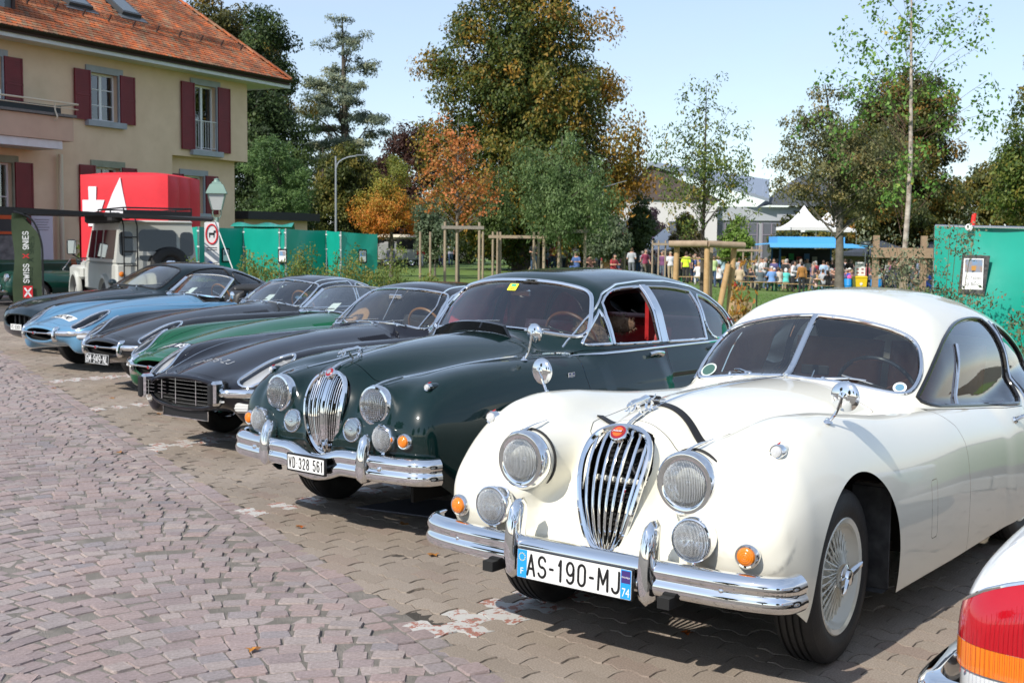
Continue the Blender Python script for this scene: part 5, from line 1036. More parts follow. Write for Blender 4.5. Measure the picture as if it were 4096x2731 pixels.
def build_trees():
    r=lambda*a:np.array(a)
    # great copper-tipped beech: tiers of hanging sprays
    env=[(0,0,3.6,6.6,6.0,2.6),(.3,0,7,6.4,5.8,3.2),(0,0,10.5,5.4,5,3.2),(-.2,0,14,4.4,4,3),(0,0,17.5,3.2,3,3),(0,0,20,1.9,1.8,2.4),(5.2,0,5.6,2.3,2.5,2.6),(-4.6,0,12.4,1.9,2,.9),(4.6,0,11.6,1.7,2,1.4),(6.2,-.5,8.2,1.3,2,1.2),(-5.2,0,8.0,1.6,2,1.0),(3.6,0,15,1.4,1.5,1.2)]
    tb=lambda C,g:np.clip(g.beta(1.1,2.4,len(C))+.28*(np.hypot(C[:,0],C[:,1])/6.0)**2-.08+.3*(C[:,0]>4.5),0,1)
    tree('copper_beech','huge tall beech with dark green and copper-brown hanging foliage, towering over the saloon roof',(.6,75,0),22.5,env,[(.024,.042,.010),(.050,.070,.014),(.105,.095,.016),(.18,.115,.018),(.26,.13,.02)],'beech_leaf',2,680,215,.23,.95,.55,BARK_D,70,.30,.8,tb,group=G2,fill=.42)
    # blue-grey cedar in flat tiers
    rng=np.random.default_rng(5);env=[]
    for i,z in enumerate(np.linspace(4.5,18.4,13)):
        w=5.2*(1-(z-3)/17.0)**.7+.5
        for a in rng.uniform(0,2*pi,5):env.append((w*.62*cos(a),w*.62*sin(a),z+rng.normal(0,.3),w*.55,w*.55,.28))
        env.append((0,0,z,w*.3,w*.3,.3))
    tree('blue_cedar','tall grey-green cedar with flat feathery tiers, left of the great beech',(-13.2,95,0),20,env,[(.05,.07,.05),(.10,.125,.085),(.19,.205,.13),(.27,.26,.16)],'cedar_needle',6,560,110,.22,.55,.42,BARK_D,60,.12,.4,None,1.0,G2,.4,fill=.6)
    # dark evergreens behind the house
    tree('dark_pine','dark evergreen tree rising behind the right corner of the house',(-14.6,72,0),15,[(0,0,3,3.2,3,2.4),(0,0,6.5,3.0,3,2.6),(-.2,0,10,2.5,2.5,2.4),(.3,0,13,1.7,1.7,2.0),(1.8,0,8,1.4,1.5,.9)],[(.016,.028,.010),(.03,.05,.015),(.06,.085,.022)],'pine_leaf',7,330,170,.2,.7,.4,BARK_D,30,.1,.7,group=G2)
    tree('brown_oak','olive brown oak showing over the house roof',(-19.8,84,0),19,[(0,0,11,4.2,4,4),(2.4,0,13.2,2.6,2.5,2.6),(-1,0,15.5,3,3,2.6),(4.4,0,11.2,1.6,2,1.6)],[(.03,.035,.010),(.07,.065,.015),(.15,.11,.02),(.2,.12,.02)],'oak_leaf',8,260,190,.23,.8,.45,BARK_D,30,.05,.8,group=G2)
    tree('pale_pine','light green soft-needled pine beside the house corner',(-11.9,62,0),7.2,[(-.4,0,2.0,1.9,1.8,1.5),(.3,0,3.9,1.7,1.6,1.4),(-.4,0,5.6,1.5,1.4,1.2),(1.0,0,5.0,1.0,1,.8)],[(.03,.06,.018),(.07,.12,.035),(.13,.19,.065)],'pale_pine_leaf',9,190,110,.17,.42,.2,BARK_D,20,0,.75,group=G2,asp=.3)
    tree('purple_beech','dark purple-brown leaved tree standing between the cedar and the beech',(-8.6,88,0),10.5,[(0,0,3.5,3.6,3.2,2.8),(.8,0,6.6,3.1,3,2.2),(1.8,0,8.6,1.8,2,1.4),(-2.4,0,2.6,1.6,2,1.8)],[(.028,.014,.012),(.055,.025,.018),(.09,.04,.022)],'purple_leaf',10,240,170,.21,.7,.3,BARK_D,20,.1,.8,group=G2)
    tree('olive_thicket_tree','olive green bushy tree beneath the cedar',(-13.0,84,0),8.6,[(0,0,3,3.0,2.5,2.6),(1.2,0,5.8,2.2,2,2.0),(2.0,0,7.3,1.3,1.4,1.0),(-2.2,0,4.6,1.6,2,1.8)],[(.025,.035,.010),(.05,.065,.016),(.10,.10,.022),(.15,.12,.025)],'olive_leaf',11,240,170,.2,.65,.25,BARK_D,20,.08,.8,group=G2)
    tree('hedge_tree','mixed green and russet hedgerow bush behind the tarpaulin fence',(-8.4,97,0),5.6,[(0,0,1.6,2.4,1.6,1.4),(-2.6,0,1.4,1.9,1.5,1.2),(2.0,0,1.5,1.6,1.4,1.4),(-1.0,0,3.0,1.5,1.3,1.2),(1.2,0,2.9,1.3,1.2,1.0)],[(.03,.04,.012),(.055,.065,.018),(.10,.085,.025),(.14,.08,.03)],'hedge_leaf',12,210,110,.2,.5,.1,BARK_D,12,.05,.8,group=G2)
    tree('dark_hedge_tree','dense dark bush at the foot of the great beech',(-3.5,98,0),5.0,[(0,0,1.7,2.6,1.6,1.6),(3.4,0,1.6,2.6,1.6,1.5),(6.2,0,1.5,1.8,1.5,1.3),(-2.4,0,1.4,1.5,1.2,1.2)],[(.016,.026,.010),(.035,.05,.016),(.06,.075,.02)],'dark_hedge_leaf',13,230,110,.2,.5,.1,BARK_D,12,.05,.8,group=G2)
    # orange and yellow young trees
    tree('russet_tree','small tree turning yellow-green above and rusty orange below',(-5.75,58,.1),5.6,[(0,0,2.7,1.75,1.5,.8),(-.5,0,3.4,1.5,1.4,.9),(.2,0,4.3,1.1,1.1,.9),(.1,0,5.0,.55,.6,.5)],[(.10,.12,.02),(.20,.18,.03),(.30,.15,.022),(.36,.12,.02)],'russet_leaf',14,160,100,.10,.36,.09,BARK_G,40,.03,.8,lambda C,g:np.clip(.95-(C[:,2]-2.2)/3.0+g.normal(0,.15,len(C)),0,1),group='young staked trees')
    tree('orange_maple','young staked maple with bright orange autumn leaves',(-2.25,50,.25),6.9,[(0,0,3.1,1.75,1.5,.9),(-.1,0,4.2,1.65,1.5,1.0),(.1,0,5.1,1.2,1.2,.9),(-.15,0,6.0,.7,.7,.7),(-1.1,0,5.6,.5,.5,.7)],[(.20,.13,.03),(.28,.10,.025),(.34,.115,.035),(.38,.15,.06)],'maple_leaf',15,110,30,.11,.36,.08,BARK_G,70,0,.8,up=.3,group='young staked trees',asp=.9,limb_r=.5)
    tree('hackberry_tree','young staked green tree with drooping narrow leaves, in front of the beech',(1.95,50,.25),6.2,[(0,0,2.4,2.2,1.8,.9),(.2,0,3.4,2.1,1.8,1.0),(-.5,0,4.2,1.5,1.4,.9),(.9,0,4.4,1.4,1.3,.7),(-1.3,0,5.0,.7,.7,.5),(.2,0,5.3,.7,.7,.6),(1.9,0,3.5,.8,.8,.5)],[(.04,.07,.022),(.085,.13,.045),(.14,.19,.075)],'hackberry_leaf',16,190,95,.16,.42,.09,BARK_G,60,.22,.8,group='young staked trees',asp=.3)
    tree('slim_green_tree','slim dark green young tree between the maple and the drooping tree',(-.75,60,.1),6.0,[(0,0,3.2,.9,.9,1.3),(0,0,4.6,.6,.6,1.0)],[(.03,.05,.015),(.06,.09,.025),(.10,.13,.04)],'slim_leaf',17,90,60,.15,.3,.07,BARK_G,30,.1,.8,group='young staked trees')
    tree('soft_green_shrub','soft grey-green shrub tree standing left of the maple stakes',(-3.55,56,.1),3.9,[(0,0,1.9,.95,.9,.9),(-.3,0,2.9,.75,.7,.7)],[(.05,.075,.04),(.09,.12,.065),(.14,.17,.10)],'soft_leaf',18,90,80,.13,.3,.05,BARK_G,12,.1,.8,group='young staked trees')
    # young tree in the peeled-log frame
    tree('zelkova_tree','young upswept green tree tied inside the peeled-log frame',(4.17,27,-.1),5.6,[(0,0,3.0,1.15,1.1,.75),(0,0,3.9,1.15,1.0,.7),(-.6,0,3.5,.65,.6,.7),(.75,0,3.6,.6,.6,.8),(0,0,4.8,.65,.6,.55),(.35,0,5.3,.2,.2,.3),(-.2,0,2.2,.6,.6,.4),(.9,0,2.4,.5,.4,.35)],[(.035,.06,.015),(.07,.105,.025),(.13,.15,.03),(.2,.14,.03)],'zelkova_leaf',19,230,24,.085,.2,.05,BARK_D,70,.02,.9,group='young staked trees',asp=.45,limb_r=.32,fill=.5)
    # birch
    b=tree('silver_birch','young birch with pale trunk and sparse fresh green leaves at the right',(6.95,22,-.1),7.4,[(0,0,5.6,1.5,1.3,.9),(-.7,0,4.6,1.1,1.0,.7),(.8,0,4.5,1.1,1,.7),(-1.3,0,3.9,.7,.7,.6),(1.4,0,3.8,.6,.6,.6),(0,0,3.2,1.0,.9,.6),(.2,0,6.6,.9,.9,.6),(-.2,0,2.6,.6,.6,.4)],[(.05,.11,.02),(.09,.17,.03),(.16,.24,.06),(.30,.22,.04)],'birch_leaf',20,230,15,.072,.18,.055,BARK_B,62,.05,.9,lambda C,g:g.beta(1.5,4,len(C)),group='young staked trees',asp=.75,limb_r=.16,fill=.55,lean=(.0,0))
    # grove on the right
    tree('locust_tree','large airy olive-green tree with pale leaning trunk behind the blue stall',(16.0,60,-.8),11,[(-.6,0,6.0,2.9,2.6,1.6),(-1.2,0,8.2,2.0,2,1.4),(1.4,0,6.6,2.4,2.2,1.8),(1.8,0,4.6,2.0,2,1.0),(-2.4,0,6.9,1.2,1.2,.9),(-.6,0,9.8,1.0,1,.7)],[(.045,.055,.025),(.09,.095,.04),(.15,.14,.06),(.18,.13,.04)],'locust_leaf',21,260,95,.15,.5,.22,BARK_G,60,.1,.7,group=G2,fill=.4,lean=(-1.0,0))
    tree('chestnut_tree','broad round green and rust-brown tree behind the birch',(27.5,88,-.9),15.5,[(0,0,6,5.0,4.5,3.2),(-.4,0,10,4.6,4.2,3.2),(.4,0,13,3.2,3,2.2),(-3.4,0,8.4,1.8,2,2)],[(.025,.035,.010),(.055,.065,.015),(.11,.085,.016),(.18,.09,.016)],'chestnut_leaf',22,420,190,.24,.85,.5,BARK_D,40,.1,.8,group=G2,fill=.4)
    tree('edge_chestnut','tall green and bronze tree cut by the right edge of the picture',(24.6,56,-.9),14.5,[(0,0,5.4,2.6,2.6,2.6),(.6,0,8.4,2.9,2.6,2.4),(1.4,0,11.2,2.4,2.4,2.2),(-1.4,0,6.4,1.2,1.5,1.2),(2.8,0,7,2.0,2,3)],[(.03,.055,.012),(.06,.095,.02),(.12,.13,.025),(.2,.12,.02)],'edge_leaf',23,300,180,.19,.65,.35,BARK_D,30,.1,.8,group=G2,fill=.42)
    for i,(x,y,h,w,c)in enumerate(((36,112,9.5,5.5,0),(46,116,12,6.5,1),(29.5,118,7.5,4.5,1),(55,110,12.5,7,0))):
        tree('grove_tree',['rust and green autumn tree in the far grove, left of the red posts','tall bronze-green autumn tree in the far grove, behind the red posts','low dark autumn tree in the far grove, behind the grey marquees','outermost autumn tree of the far grove on the right'][i],(x,y,-.5),h,[(0,0,h*.36,w,w*.8,h*.3),(w*.2,0,h*.66,w*.72,w*.6,h*.26),(-w*.4,0,h*.55,w*.5,w*.5,h*.25)],[[(.03,.04,.012),(.08,.08,.02),(.2,.12,.025),(.36,.14,.03)],[(.03,.04,.012),(.06,.07,.016),(.12,.10,.02),(.17,.10,.02)]][c],'grove_leaf_%d'%c,30+i,230,100,.38,.9,.35,BARK_D,16,.1,.8,group=G2)
    # low trees before the school
    for i,(x,y,h,w,cols,lab)in enumerate(((8.1,78,5.4,.95,[(.03,.05,.018),(.06,.085,.03),(.09,.12,.045)],'small grey-green tree before the white school wall'),(9.9,90,5.0,1.9,[(.10,.055,.06),(.16,.10,.10),(.2,.15,.13)],'dusty pink-leaved shrub before the white school wall'),(13.4,74,4.4,.95,[(.06,.11,.018),(.11,.18,.03),(.17,.23,.05)],'small bright green tree left of the blue stall'),(11.6,82,4.6,1.2,[(.05,.06,.02),(.10,.09,.03),(.14,.09,.03)],'small olive shrub tree before the grey school wall'),(20.5,92,3.9,1.5,[(.025,.04,.016),(.045,.06,.025),(.07,.08,.03)],'dark rounded shrub under the white marquee peaks'),(23.8,90,3.6,1.6,[(.05,.06,.02),(.09,.085,.03),(.13,.10,.04)],'brownish low shrub right of the blue stall'),(5.0,66,3.5,1.3,[(.05,.07,.035),(.08,.105,.055),(.12,.14,.08)],'grey-green young tree beside the red food stall'))):
        tree('small_park_tree',lab,(x,y,float(gz(x,y))),h,[(0,0,h*.55,w,w,h*.25),(0,0,h*.8,w*.6,w*.6,h*.17)],cols,'small_leaf_%d'%i,50+i,90,70,.2,.34,.07,BARK_G,14,.08,.8,group='small trees across the lawn')
    tree('clipped_hedge','long clipped green hedge behind the white pagoda tent',(8.6,96,-.3),2.6,[(-5,0,1.2,3,1,1.2),(0,0,1.2,3,1,1.2),(5,0,1.2,3,1,1.2)],[(.03,.055,.012),(.05,.085,.02),(.08,.12,.03)],'hedge_green',70,260,90,.2,.5,.05,BARK_D,6,0,.8,cat='hedge')
    # shrubs in the planting bed behind the cars
    def shrub(name,label,base,env,cols,mname,seed,n,per,size,cr,stems,hang=.02,asp=.5,group='shrubs in the planting bed'):
        rng=np.random.default_rng(seed);root=empty(name,base,0,label,'shrub',group);C=in_env(env,n,rng,.5);mb=MB()
        for c in C[:stems]:f=np.array((c[0]*.35,c[1]*.35,0));mb.tube(spline([f,(f+c)/2+np.array((0,0,.12*c[2])),c],4),np.linspace(.006,.0015,9),4,cap=False)
        mb.build('stems',mat('green_stem',(.12,.13,.045),.7,var=(.14,.07,.04),vs=6),root);V,t=leaves(C,np.full((n,3),cr),per,size,rng,rng.beta(1.5,2,n),.18,.4,hang,asp);crown_obj(V,t,leaf_mat(mname,cols),root,'foliage');return root
    lg=[(.045,.07,.015),(.09,.125,.025),(.15,.17,.035),(.2,.15,.04)]
    for i,(x,y,h,w,lab)in enumerate(((-5.3,22.6,1.25,1.0,'yellow-green shrub behind the dark modern coupe'),(-4.5,23.6,1.5,1.0,'tall yellow-green arching shrub before the green tarpaulin'),(-3.6,23.4,1.3,1.0,'loose yellow-green shrub right of the tallest one'),(-2.8,24.4,1.45,.9,'leafy shrub at the right end of the green tarpaulin'),(-2.0,23.2,.9,.8,'low spiny shrub behind the black coupe roof'),(-1.0,22.5,.7,.8,'low green shrub left of the saloon roof'))):
        shrub('bed_shrub',lab,(x,y,0),[(0,0,h*.45,w,.6,h*.45),(w*.5,0,h*.8,w*.4,.4,h*.35),(-w*.5,0,h*.7,w*.4,.4,h*.35)],lg,'bed_leaf',80+i,170,30,.055,.14,60)
    gl=[(.06,.075,.04),(.10,.12,.065),(.16,.17,.105),(.16,.10,.06)]
    shrub('wild_rose','grey-green wild rose with long arching stems in front of the right green tarpaulin',(4.05,11.6,0),[(0,0,1.15,.42,.4,.32),(-.35,0,1.45,.35,.3,.3),(.2,0,1.75,.3,.25,.25),(-.6,0,1.75,.2,.2,.12),(.45,0,.9,.35,.3,.4)],gl,'rose_leaf',90,150,20,.036,.11,30,asp=.55)
    shrub('wild_rose','thin upright rose shoots before the green tarpaulin at the right edge',(4.75,11.0,0),[(0,0,1.1,.14,.14,.35),(.25,0,.85,.1,.1,.3),(-.2,0,.8,.12,.1,.3)],gl,'rose_leaf',91,40,10,.05,.08,30)
    shrub('yellow_leaf_sapling','slim sapling with drooping yellow-brown leaves seen through the saloon window',(2.55,13.6,0),[(0,0,.9,.14,.12,.55),(.05,0,1.55,.06,.06,.25),(.3,0,.7,.12,.1,.4)],[(.10,.11,.02),(.2,.16,.03),(.3,.15,.03),(.25,.10,.03)],'sapling_leaf',92,46,9,.075,.09,20,.06)
    shrub('young_cherry_laurel','small glossy green shoot rising above the cream coupe roof',(3.05,14.0,0),[(0,0,.85,.12,.12,.2)],[(.03,.07,.02),(.06,.12,.03),(.1,.17,.05)],'laurel_leaf',93,16,10,.07,.08,10)
    p=B0+BU*30+BN*9;shrub('house_plant','leafy plant growing at the foot of the house wall',(-10.9,31.4,0),[(0,0,.9,.5,.3,.6),(.1,0,1.5,.4,.3,.5)],[(.04,.08,.02),(.08,.13,.03),(.12,.16,.04)],'house_plant_leaf',94,60,14,.12,.16,20)
build_trees()
def trees_behind():  # unseen tree copies added behind the camera for chrome and paint to reflect
    src={o.name:o for o in bpy.data.objects if o.type=='EMPTY' and o.name in('chestnut_tree','copper_beech','brown_oak','dark_pine')}
    for i,(nm,x,y,a)in enumerate((('chestnut_tree',-34,-26,1),('brown_oak',-18,-34,2),('chestnut_tree',2,-38,3),('dark_pine',16,-30,.5),('chestnut_tree',30,-24,2.2),('brown_oak',-44,-4,1.2))):
        c=copy_tree(src[nm]);c.location=(x,y,0);c.rotation_euler=(0,0,a);c['label']='unseen tree added behind the photographer for reflections, %s'%['leftmost','second from left','middle one','fourth from left','rightmost','nearest the house'][i];c['group']='unseen trees added behind the photographer for reflections'
trees_behind()
# ================================================================== cream coupe, nearest car
def build_xk():
    root=car_root('vintage_coupe',0.2517,4.555,37.3,'cream white vintage coupe with black bonnet strap and split windscreen, nearest in the row')
    P_=paint('cream_paint',(0.80,0.775,0.67),0.35,peel=0.012)
    Wb=K((0.16,.40),(.22,.50),(.35,.58),(.6,.62),(1,.68),(1.5,.745),(2,.775),(2.8,.785),(3.5,.76),(4.1,.6),(4.45,.2))
    Zt=K((0.16,.46),(.2,.50),(.3,.62),(.45,.76),(.7,.845),(1.0,.875),(1.4,.88),(1.8,.885),(2.2,.865),(2.8,.82),(3.4,.80),(4.0,.70),(4.45,.4))
    Zbb=K((0.16,.40),(.22,.40),(.35,.30),(.5,.1),(.8,0.0),(4.45,0.05))
    Wh=K((.17,.06),(.19,.125),(.23,.16),(.3,.185),(.5,.24),(.8,.31),(1.2,.40),(1.6,.48),(2.0,.56),(2.4,.60))
    Zh=K((.17,.52),(.19,.60),(.215,.70),(.245,.775),(.285,.845),(.32,.888),(.4,.930),(.5,.957),(.62,.976),(.9,1.0),(1.3,1.004),(1.85,.994),(2.4,.95))
    Xf=K((.1,.57),(.2,.555),(.35,.555),(.6,.565),(1,.59),(1.5,.625),(2,.66),(3,.67))
    Wf=K((.1,.12),(.13,.16),(.2,.212),(.35,.245),(.6,.255),(1,.232),(1.5,.195),(2,.155),(3,.13))
    Zf=K((.1,.62),(.13,.68),(.17,.745),(.22,.81),(.28,.872),(.36,.93),(.46,.968),(.6,.982),(.78,.976),(1.0,.955),(1.4,.91),(1.8,.875),(2.3,.84),(3,.80))
    Zfb=K((.1,.47),(.14,.42),(.2,.34),(.3,.2),(.45,0.0),(.7,-.08),(3,-.08))
    Rp=K((0.1,.112),(.4,.118),(.6,.10),(1.0,.02),(1.2,0.005))
    Xr=K((2.8,.66),(3.4,.62),(4.4,.5));Wr=K((2.7,.08),(3.0,.13),(3.4,.19),(3.8,.20),(4.2,.15),(4.45,.05));Zr=K((2.7,.74),(3.0,.84),(3.3,.92),(3.6,.94),(4.0,.85),(4.45,.4))
    Zroof=K((1.8,1.22),(2.1,1.315),(2.3,1.375),(2.5,1.408),(2.8,1.415),(3.1,1.405),(3.4,1.365),(3.7,1.295),(3.9,1.22),(4.2,1.05),(4.4,.88),(4.7,.5))
    Ws=K((1.7,.60),(2.0,.628),(2.3,.652),(2.8,.665),(3.2,.665),(3.6,.65),(3.9,.60),(4.2,.5),(4.5,.3))
    def sdf(x,y,z):
        a=np.abs(x)
        hood=np.maximum(sect(a,z,0,Wh(y),Zh(y),.18,2.35),np.maximum(.185-y,y-2.3))
        body=smax(sect(a,z,0,Wb(y),Zt(y),Zbb(y),5.0),np.maximum(.20-y,y-4.42),.10)
        fen=smax(sect(a,z,Xf(y),Wf(y),Zf(y),Zfb(y),2.35),np.maximum(.105-y,y-3.1),.10)
        pod=smax(np.sqrt((a-.375)**2+(z-.763)**2)-Rp(y),.175-y,.03)
        d=smin(body,hood,.09);d=smin(d,fen,.10);d=smin(d,pod,.10)
        rf=smax(sect(a,z,Xr(y),Wr(y),Zr(y),-.05,2.3),np.maximum(2.75-y,y-4.42),.2)
        d=smin(d,rf,.12)
        dws=(1.835+.25*np.sqrt(a*a+1e-4)+(z-.996)*1.037-y)*.68
        drf=(z-(Zroof(y)-.34*a*a-0.6*a**4))*.95
        dsd=a-(Ws(y)-.15*(z-.9)-0.25*np.maximum(z-1.05,0)**2)
        g=smax(smax(dws,drf,.10),dsd,.14)
        g=np.maximum(np.maximum(g,.7-z),y-4.45)
        return smin(d,g,.05)
    sh=Shell(sdf,(-.9,0.05,.1),(.9,4.7,1.5),0.018)
    sh.drop(lambda P:P[:,2]-(0.205+0.19*np.clip((0.45-P[:,1])/0.25,0,1)))       # open underside
    for yc,r,s_ in((.775,.385,1),(3.36,.36,1)):                                         # wheel arches
        arch=lambda P,yc=yc,r=r:np.maximum(np.sqrt(((P[:,1]-yc)*(1.0 if yc<1 else .9))**2+np.maximum(P[:,2]-.36,(P[:,2]-.36)*.25)**2)-r-0.02,.35-np.abs(P[:,0]))
        if yc<1:sh.drop(arch)
    # windscreen, two panes
    ws=smooth_loop([(.006,1.0),(.006,1.0),(.006,1.0),(.006,1.286),(.006,1.286),(.006,1.286),(.2,1.272),(.42,1.224),(.52,1.17),(.572,1.06),(.578,.98),(.555,.94),(.45,.95),(.25,.982)],2)
    ws[:,0]=np.maximum(ws[:,0],.006)
    GW=glass_mat('windscreen_glass',(0.86,0.92,0.90),0.0,1.25)
    for s in(1,-1):
        pl=ws*np.array((s,1));window(sh,pl,'front','windscreen',root,lambda P:np.maximum(np.abs(1.835+.25*np.abs(P[:,0])+(P[:,2]-.996)*1.037-P[:,1])-.13,.925-P[:,2]),glass=GW)
    # drape from the front for trims: rebuild the trim against the real surface
    # side windows
    dw=smooth_loop([(1.93,.895),(2.06,.99),(2.25,1.12),(2.45,1.205),(2.7,1.255),(3.0,1.262),(3.22,1.235),(3.22,.80),(2.9,.815),(2.4,.855)],2)
    qw=smooth_loop([(3.255,.80),(3.255,1.228),(3.45,1.17),(3.62,1.05),(3.66,.95),(3.6,.85),(3.45,.80)],2)
    for s in(1,-1):
        for pl,nm in((dw,'door_window'),(qw,'quarter_window')):
            window(sh,pl,'side',nm,root,lambda P,s=s:np.maximum(-P[:,0]*s+.2,P[:,2]-1.4),BLACKG if s>0 else CHROME,.011,s)
    rw=smooth_loop([(-.40,.92),(-.46,1.0),(-.40,1.09),(0,1.11),(.40,1.09),(.46,1.0),(.40,.92),(0,.905)],2)
    window(sh,rw,'front','rear_window',root,lambda P:3.2-P[:,1])
    # grille opening
    gr=smooth_loop([(0,.437),(.05,.445),(.088,.50),(.118,.60),(.139,.70),(.150,.79),(.135,.865),(.08,.905),(0,.915),(-.08,.905),(-.135,.865),(-.150,.79),(-.139,.70),(-.118,.60),(-.088,.50),(-.05,.445)],2)
    ly=K((.40,.185),(.46,.187),(.55,.190),(.60,.194),(.70,.216),(.775,.246),(.845,.286),(.888,.321),(.93,.37))
    sh.drop(sh.cutter(gr,'front',lambda P:P[:,1]-ly(P[:,2])-.06))
    # bonnet and doors
    hood=smooth_loop([(-.08,.41),(-.2,.44),(-.31,.53),(-.37,.78),(-.45,1.2),(-.51,1.6),(-.48,1.745),(-.38,1.775),(.38,1.775),(.48,1.745),(.51,1.6),(.45,1.2),(.37,.78),(.31,.53),(.2,.44),(.08,.41)],1)
    panel(sh,hood,'top','bonnet',P_,root,lambda P:.75-P[:,2])
    door=[(2.085,.17),(2.10,.5),(2.075,.72),(2.03,.80),(1.93,.87),(1.9,.885),(2.4,.842),(2.9,.802),(3.15,.79),(3.19,.70),(3.19,.17)]
    for s in(1,-1):panel(sh,door,'side','door',P_,root,lambda P,s=s:.45-P[:,0]*s)
    vent=rrect(.075,.26,.012);panel(sh,[(1.60+a,.49+b)for a,b in vent],'side','vent_flap',P_,root,lambda P:.45-P[:,0],.0025)
    sh.build((sh.V,sh.T),'body',P_,root)
    # lining inside the roof
    lin=clip(sh.V,sh.T,lambda P:np.maximum(np.maximum(.86-P[:,2],1.95-P[:,1]),P[:,1]-4.2));sh.build(lin,'headlining',mat('grey_lining',(0.05,0.05,0.055),0.9),root,-.02,True)
    # windscreen trims along the glass edge
    for s in(1,-1):
        sh.strip(dense(ws*np.array((s,1)),.02),'front',.0105,'windscreen_frame',CHROME,root,1,.002,True,8,None,2.75,1.78)
    P,N=sh.drape([(0,z)for z in np.linspace(1.0,1.272,12)],'front',1,2.75,1.78,.006);MB().tube(P,.0125,8).build('windscreen_divider',CHROME,root)
    # bonnet strip
    sh.strip([(0,y)for y in np.linspace(.50,1.82,40)],'top',.006,'bonnet_strip',CHROME,root,1,.003,False,6,(.011,.006),.5,1.4)
    # grille: surround, bars, radiator
    P,N=sh.drape(dense(gr,.012),'front',1,.55,-.1);ly=K((.40,.185),(.46,.187),(.55,.190),(.60,.194),(.70,.216),(.775,.246),(.845,.286),(.888,.321),(.93,.37))
    P[:,1]=ly(P[:,2])+.35*P[:,0]**2
    g=MB().tube(P,.0135,8,closed=True,flat=(1.15,1.0)).build('grille',CHROME,root)
    for k in range(-3,4):
        x0=k*.0385;pts=[]
        for z in np.linspace(.44,.905,22):
            hw=np.interp(z,(.437,.47,.50,.60,.70,.79,.865,.905,.915),(.03,.068,.088,.118,.139,.150,.132,.08,.0))
            xx=x0*hw/.150*(1.0 if z<.79 else .150/max(hw,.1))
            if abs(xx)<hw+.01:pts.append((xx,ly(z)+.006+.3*xx*xx,z))
        MB().tube(pts,.0075,7,flat=(.7,1.0)).build('bar',CHROME,g)
    rad=MB().box((0,.40,.62),(.28,.02,.42))
    for i in range(21):rad.box((0,.385,.42+i*.02),(.27,.012,.004))
    rad.build('radiator',DARK,root);MB().tube([(-.14,.33,.70),(.14,.33,.70)],.012,8).build('cross_brace',P_,root)
    fan=MB().lathe([(0.052,0),(0.062,0),(0.062,-.012),(0.052,-.012)],28,(.085,.34,.775),(0,-1,0));fan.box((.085,.336,.775),(.012,.01,.1));fan.build('horn_ring',mat('pale_metal',(.35,.35,.36),.35,.9),root)
    # badge, leaper, strap
    Mb=frame((0,.288,.893),(1,0,0),(0,.72,.69));b=MB().lathe([(0.0,0.014),(.018,0.013),(.034,.010),(.038,.006),(.038,-.012)],32,(0,.288,.893),Mb.to_3x3()@Vector((0,0,1))).build('bonnet_badge',CHROME,root)
    n_=np.array(Mb.to_3x3()@Vector((0,0,1)))
    MB().lathe([(0.0,.0152),(.032,.0115),(.033,.010)],32,(0,.288,.893),n_).build('badge_ring',mat('badge_red',(.28,.012,.02),.25,coat=.6),b);MB().lathe([(0.0,.0168),(.022,.0150),(.023,.013)],28,(0,.288,.893),n_).build('badge_disc',mat('badge_orange',(.78,.13,.02),.25,coat=.6),b)
    MB().prism(rrect(.044,.013,.003),.0172,.0182,Mb).build('badge_bar',mat('badge_red'),b)
    text('badge_lettering','JAGUAR',.011,Mb@Matrix.Translation((0,0,.0192)),PLATE_W,b,bold=.0002)
    MB().tube(spline([(0,.33,.905),(0,.38,.932),(0,.44,.952),(0,.5,.966)],5),[.013]*3+[.011]*10+[.008]*3,8,flat=(1,.7)).build('bonnet_handle',CHROME,root)
    leaper(root,(0,.445,.985),1.0)
    P,N=sh.drape([(x,.612-.24*x)for x in np.linspace(-.36,.375,50)],'top',1,.5,1.4,.004)
    MB().sweep(P,[(-.019,-.003),(.019,-.003),(.019,.003),(-.019,.003)],up=N).build('bonnet_strap',mat('strap_leather',(.013,.012,.012),.5,bump=.2,bs=300),root)
    i0=22;q=P[i0]+np.array((0,0,.012));bk=MB()
    for s in(-1,1):bk.tube([q+np.array((-.045,s*.025,0)),q+np.array((.03,s*.025,.004))],.0035,6)
    for xx in(-.045,-.005,.03):bk.tube([q+np.array((xx,-.025,0)),q+np.array((xx,.025,0))],.0035,6)
    bk.build('strap_buckle',CHROME,root);MB().box(q+np.array((-.01,0,.012)),(.06,.03,.012),bev=.005).build('strap_loop',mat('strap_leather'),root)
    # bumper: ribbed blade, overriders, plate
    bp=spline([(-.826,.185,.43),(-.815,.12,.43),(-.76,.072,.43),(-.6,.038,.43),(-.3,.022,.43),(0,.018,.43),(.3,.022,.43),(.6,.038,.43),(.76,.072,.43),(.815,.12,.43),(.826,.185,.43)],6)
    prof=[(-.026,-.056),(.0,-.064),(.018,-.058),(.028,-.044),(.031,-.026),(.026,-.010),(.020,-.002),(.0195,.006),(.024,.016),(.026,.028),(.020,.044),(.006,.058),(-.012,.066),(-.028,.062),(-.012,.045),(-.012,-.045)]
    MB().sweep(bp,[(a,b)for a,b in prof]).build('bumper',CHROME,root,angle=55)
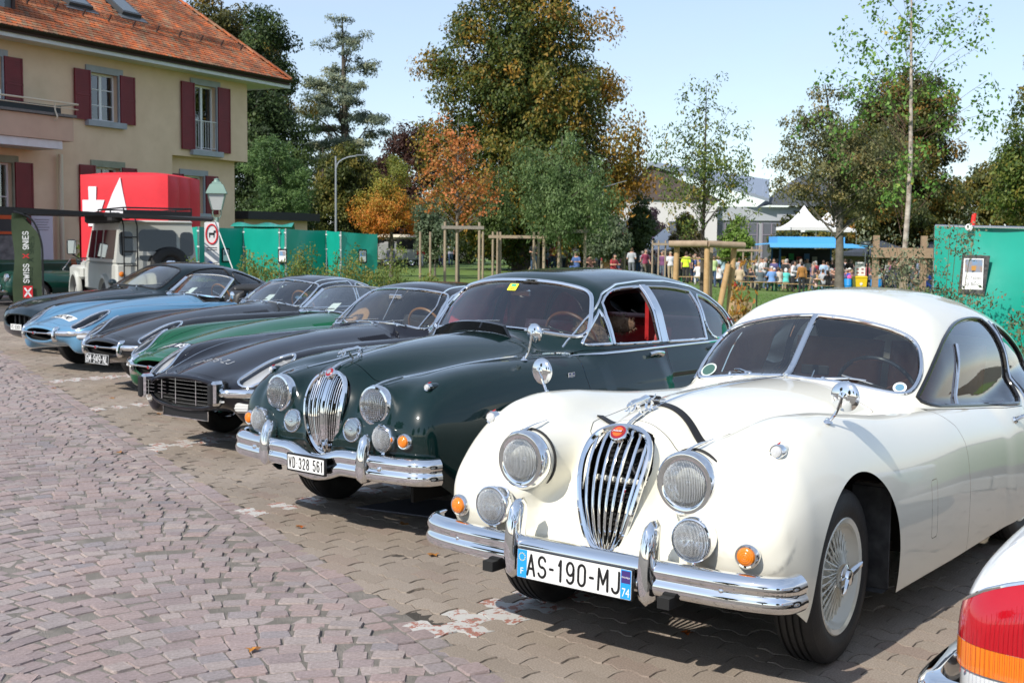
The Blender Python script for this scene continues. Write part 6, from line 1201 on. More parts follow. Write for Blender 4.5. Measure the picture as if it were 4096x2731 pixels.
    for s in(-1,1):
        overrider(root,s*.306,-.035,.325,.632,.072,.10);MB().tube([(s*.335,.012,.37),(s*.338,-.002,.43),(s*.335,.012,.49)],.005,6).build('overrider_gasket',RUBBER,root)
        MB().lathe([(0.012,0),(.011,.005),(.006,.009),(0,.0095)],16,(s*.60,.024,.43),(s*.1,-1,0)).build('bumper_bolt',CHROME,root)
        MB().box((s*.245,.12,.452),(.33,.17,.006),bev=.003).build('apron_pad',P_,root)
        lamp(root,(s*.377,.145,.763),(s*.03,-1,.02),.088,rim=.032,depth=.075,dome=.28)
        MB().lathe([(.115,0),(.125,0),(.124,.008),(.115,.008)],40,(s*.377,.222,.762),(0,-1,0)).build('lamp_gasket',RUBBER,root)
        MB().tube(spline([(s*.375,.150,.872),(s*.376,.19,.889),(s*.379,.25,.898),(s*.386,.34,.905)],5),[.011,.013,.012,.011,.010,.009]+[.007]*6+[.004]*4,8,flat=(1,.6)).build('lamp_fairing',CHROME,root)
        MB().box((s*.377,.168,.642),(.026,.02,.018),bev=.004).build('rim_clip',CHROME,root)
        lamp(root,(s*.457,.062,.580),(s*.02,-1,0),.073,'fog_lamp',rim=.010,depth=.05,dome=.3)
        MB().tube([(s*.457,.085,.50),(s*.457,.08,.475)],.008,8).lathe([(.02,0),(.018,.006),(.008,.014)],14,(s*.457,.08,.46),(0,0,1)).build('fog_lamp_foot',CHROME,root)
        P,N=sh.drape([(s*.652,.548)],'front',1,.6,-.1);small_lamp(root,P[0]+N[0]*.022,N[0]+np.array((0,-1.2,0)),.034,AMBER)
        P,N=sh.drape([(s*.66,.32)],'top',1,.5,1.4);q=P[0]
        MB().tube([q+np.array((0,-.012,.008)),q+np.array((0,.05,.010)),q+np.array((0,.13,.004))],[.027,.022,.004],12).build('sidelight_pod',P_,root)
        small_lamp(root,q+np.array((0,-.012,.010)),(s*.03,-1,.05),.022,CLEARL,'sidelight',.006)
        MB().tube([q+np.array((0,.0,.034)),q+np.array((0,.02,.042))],[.006,.002],6).build('sidelight_telltale',REDL,root)
        P,N=sh.drape([(s*.672,.735)],'top',1,.5,1.4);q=P[0]
        hd=q+np.array((s*.055 if s>0 else .03,.03,.105)if s>0 else(-.055,.03,.10));mirror(root,q,hd,(-.1,-1,.0),.06)
        MB().box((s*.40,.09,.36),(.05,.25,.04)).build('bumper_iron',DARK,root)
    plate(root,(0,-.022,.398),.52,.11,'AS-190-MJ',0,radians(-2),True,.078,.43,.004,eu=True)
    # wipers
    for x0,x1,x2,x3 in((-.19,-.30,-.42,-.17),(.22,.36,.33,.56)):
        yb=1.835+.25*abs(x0)-.03
    wiper(root,(-.215,1.855,.992),(-.34,1.93,1.0),(-.52,1.965,.962),(-.24,1.905,.998));wiper(root,(.175,1.85,.995),(.36,1.93,.995),(.25,1.90,1.015),(.50,1.955,.948))
    for s in(-.33,.3):MB().lathe([(.01,0),(.008,.012),(.003,.018)],10,(s,1.86,.977),(0,0,1)).build('washer_jet',CHROME,root)
    MB().lathe([(.045,0),(.045,.001),(0,.001)],28,(-.50,1.952,.985),(-.14,-.69,.72)).build('windscreen_sticker',mat('sticker_pale',(.55,.62,.58),.5),root);MB().lathe([(.036,.0012),(.036,.002),(0,.002)],28,(-.50,1.952,.985),(-.14,-.69,.72)).build('sticker_centre',mat('sticker_dark',(.05,.12,.10),.5),root)
    MB().lathe([(.032,0),(.032,.001),(0,.001)],28,(.52,1.948,.972),(.14,-.69,.72)).build('windscreen_sticker',mat('sticker_white',(.7,.72,.72),.4),root);MB().lathe([(.021,.0012),(.021,.002),(0,.002)],28,(.52,1.948,.972),(.14,-.69,.72)).build('sticker_centre',mat('sticker_blue',(.12,.25,.35),.4),root)
    # door handle, wheels, liner, cabin
    for s in(1,-1):
        P,N=sh.drape([(2.93,.735),(3.0,.742),(3.08,.74)],'side',s);MB().tube(spline(P+N*np.array((0,.03,.025))[:,None],5),.010,8).lathe([(.02,0),(.016,.01)],14,P[0],N[0]).build('door_handle',CHROME,root)
        wheel(root,(s*.655,.775,.345),.345,.175,.222,'wire',P_,s,radians(3));wheel(root,(s*.655,3.36,.345),.345,.175,.222,'wire',P_,s)
        MB().box((s*.70,1.155,.43),(.17,.008,.46),bev=.02).build('splash_guard',mat('splash_board',(.02,.02,.021),.7,var=(.06,.06,.06),vs=14),root)
        MB().box((s*.45,.80,.55),(.02,.9,.6)).build('inner_wing',DARK,root)
    MB().box((0,2.4,.24),(1.1,3.4,.04)).build('floor_pan',DARK,root)
    MB().box((0,1.85,.52),(1.2,.02,.62)).build('bulkhead',DARK,root)
    MB().tube([(-.58,2.03,.86),(0,1.98,.90),(.58,2.03,.86)],.06,10,flat=(1.0,1.3)).build('dashboard',LEATHER_TAN,root)
    seat(root,.29,2.80,.44,LEATHER_TAN,.52,.60);seat(root,-.29,2.80,.44,LEATHER_TAN,.52,.60)
    for s in(1,-1):
        P,N=sh.drape([(2.33+.18*t,.865+.285*t)for t in np.linspace(0,1,8)],'side',s);MB().tube(P,.010,6).build('vent_pillar',CHROME,root);P,N=sh.drape([(3.237,.80+.43*t)for t in np.linspace(0,1,8)],'side',s);MB().tube(P,.013,6).build('window_pillar',CHROME,root)
    MB().box((0,3.35,.62),(1.05,.25,.35),bev=.06).build('rear_bench',LEATHER_TAN,root)
    for s in(1,-1):MB().box((s*.66,2.6,.6),(.02,1.15,.42),bev=.01).build('door_card',LEATHER_TAN,root)
    steering_wheel(root,(.30,2.24,.90),.205,radians(66));MB().box((0,2.16,1.005),(.15,.012,.05),bev=.006).build('rear_view_mirror',BLACK,root);MB().tube([(0,2.08,.93),(0,2.15,1.0)],.006,6).build('mirror_stem',CHROME,root)
    return root
build_xk()
# ================================================================== dark green saloon
def build_mk2():
    root=car_root('green_saloon',-1.091,6.70,40.0,'dark green four-door classic saloon with upright oval grille and red cabin, second in the row')
    P_=paint('racing_green_paint',(0.0022,0.0145,0.0140),0.3,peel=0.012)
    Wb=K((.04,.42),(.08,.54),(.14,.63),(.25,.72),(.45,.79),(.8,.828),(1.5,.845),(2.6,.845),(3.3,.82),(4.0,.72),(4.4,.56),(4.62,.25))
    Zt=K((.04,.60),(.08,.68),(.14,.76),(.22,.82),(.35,.872),(.55,.91),(.9,.945),(1.3,.962),(1.8,.97),(2.7,.965),(3.3,.945),(3.9,.89),(4.3,.80),(4.62,.5))
    Zb_=K((.04,.46),(.1,.42),(.2,.30),(.35,.1),(.6,-.02),(4.62,0.0))
    Wh=K((.05,.08),(.09,.14),(.14,.185),(.22,.225),(.4,.30),(.8,.42),(1.2,.52),(1.7,.62))
    Zh=K((.06,.72),(.09,.80),(.115,.855),(.145,.90),(.2,.940),(.28,.968),(.5,1.010),(.8,1.046),(1.2,1.075),(1.6,1.085),(1.9,1.06))
    Xf=K((.05,.55),(.2,.56),(.5,.575),(1.0,.60),(1.6,.64));Wf=K((.05,.13),(.1,.18),(.2,.215),(.5,.245),(1,.235),(1.7,.19))
    Zf=K((.05,.66),(.09,.73),(.15,.80),(.24,.868),(.35,.91),(.55,.945),(.8,.962),(1.2,.968),(1.8,.965),(2.2,.95))
    Zfb=K((.05,.5),(.1,.44),(.2,.3),(.4,.05),(2.2,.0))
    Rp=K((0,.108),(.3,.112),(.5,.09),(.9,.02),(1.1,.005))
    Zroof=K((1.3,1.30),(1.6,1.385),(1.8,1.432),(2.1,1.463),(2.45,1.473),(2.8,1.458),(3.1,1.412),(3.4,1.315),(3.65,1.19),(3.9,1.05),(4.2,.86),(4.6,.5))
    Ws=K((1.3,.66),(1.6,.715),(2.0,.738),(2.8,.735),(3.2,.70),(3.6,.60),(3.9,.48),(4.3,.2))
    def sdf(x,y,z):
        a=np.abs(x)
        body=smax(sect(a,z,0,Wb(y),Zt(y),Zb_(y),3.6),np.maximum(.05-y,y-4.58),.12)
        hood=np.maximum(sect(a,z,0,Wh(y),Zh(y),.3,2.3),np.maximum(.09-y,y-1.9))
        fen=smax(sect(a,z,Xf(y),Wf(y),Zf(y),Zfb(y),2.5),np.maximum(.075-y,y-2.3),.10)
        pod=smax(np.sqrt((a-.396)**2+(z-.762)**2)-Rp(y),.12-y,.03)
        d=smin(body,fen,.10);d=smin(d,hood,.09);d=smin(d,pod,.09)
        dws=(1.495+.36*a*a+(z-1.09)*.914-y)*.73
        drf=(z-(Zroof(y)-.15*a*a-.5*a**4))*.95
        dsd=a-(Ws(y)-.30*(z-1.0)-.15*np.maximum(z-1.2,0))
        g=np.maximum(smax(smax(dws,drf,.08),dsd,.12),.8-z)
        return smin(d,g,.045)
    sh=Shell(sdf,(-.92,0.0,.1),(.92,4.75,1.55),0.02)
    sh.drop(lambda P:P[:,2]-(0.22+0.2*np.clip((0.4-P[:,1])/0.25,0,1)))
    for yc in(.80,3.53):
        arch=lambda P,yc=yc:np.maximum(np.sqrt((P[:,1]-yc)**2+np.maximum(P[:,2]-.34,(P[:,2]-.34)*.25)**2)-(.365 if yc<1 else .33),.4-np.abs(P[:,0]));sh.drop(arch)
    GW=glass_mat('windscreen_glass')
    wsf=smooth_loop([(-.56,1.062),(-.3,1.092),(0,1.102),(.3,1.092),(.56,1.062),(.635,1.065),(.635,1.13),(.585,1.25),(.535,1.325),(.45,1.358),(.25,1.388),(0,1.395),(-.25,1.388),(-.45,1.358),(-.535,1.325),(-.585,1.25),(-.635,1.13),(-.635,1.065)],2)
    wfar=lambda P:np.maximum(np.abs(1.495+.36*P[:,0]**2+(P[:,2]-1.09)*.914-P[:,1])-.16,1.04-P[:,2])
    window(sh,wsf,'front','windscreen',root,wfar,glass=GW)
    sh.strip(dense(wsf,.025),'front',.014,'windscreen_frame',CHROME,root,1,.003,True,8,None,2.4,1.42)
    rw=smooth_loop([(-.5,1.06),(-.53,1.18),(-.42,1.27),(0,1.29),(.42,1.27),(.53,1.18),(.5,1.06),(0,1.04)],2);window(sh,rw,'front','rear_window',root,lambda P:3.0-P[:,1])
    vent=smooth_loop([(1.60,1.018),(1.60,1.03),(1.70,1.13),(1.80,1.225),(1.80,1.225),(1.80,1.018),(1.80,1.018)],1)
    fd=smooth_loop([(1.825,1.015),(1.825,1.015),(1.825,1.248),(1.92,1.315),(2.05,1.348),(2.33,1.358),(2.33,1.358),(2.33,1.005),(2.33,1.005)],1)
    rd=smooth_loop([(2.42,1.0),(2.42,1.0),(2.42,1.357),(2.42,1.357),(2.7,1.345),(2.92,1.312),(2.92,1.312),(2.92,.99),(2.92,.99)],1)
    qw=smooth_loop([(2.955,.99),(2.955,1.302),(3.1,1.262),(3.25,1.19),(3.36,1.08),(3.37,1.0),(3.3,.985)],2)
    for s in(1,-1):
        wh=lambda P,s=s:np.maximum(-P[:,0]*s+.3,P[:,2]-1.45)
        for pl,nm in((vent,'vent_window'),(fd,'front_door_window'),(rd,'rear_door_window'),(qw,'quarter_window')):
            if nm=='front_door_window' and s>0:
                sh.take(sh.cutter(pl,'side',wh));sh.strip(dense(pl,.025),'side',.010,'open_window_frame',CHROME,root,s,.002,True,8)
            else:window(sh,pl,'side',nm,root,wh,CHROME,.010,s)
        P,N=sh.drape([(2.375,z)for z in np.linspace(1.0,1.365,10)],'side',s,off=.004);MB().sweep(P,[(-.036,-.006),(.036,-.006),(.03,.006),(-.03,.006)],up=N).build('door_pillar_cover',CHROME,root)
        sh.strip([(y,z)for y,z in zip(np.linspace(1.52,3.5,60),np.interp(np.linspace(1.52,3.5,60),(1.52,1.7,1.9,2.1,2.4,2.7,3.0,3.2,3.38,3.5),(1.0,1.17,1.325,1.375,1.393,1.386,1.345,1.28,1.17,1.0)))],'side',.008,'roof_gutter',CHROME,root,s,.002)
        sh.strip([(y,.962+.008*sin((y-1.4)*1.2))for y in np.linspace(1.42,3.4,60)],'side',.006,'waist_strip',CHROME,root,s,.003,False,6,(.008,.005))
        door=[(1.42,.22),(1.44,.6),(1.43,.85),(1.47,.97),(1.58,.988),(2.37,.982),(2.37,.22)];panel(sh,door,'side','front_door',P_,root,lambda P,s=s:.5-P[:,0]*s)
        door=[(2.385,.22),(2.385,.98),(3.0,.972),(3.2,.90),(3.16,.7),(3.05,.5),(3.0,.22)];panel(sh,door,'side','rear_door',P_,root,lambda P,s=s:.5-P[:,0]*s)
        for y0 in(2.21,3.0):
            P,N=sh.drape([(y0-.07,.925),(y0,.93),(y0+.09,.925)],'side',s);MB().tube(spline(P+N*np.array((.025,.035,.025))[:,None],5),.011,8,flat=(1,1.2)).lathe([(.02,-.01),(.02,.02),(.012,.03)],14,P[2],N[2]).build('door_handle',CHROME,root)
    gr=smooth_loop([(0,.445),(.06,.455),(.105,.52),(.135,.62),(.15,.73),(.148,.80),(.125,.865),(.07,.90),(0,.91),(-.07,.90),(-.125,.865),(-.148,.80),(-.15,.73),(-.135,.62),(-.105,.52),(-.06,.455)],2)
    ly=K((.43,.10),(.47,.085),(.55,.065),(.65,.058),(.73,.066),(.80,.088),(.855,.114),(.90,.145),(.95,.2))
    sh.drop(sh.cutter(gr,'front',lambda P:P[:,1]-.30))
    hood=smooth_loop([(-.10,.25),(-.24,.27),(-.35,.36),(-.40,.6),(-.49,1.0),(-.56,1.35),(-.5,1.42),(.5,1.42),(.56,1.35),(.49,1.0),(.40,.6),(.35,.36),(.24,.27),(.10,.25)],1)
    panel(sh,hood,'top','bonnet',P_,root,lambda P:.82-P[:,2])
    sh.build((sh.V,sh.T),'body',P_,root)
    lin=clip(sh.V,sh.T,lambda P:np.maximum(np.maximum(1.0-P[:,2],1.6-P[:,1]),P[:,1]-4.0));sh.build(lin,'headlining',mat('pale_lining',(.16,.13,.14),.9),root,-.02,True)
    # grille
    P,N=sh.drape(dense(gr,.012),'front',1,.5,-.2);P[:,1]=ly(P[:,2])+.4*P[:,0]**2
    g=MB().tube(P,.014,8,closed=True,flat=(1.1,1.0)).build('grille',CHROME,root)
    for k in range(-8,9):
        pts=[]
        for z in np.linspace(.45,.905,20):
            hw=np.interp(z,(.445,.455,.52,.62,.73,.80,.865,.90,.91),(.03,.06,.105,.135,.15,.148,.125,.07,0))
            xx=k/8.6*hw if z<.8 else k/8.6*.148
            if abs(xx)<hw:pts.append((xx,ly(z)+.006+.3*xx*xx,z))
        if len(pts)>2:MB().tube(pts,.0042,6,flat=(.8,1.2)).build('bar',CHROME,g)if k else MB().tube(pts,.012,8,flat=(1,.9)).build('centre_bar',CHROME,g)
    MB().box((0,.20,.63),(.28,.02,.40)).build('radiator',DARK,root)
    nb=np.array((0,-.78,.62));b=MB().lathe([(0,.014),(.02,.012),(.031,.008),(.034,-.01)],28,(0,.125,.905),nb).build('bonnet_badge',CHROME,root);MB().lathe([(.0,.0155),(.024,.0125),(.027,.010)],28,(0,.125,.905),nb).build('badge_ring',mat('badge_red'),b);MB().lathe([(0,.018),(.014,.0165),(.015,.012)],20,(0,.125,.905),nb).build('badge_disc',mat('badge_silver',(.6,.6,.6),.3,.8),b)
    sh.strip([(0,y)for y in np.linspace(.2,1.34,40)],'top',.006,'bonnet_strip',CHROME,root,1,0,False,6,(.008,.005),.5,1.4)
    MB().tube(spline([(0,.13,.92),(0,.18,.945),(0,.25,.966),(0,.32,.98)],5),[.010]*8+[.007]*8,8).build('bonnet_handle',CHROME,root)
    leaper(root,(0,.285,1.002),1.0)
    # bumper with dip under the grille
    ys=[(-.80,.17),(-.78,.11),(-.70,.055),(-.5,.02),(-.3,.008),(0,.0),(.3,.008),(.5,.02),(.70,.055),(.78,.11),(.80,.17)]
    bp=spline([(x,y,.445-.045*max(0,1-(x/.24)**2)**1.5)for x,y in ys],8);bp[:,2]=.445-.05*np.maximum(0,1-(bp[:,0]/.22)**2)**1.5
    prof=[(-.026,-.066),(.0,-.074),(.018,-.068),(.028,-.052),(.031,-.030),(.026,-.012),(.020,-.004),(.0195,.006),(.024,.018),(.026,.032),(.020,.05),(.006,.064),(-.012,.072),(-.028,.066)]
    MB().sweep(bp,prof).build('bumper',CHROME,root,angle=55)
    for s in(-1,1):
        overrider(root,s*.402,-.05,.355,.615,.078,.105);MB().tube([(s*.435,.0,.37),(s*.438,-.012,.44),(s*.435,.0,.51)],.005,6).build('overrider_gasket',RUBBER,root)
        MB().lathe([(.013,0),(.012,.006),(.006,.010),(0,.0105)],16,(s*.52,.002,.445),(s*.1,-1,0)).build('bumper_bolt',CHROME,root)
        lamp(root,(s*.396,.082,.762),(s*.03,-1,.02),.088,rim=.024,depth=.06,dome=.3,grid=True)
        MB().tube(spline([(s*.397,.10,.872),(s*.40,.15,.886),(s*.405,.22,.898),(s*.41,.3,.908)],5),[.009]*8+[.006]*4+[.003]*4,8,flat=(1,.6)).build('lamp_fairing',CHROME,root)
        P,N=sh.drape([(s*.249,.617)],'front',1,.6,-.2);q=P[0]+N[0]*.008;d=N[0]+np.array((0,-.8,0));d/=np.linalg.norm(d)
        v=MB().lathe([(.062,-.012),(.069,-.008),(.069,.004),(.064,.010),(.060,.004)],30,q,d).build('horn_grille',CHROME,root)
        MB().lathe([(.061,.001),(0,.001)],30,q,d).build('grille_back',DARK,v);sl=MB()
        U=np.cross(d,(0,0,1.0));U/=np.linalg.norm(U);Wv=np.cross(U,d)
        for k in range(-6,7):c=k*.0092;e=sqrt(max(.061**2-c*c,0));sl.tube([q+U*c+Wv*e+d*.004,q+U*c+d*.012,q+U*c-Wv*e+d*.004],.0022,5)
        sl.ball(q+d*.014,.009,8,6);sl.build('slats',CHROME,v)
        lamp(root,(s*.511,.03,.602),(0,-1,0),.068,'fog_lamp',rim=.006,depth=.05,dome=.38);MB().box((s*.511,.02,.675),(.014,.03,.014),bev=.003).build('fog_lamp_clip',CHROME,root);MB().tube([(s*.511,.05,.54),(s*.511,.04,.515)],.012,8).build('fog_lamp_foot',CHROME,root)
        P,N=sh.drape([(s*.638,.597)],'front',1,.7,-.2);small_lamp(root,P[0]+N[0]*.02,N[0]+np.array((0,-1.4,0)),.032,AMBER)
        P,N=sh.drape([(s*.647,.25)],'top',1,.5,1.4);q=P[0];MB().tube([q+np.array((0,-.02,.006)),q+np.array((0,.04,.008)),q+np.array((0,.15,.0))],[.022,.02,.003],12).build('sidelight_pod',P_,root)
        small_lamp(root,q+np.array((0,-.022,.008)),(0,-1,.05),.016,CLEARL,'sidelight',.005);MB().tube([q+np.array((0,-.01,.028)),q+np.array((0,.01,.034))],[.005,.002],6).build('sidelight_telltale',REDL,root)
        P,N=sh.drape([(s*.66,1.02)],'top',1,.5,1.4);q=P[0]
        if s>0:mirror(root,q,q+np.array((s*.04,.04,.155)),(-.1,-1,0),.058,stem=.007)
        wheel(root,(s*.70,.80,.325),.325,.17,.20,'wire',CHROME,s,radians(6),det=1 if s<0 else 1);wheel(root,(s*.68,3.53,.325),.325,.17,.20,'wire',CHROME,s)
        MB().box((s*.42,.85,.5),(.02,1.0,.6)).build('inner_wing',DARK,root)
        sh.strip([(s*x,y)for x,y in spline([(.395,.30),(.43,.6),(.50,1.0),(.575,1.38),(.66,1.46)],8)],'top',.006,'bonnet_side_strip',CHROME,root,1,.003,False,6,(.008,.005),.5,1.4)
    plate(root,(0,-.055,.414),.30,.08,'VD.328 561',0,0,True,.056,.33,.010)
    P,N=sh.drape([(1.30,.86)],'side',1);Mf=frame(P[0]+N[0]*.002,(0,1,0),(0,0,1));fl=MB().prism([(-.03,-.02),(.03,-.02),(.03,.02),(-.03,.02)],0,.002,Mf).build('flag_badge',mat('flag_white',(.7,.7,.7),.4),root)
    FR=mat('flag_red',(.5,.02,.03),.4);FB=mat('flag_blue',(.02,.03,.2),.4)
    for q in((.01,.004),(-.022,.004)):pass
    f_=MB();[f_.prism([(sx_*.009,sy_*.006),(sx_*.026,sy_*.006),(sx_*.026,sy_*.017),(sx_*.012,sy_*.017)][::int(sx_*sy_)],.0022,.0026,Mf)for sx_ in(-1,1)for sy_ in(-1,1)];f_.build('flag_field',FB,fl)
    MB().prism([(-.03,-.003),(.03,-.003),(.03,.003),(-.03,.003)],.0028,.0032,Mf).prism([(-.003,-.02),(.003,-.02),(.003,.02),(-.003,.02)],.0033,.0036,Mf).build('flag_cross',FR,fl)
    # wind deflector mesh on the scuttle, wipers, sticker
    d_=MB();xs=np.linspace(-.42,.26,18);P,N=sh.drape([(x,1.36+.05*(x/.4)**2)for x in xs],'top',1,.5,1.4)
    V=[];[V.extend([p+np.array((0,0,.003)),p+np.array((0,-.03,.062*min(1,8*(1-abs((x+.08)/.345))))),p+np.array((0,-.005,.068*min(1,8*(1-abs((x+.08)/.345)))))])for p,x in zip(P,xs)]
    F=[];[F.extend([(3*i,3*i+3,3*i+4,3*i+1),(3*i+1,3*i+4,3*i+5,3*i+2),(3*i+2,3*i+5,3*i+3,3*i)])for i in range(len(xs)-1)]
    d_.add(V,F).build('bonnet_deflector',BLACKG,root)
    wiper(root,(-.12,1.475,1.10),(-.2,1.54,1.125),(-.36,1.57,1.115),(.02,1.545,1.14));wiper(root,(.30,1.475,1.095),(.42,1.56,1.10),(.26,1.56,1.13),(.60,1.64,1.075))
    for x in(-.40,.08):MB().lathe([(.011,0),(.008,.014),(.003,.022)],10,(x,1.40,1.082),(0,0,1)).build('washer_jet',CHROME,root)
    P,N=sh.drape([(-.03,1.352)],'front',1,2.4,1.5);Ms=frame(P[0]+N[0]*.001,(1,0,0),(0,.67,.74));st=MB().prism(rrect(.075,.06,.008),-.004,-.003,Ms).build('motorway_sticker',mat('sticker_yellow',(.75,.68,.05),.4),root)
    MB().prism(rrect(.04,.02,.003),-.0028,-.002,Ms@Matrix.Translation((0,.015,0))).build('sticker_green_mark',mat('sticker_green',(.05,.4,.25),.4),st);text('sticker_number','23',.026,Ms@Matrix.Translation((0,-.012,-.0015)),mat('sticker_red',(.6,.05,.03),.4),st)
    # cabin
    MB().box((0,2.4,.26),(1.3,3.4,.04)).build('floor_pan',DARK,root);MB().box((0,1.48,.62),(1.3,.02,.66)).build('bulkhead',DARK,root)
    MB().tube([(-.66,1.72,.97),(0,1.68,1.0),(.66,1.72,.97)],.075,10,flat=(1,.9)).build('dashboard',mat('walnut',(.16,.06,.02),.3,var=(.07,.022,.008),vs=7,coat=.7),root)
    for s in(1,-1):seat(root,s*.34,2.25,.50,LEATHER_RED,.56,.52);MB().box((s*.73,2.3,.66),(.02,1.5,.46),bev=.01).build('door_card',LEATHER_RED,root)
    seat(root,0,3.05,.50,LEATHER_RED,1.25,.55,'rear_seat');MB().box((0,3.55,.94),(1.2,.4,.03)).build('parcel_shelf',BLACK,root)
    for s in(1,-1):MB().box((s*.60,2.40,1.12),(.03,.05,.34)).build('door_pillar_lining',LEATHER_RED,root)
    steering_wheel(root,(.34,1.90,1.015),.20,radians(64),mat('walnut'));MB().box((0,1.78,1.31),(.17,.02,.05),bev=.01).build('rear_view_mirror',CHROME,root);MB().tube([(0,1.79,1.33),(0,1.80,1.40)],.006,6).build('mirror_stem',CHROME,root)
    return root
build_mk2()
BLK=paint('black_paint',(.006,.006,.010),.3,peel=.012)
GREY=paint('gunmetal_paint',(.020,.022,.026),.34,.35,peel=.012)
GRN=paint('bright_green_paint',(.002,.085,.032),.32,peel=.012)
BLUE=paint('pale_blue_paint',(.13,.30,.47),.34,.35,peel=.012)
# ================================================================== long-nosed sports cars
def build_etype(name,X,Y,th,label,paint_mat,body='fhc',mouth='s1',seats=LEATHER_BLK,bonnet_text=None,text_style=None,front_plate=None,h=0.026,paper=False,trimcol=None):
    root=car_root(name,X,Y,th,label)
    P_=paint_mat;big=body=='2+2';dl=.18 if big else 0.0;dz=.045 if big else 0.0
    mw,mh,mz=(.315,.075,.47)if mouth=='s1' else(.40,.105,.475)
    Wb=K((.0,.30),(.03,.40),(.08,.485),(.16,.565),(.3,.655),(.55,.745),(.9,.80),(1.5,.815),(2.3,.825),(3.2+dl,.83),(3.7+dl,.79),(4.1+dl,.66),(4.38+dl,.40),(4.46+dl,.2))
    Zt=K((.0,.535),(.05,.568),(.15,.605),(.3,.640),(.6,.705),(.95,.765),(1.4,.795),(2.0,.815),(2.8,.825),(3.3+dl,.84),(3.8+dl,.79),(4.2+dl,.69),(4.46+dl,.56))
    Zb_=K((.0,.41),(.05,.37),(.15,.335),(.4,.29),(.9,.22),(3.6,.2),(4.1+dl,.32),(4.46+dl,.46))
    Wh=K((.0,.2),(.3,.30),(.7,.33),(1.2,.36),(2.0,.40),(2.5,.46));Zh=K((.0,.545),(.08,.595),(.2,.642),(.4,.70),(.7,.767),(1.0,.82),(1.4,.866),(1.8,.89),(2.2,.90),(2.5,.88))
    Xf=K((.1,.53),(.3,.565),(.6,.585),(1.0,.60),(1.6,.64),(2.2,.67));Wf=K((.1,.10),(.3,.145),(.6,.185),(1.0,.20),(1.6,.16),(2.2,.12));Zf=K((.12,.53),(.2,.60),(.3,.672),(.45,.735),(.65,.782),(.9,.808),(1.4,.822),(2.0,.825),(2.4,.815))
    Xr=K((2.6,.66),(4.3+dl,.5));Wr=K((2.6,.1),(3.2+dl,.18),(3.8+dl,.2),(4.35+dl,.1));Zr=K((2.6,.80),(3.1+dl,.85),(3.45+dl,.87),(3.8+dl,.83),(4.35+dl,.62))
    Zroof=K((2.1,1.02),(2.35,1.13+dz),(2.55,1.19+dz),(2.85,1.222+dz),(3.1+dl,1.212+dz),(3.4+dl,1.16+dz),(3.7+dl,1.06+dz*.6),(4.0+dl,.92),(4.3+dl,.74),(4.6+dl,.5))
    Ws=K((2.0,.60),(2.3,.66),(2.7,.69),(3.1+dl,.67),(3.5+dl,.58),(3.85+dl,.46),(4.2+dl,.3),(4.5+dl,.1))
    coupe=body!='ots';cs=.21
    def sdf(x,y,z):
        a=np.abs(x)
        d=smax(sect(a,z,0,Wb(y),Zt(y),Zb_(y),2.5),-y+.0,.06)
        d=smin(d,smax(sect(a,z,Xf(y),Wf(y),Zf(y),.25,2.2),np.maximum(.12-y,y-2.5),.12),.10)
        d=smin(d,smax(sect(a,z,0,Wh(y),Zh(y),.35,2.3),np.maximum(.01-y,y-2.5),.06),.07)
        d=smin(d,smax(sect(a,z,Xr(y),Wr(y),Zr(y),.2,2.2),np.maximum(2.6-y,y-4.35-dl),.2),.12)
        d=smax(d,y-4.44-dl,.06)
        lip=np.abs(sect(x,z,0,mw+.01,mz+mh+.01,mz-mh-.01,2.4));tor=np.sqrt(lip**2+(y-.012-.12*a*a)**2)-.022
        d=smin(d,np.where(y<.1,tor,1.0),.03)
        if coupe:
            dws=(2.14+.34*a*a+(z-.90)*1.27-y)*.62
            drf=(z-(Zroof(y)-.20*a*a-.7*a**4))*.95
            dsd=a-(Ws(y)-.38*(z-.85))
            d=smin(d,np.maximum(smax(smax(dws,drf,.07),dsd,.10),.7-z),.04)
        return d
    sh=Shell(sdf,(-.92,-.06,.12),(.92,4.62+dl,1.36),h)
    sh.drop(lambda P:P[:,2]-(0.235+0.02*(P[:,1]>5))-.12*np.clip((.35-P[:,1])/.3,0,1)*0)
    for yc in(.93,3.37+(.23 if big else 0)):
        sh.drop(lambda P,yc=yc:np.maximum(np.sqrt((P[:,1]-yc)**2+np.maximum(P[:,2]-.33,(P[:,2]-.33)*.25)**2)-(.355 if yc<2 else .34),.42-np.abs(P[:,0])))
    ov=[(mw*np.sign(cos(t))*abs(cos(t))**.83,mz+mh*np.sign(sin(t))*abs(sin(t))**.83)for t in np.linspace(0,2*pi,49)[:-1]]
    sh.drop(sh.cutter(ov,'front',lambda P:P[:,1]-.16))
    m_in=MB();n=len(ov)                                                                     # duct behind the mouth
    V=[(a,.01+.12*a*a,b)for a,b in ov]+[(a*.96,.2,mz+(b-mz)*.95)for a,b in ov]+[(a*.85,.42,mz+(b-mz)*.9)for a,b in ov]
    m_in.add(V,[(k*n+i,k*n+(i+1)%n,(k+1)*n+(i+1)%n,(k+1)*n+i)for k in(0,1)for i in range(n)]+[tuple(range(2*n,3*n))]).build('air_duct',DARK,root)
    # faired headlights
    tear=smooth_loop([(.45,.165),(.51,.125),(.60,.155),(.665,.25),(.69,.37),(.685,.48),(.65,.57),(.61,.575),(.57,.49),(.515,.37),(.465,.26)],2)
    wmask=lambda P:.45-P[:,2]
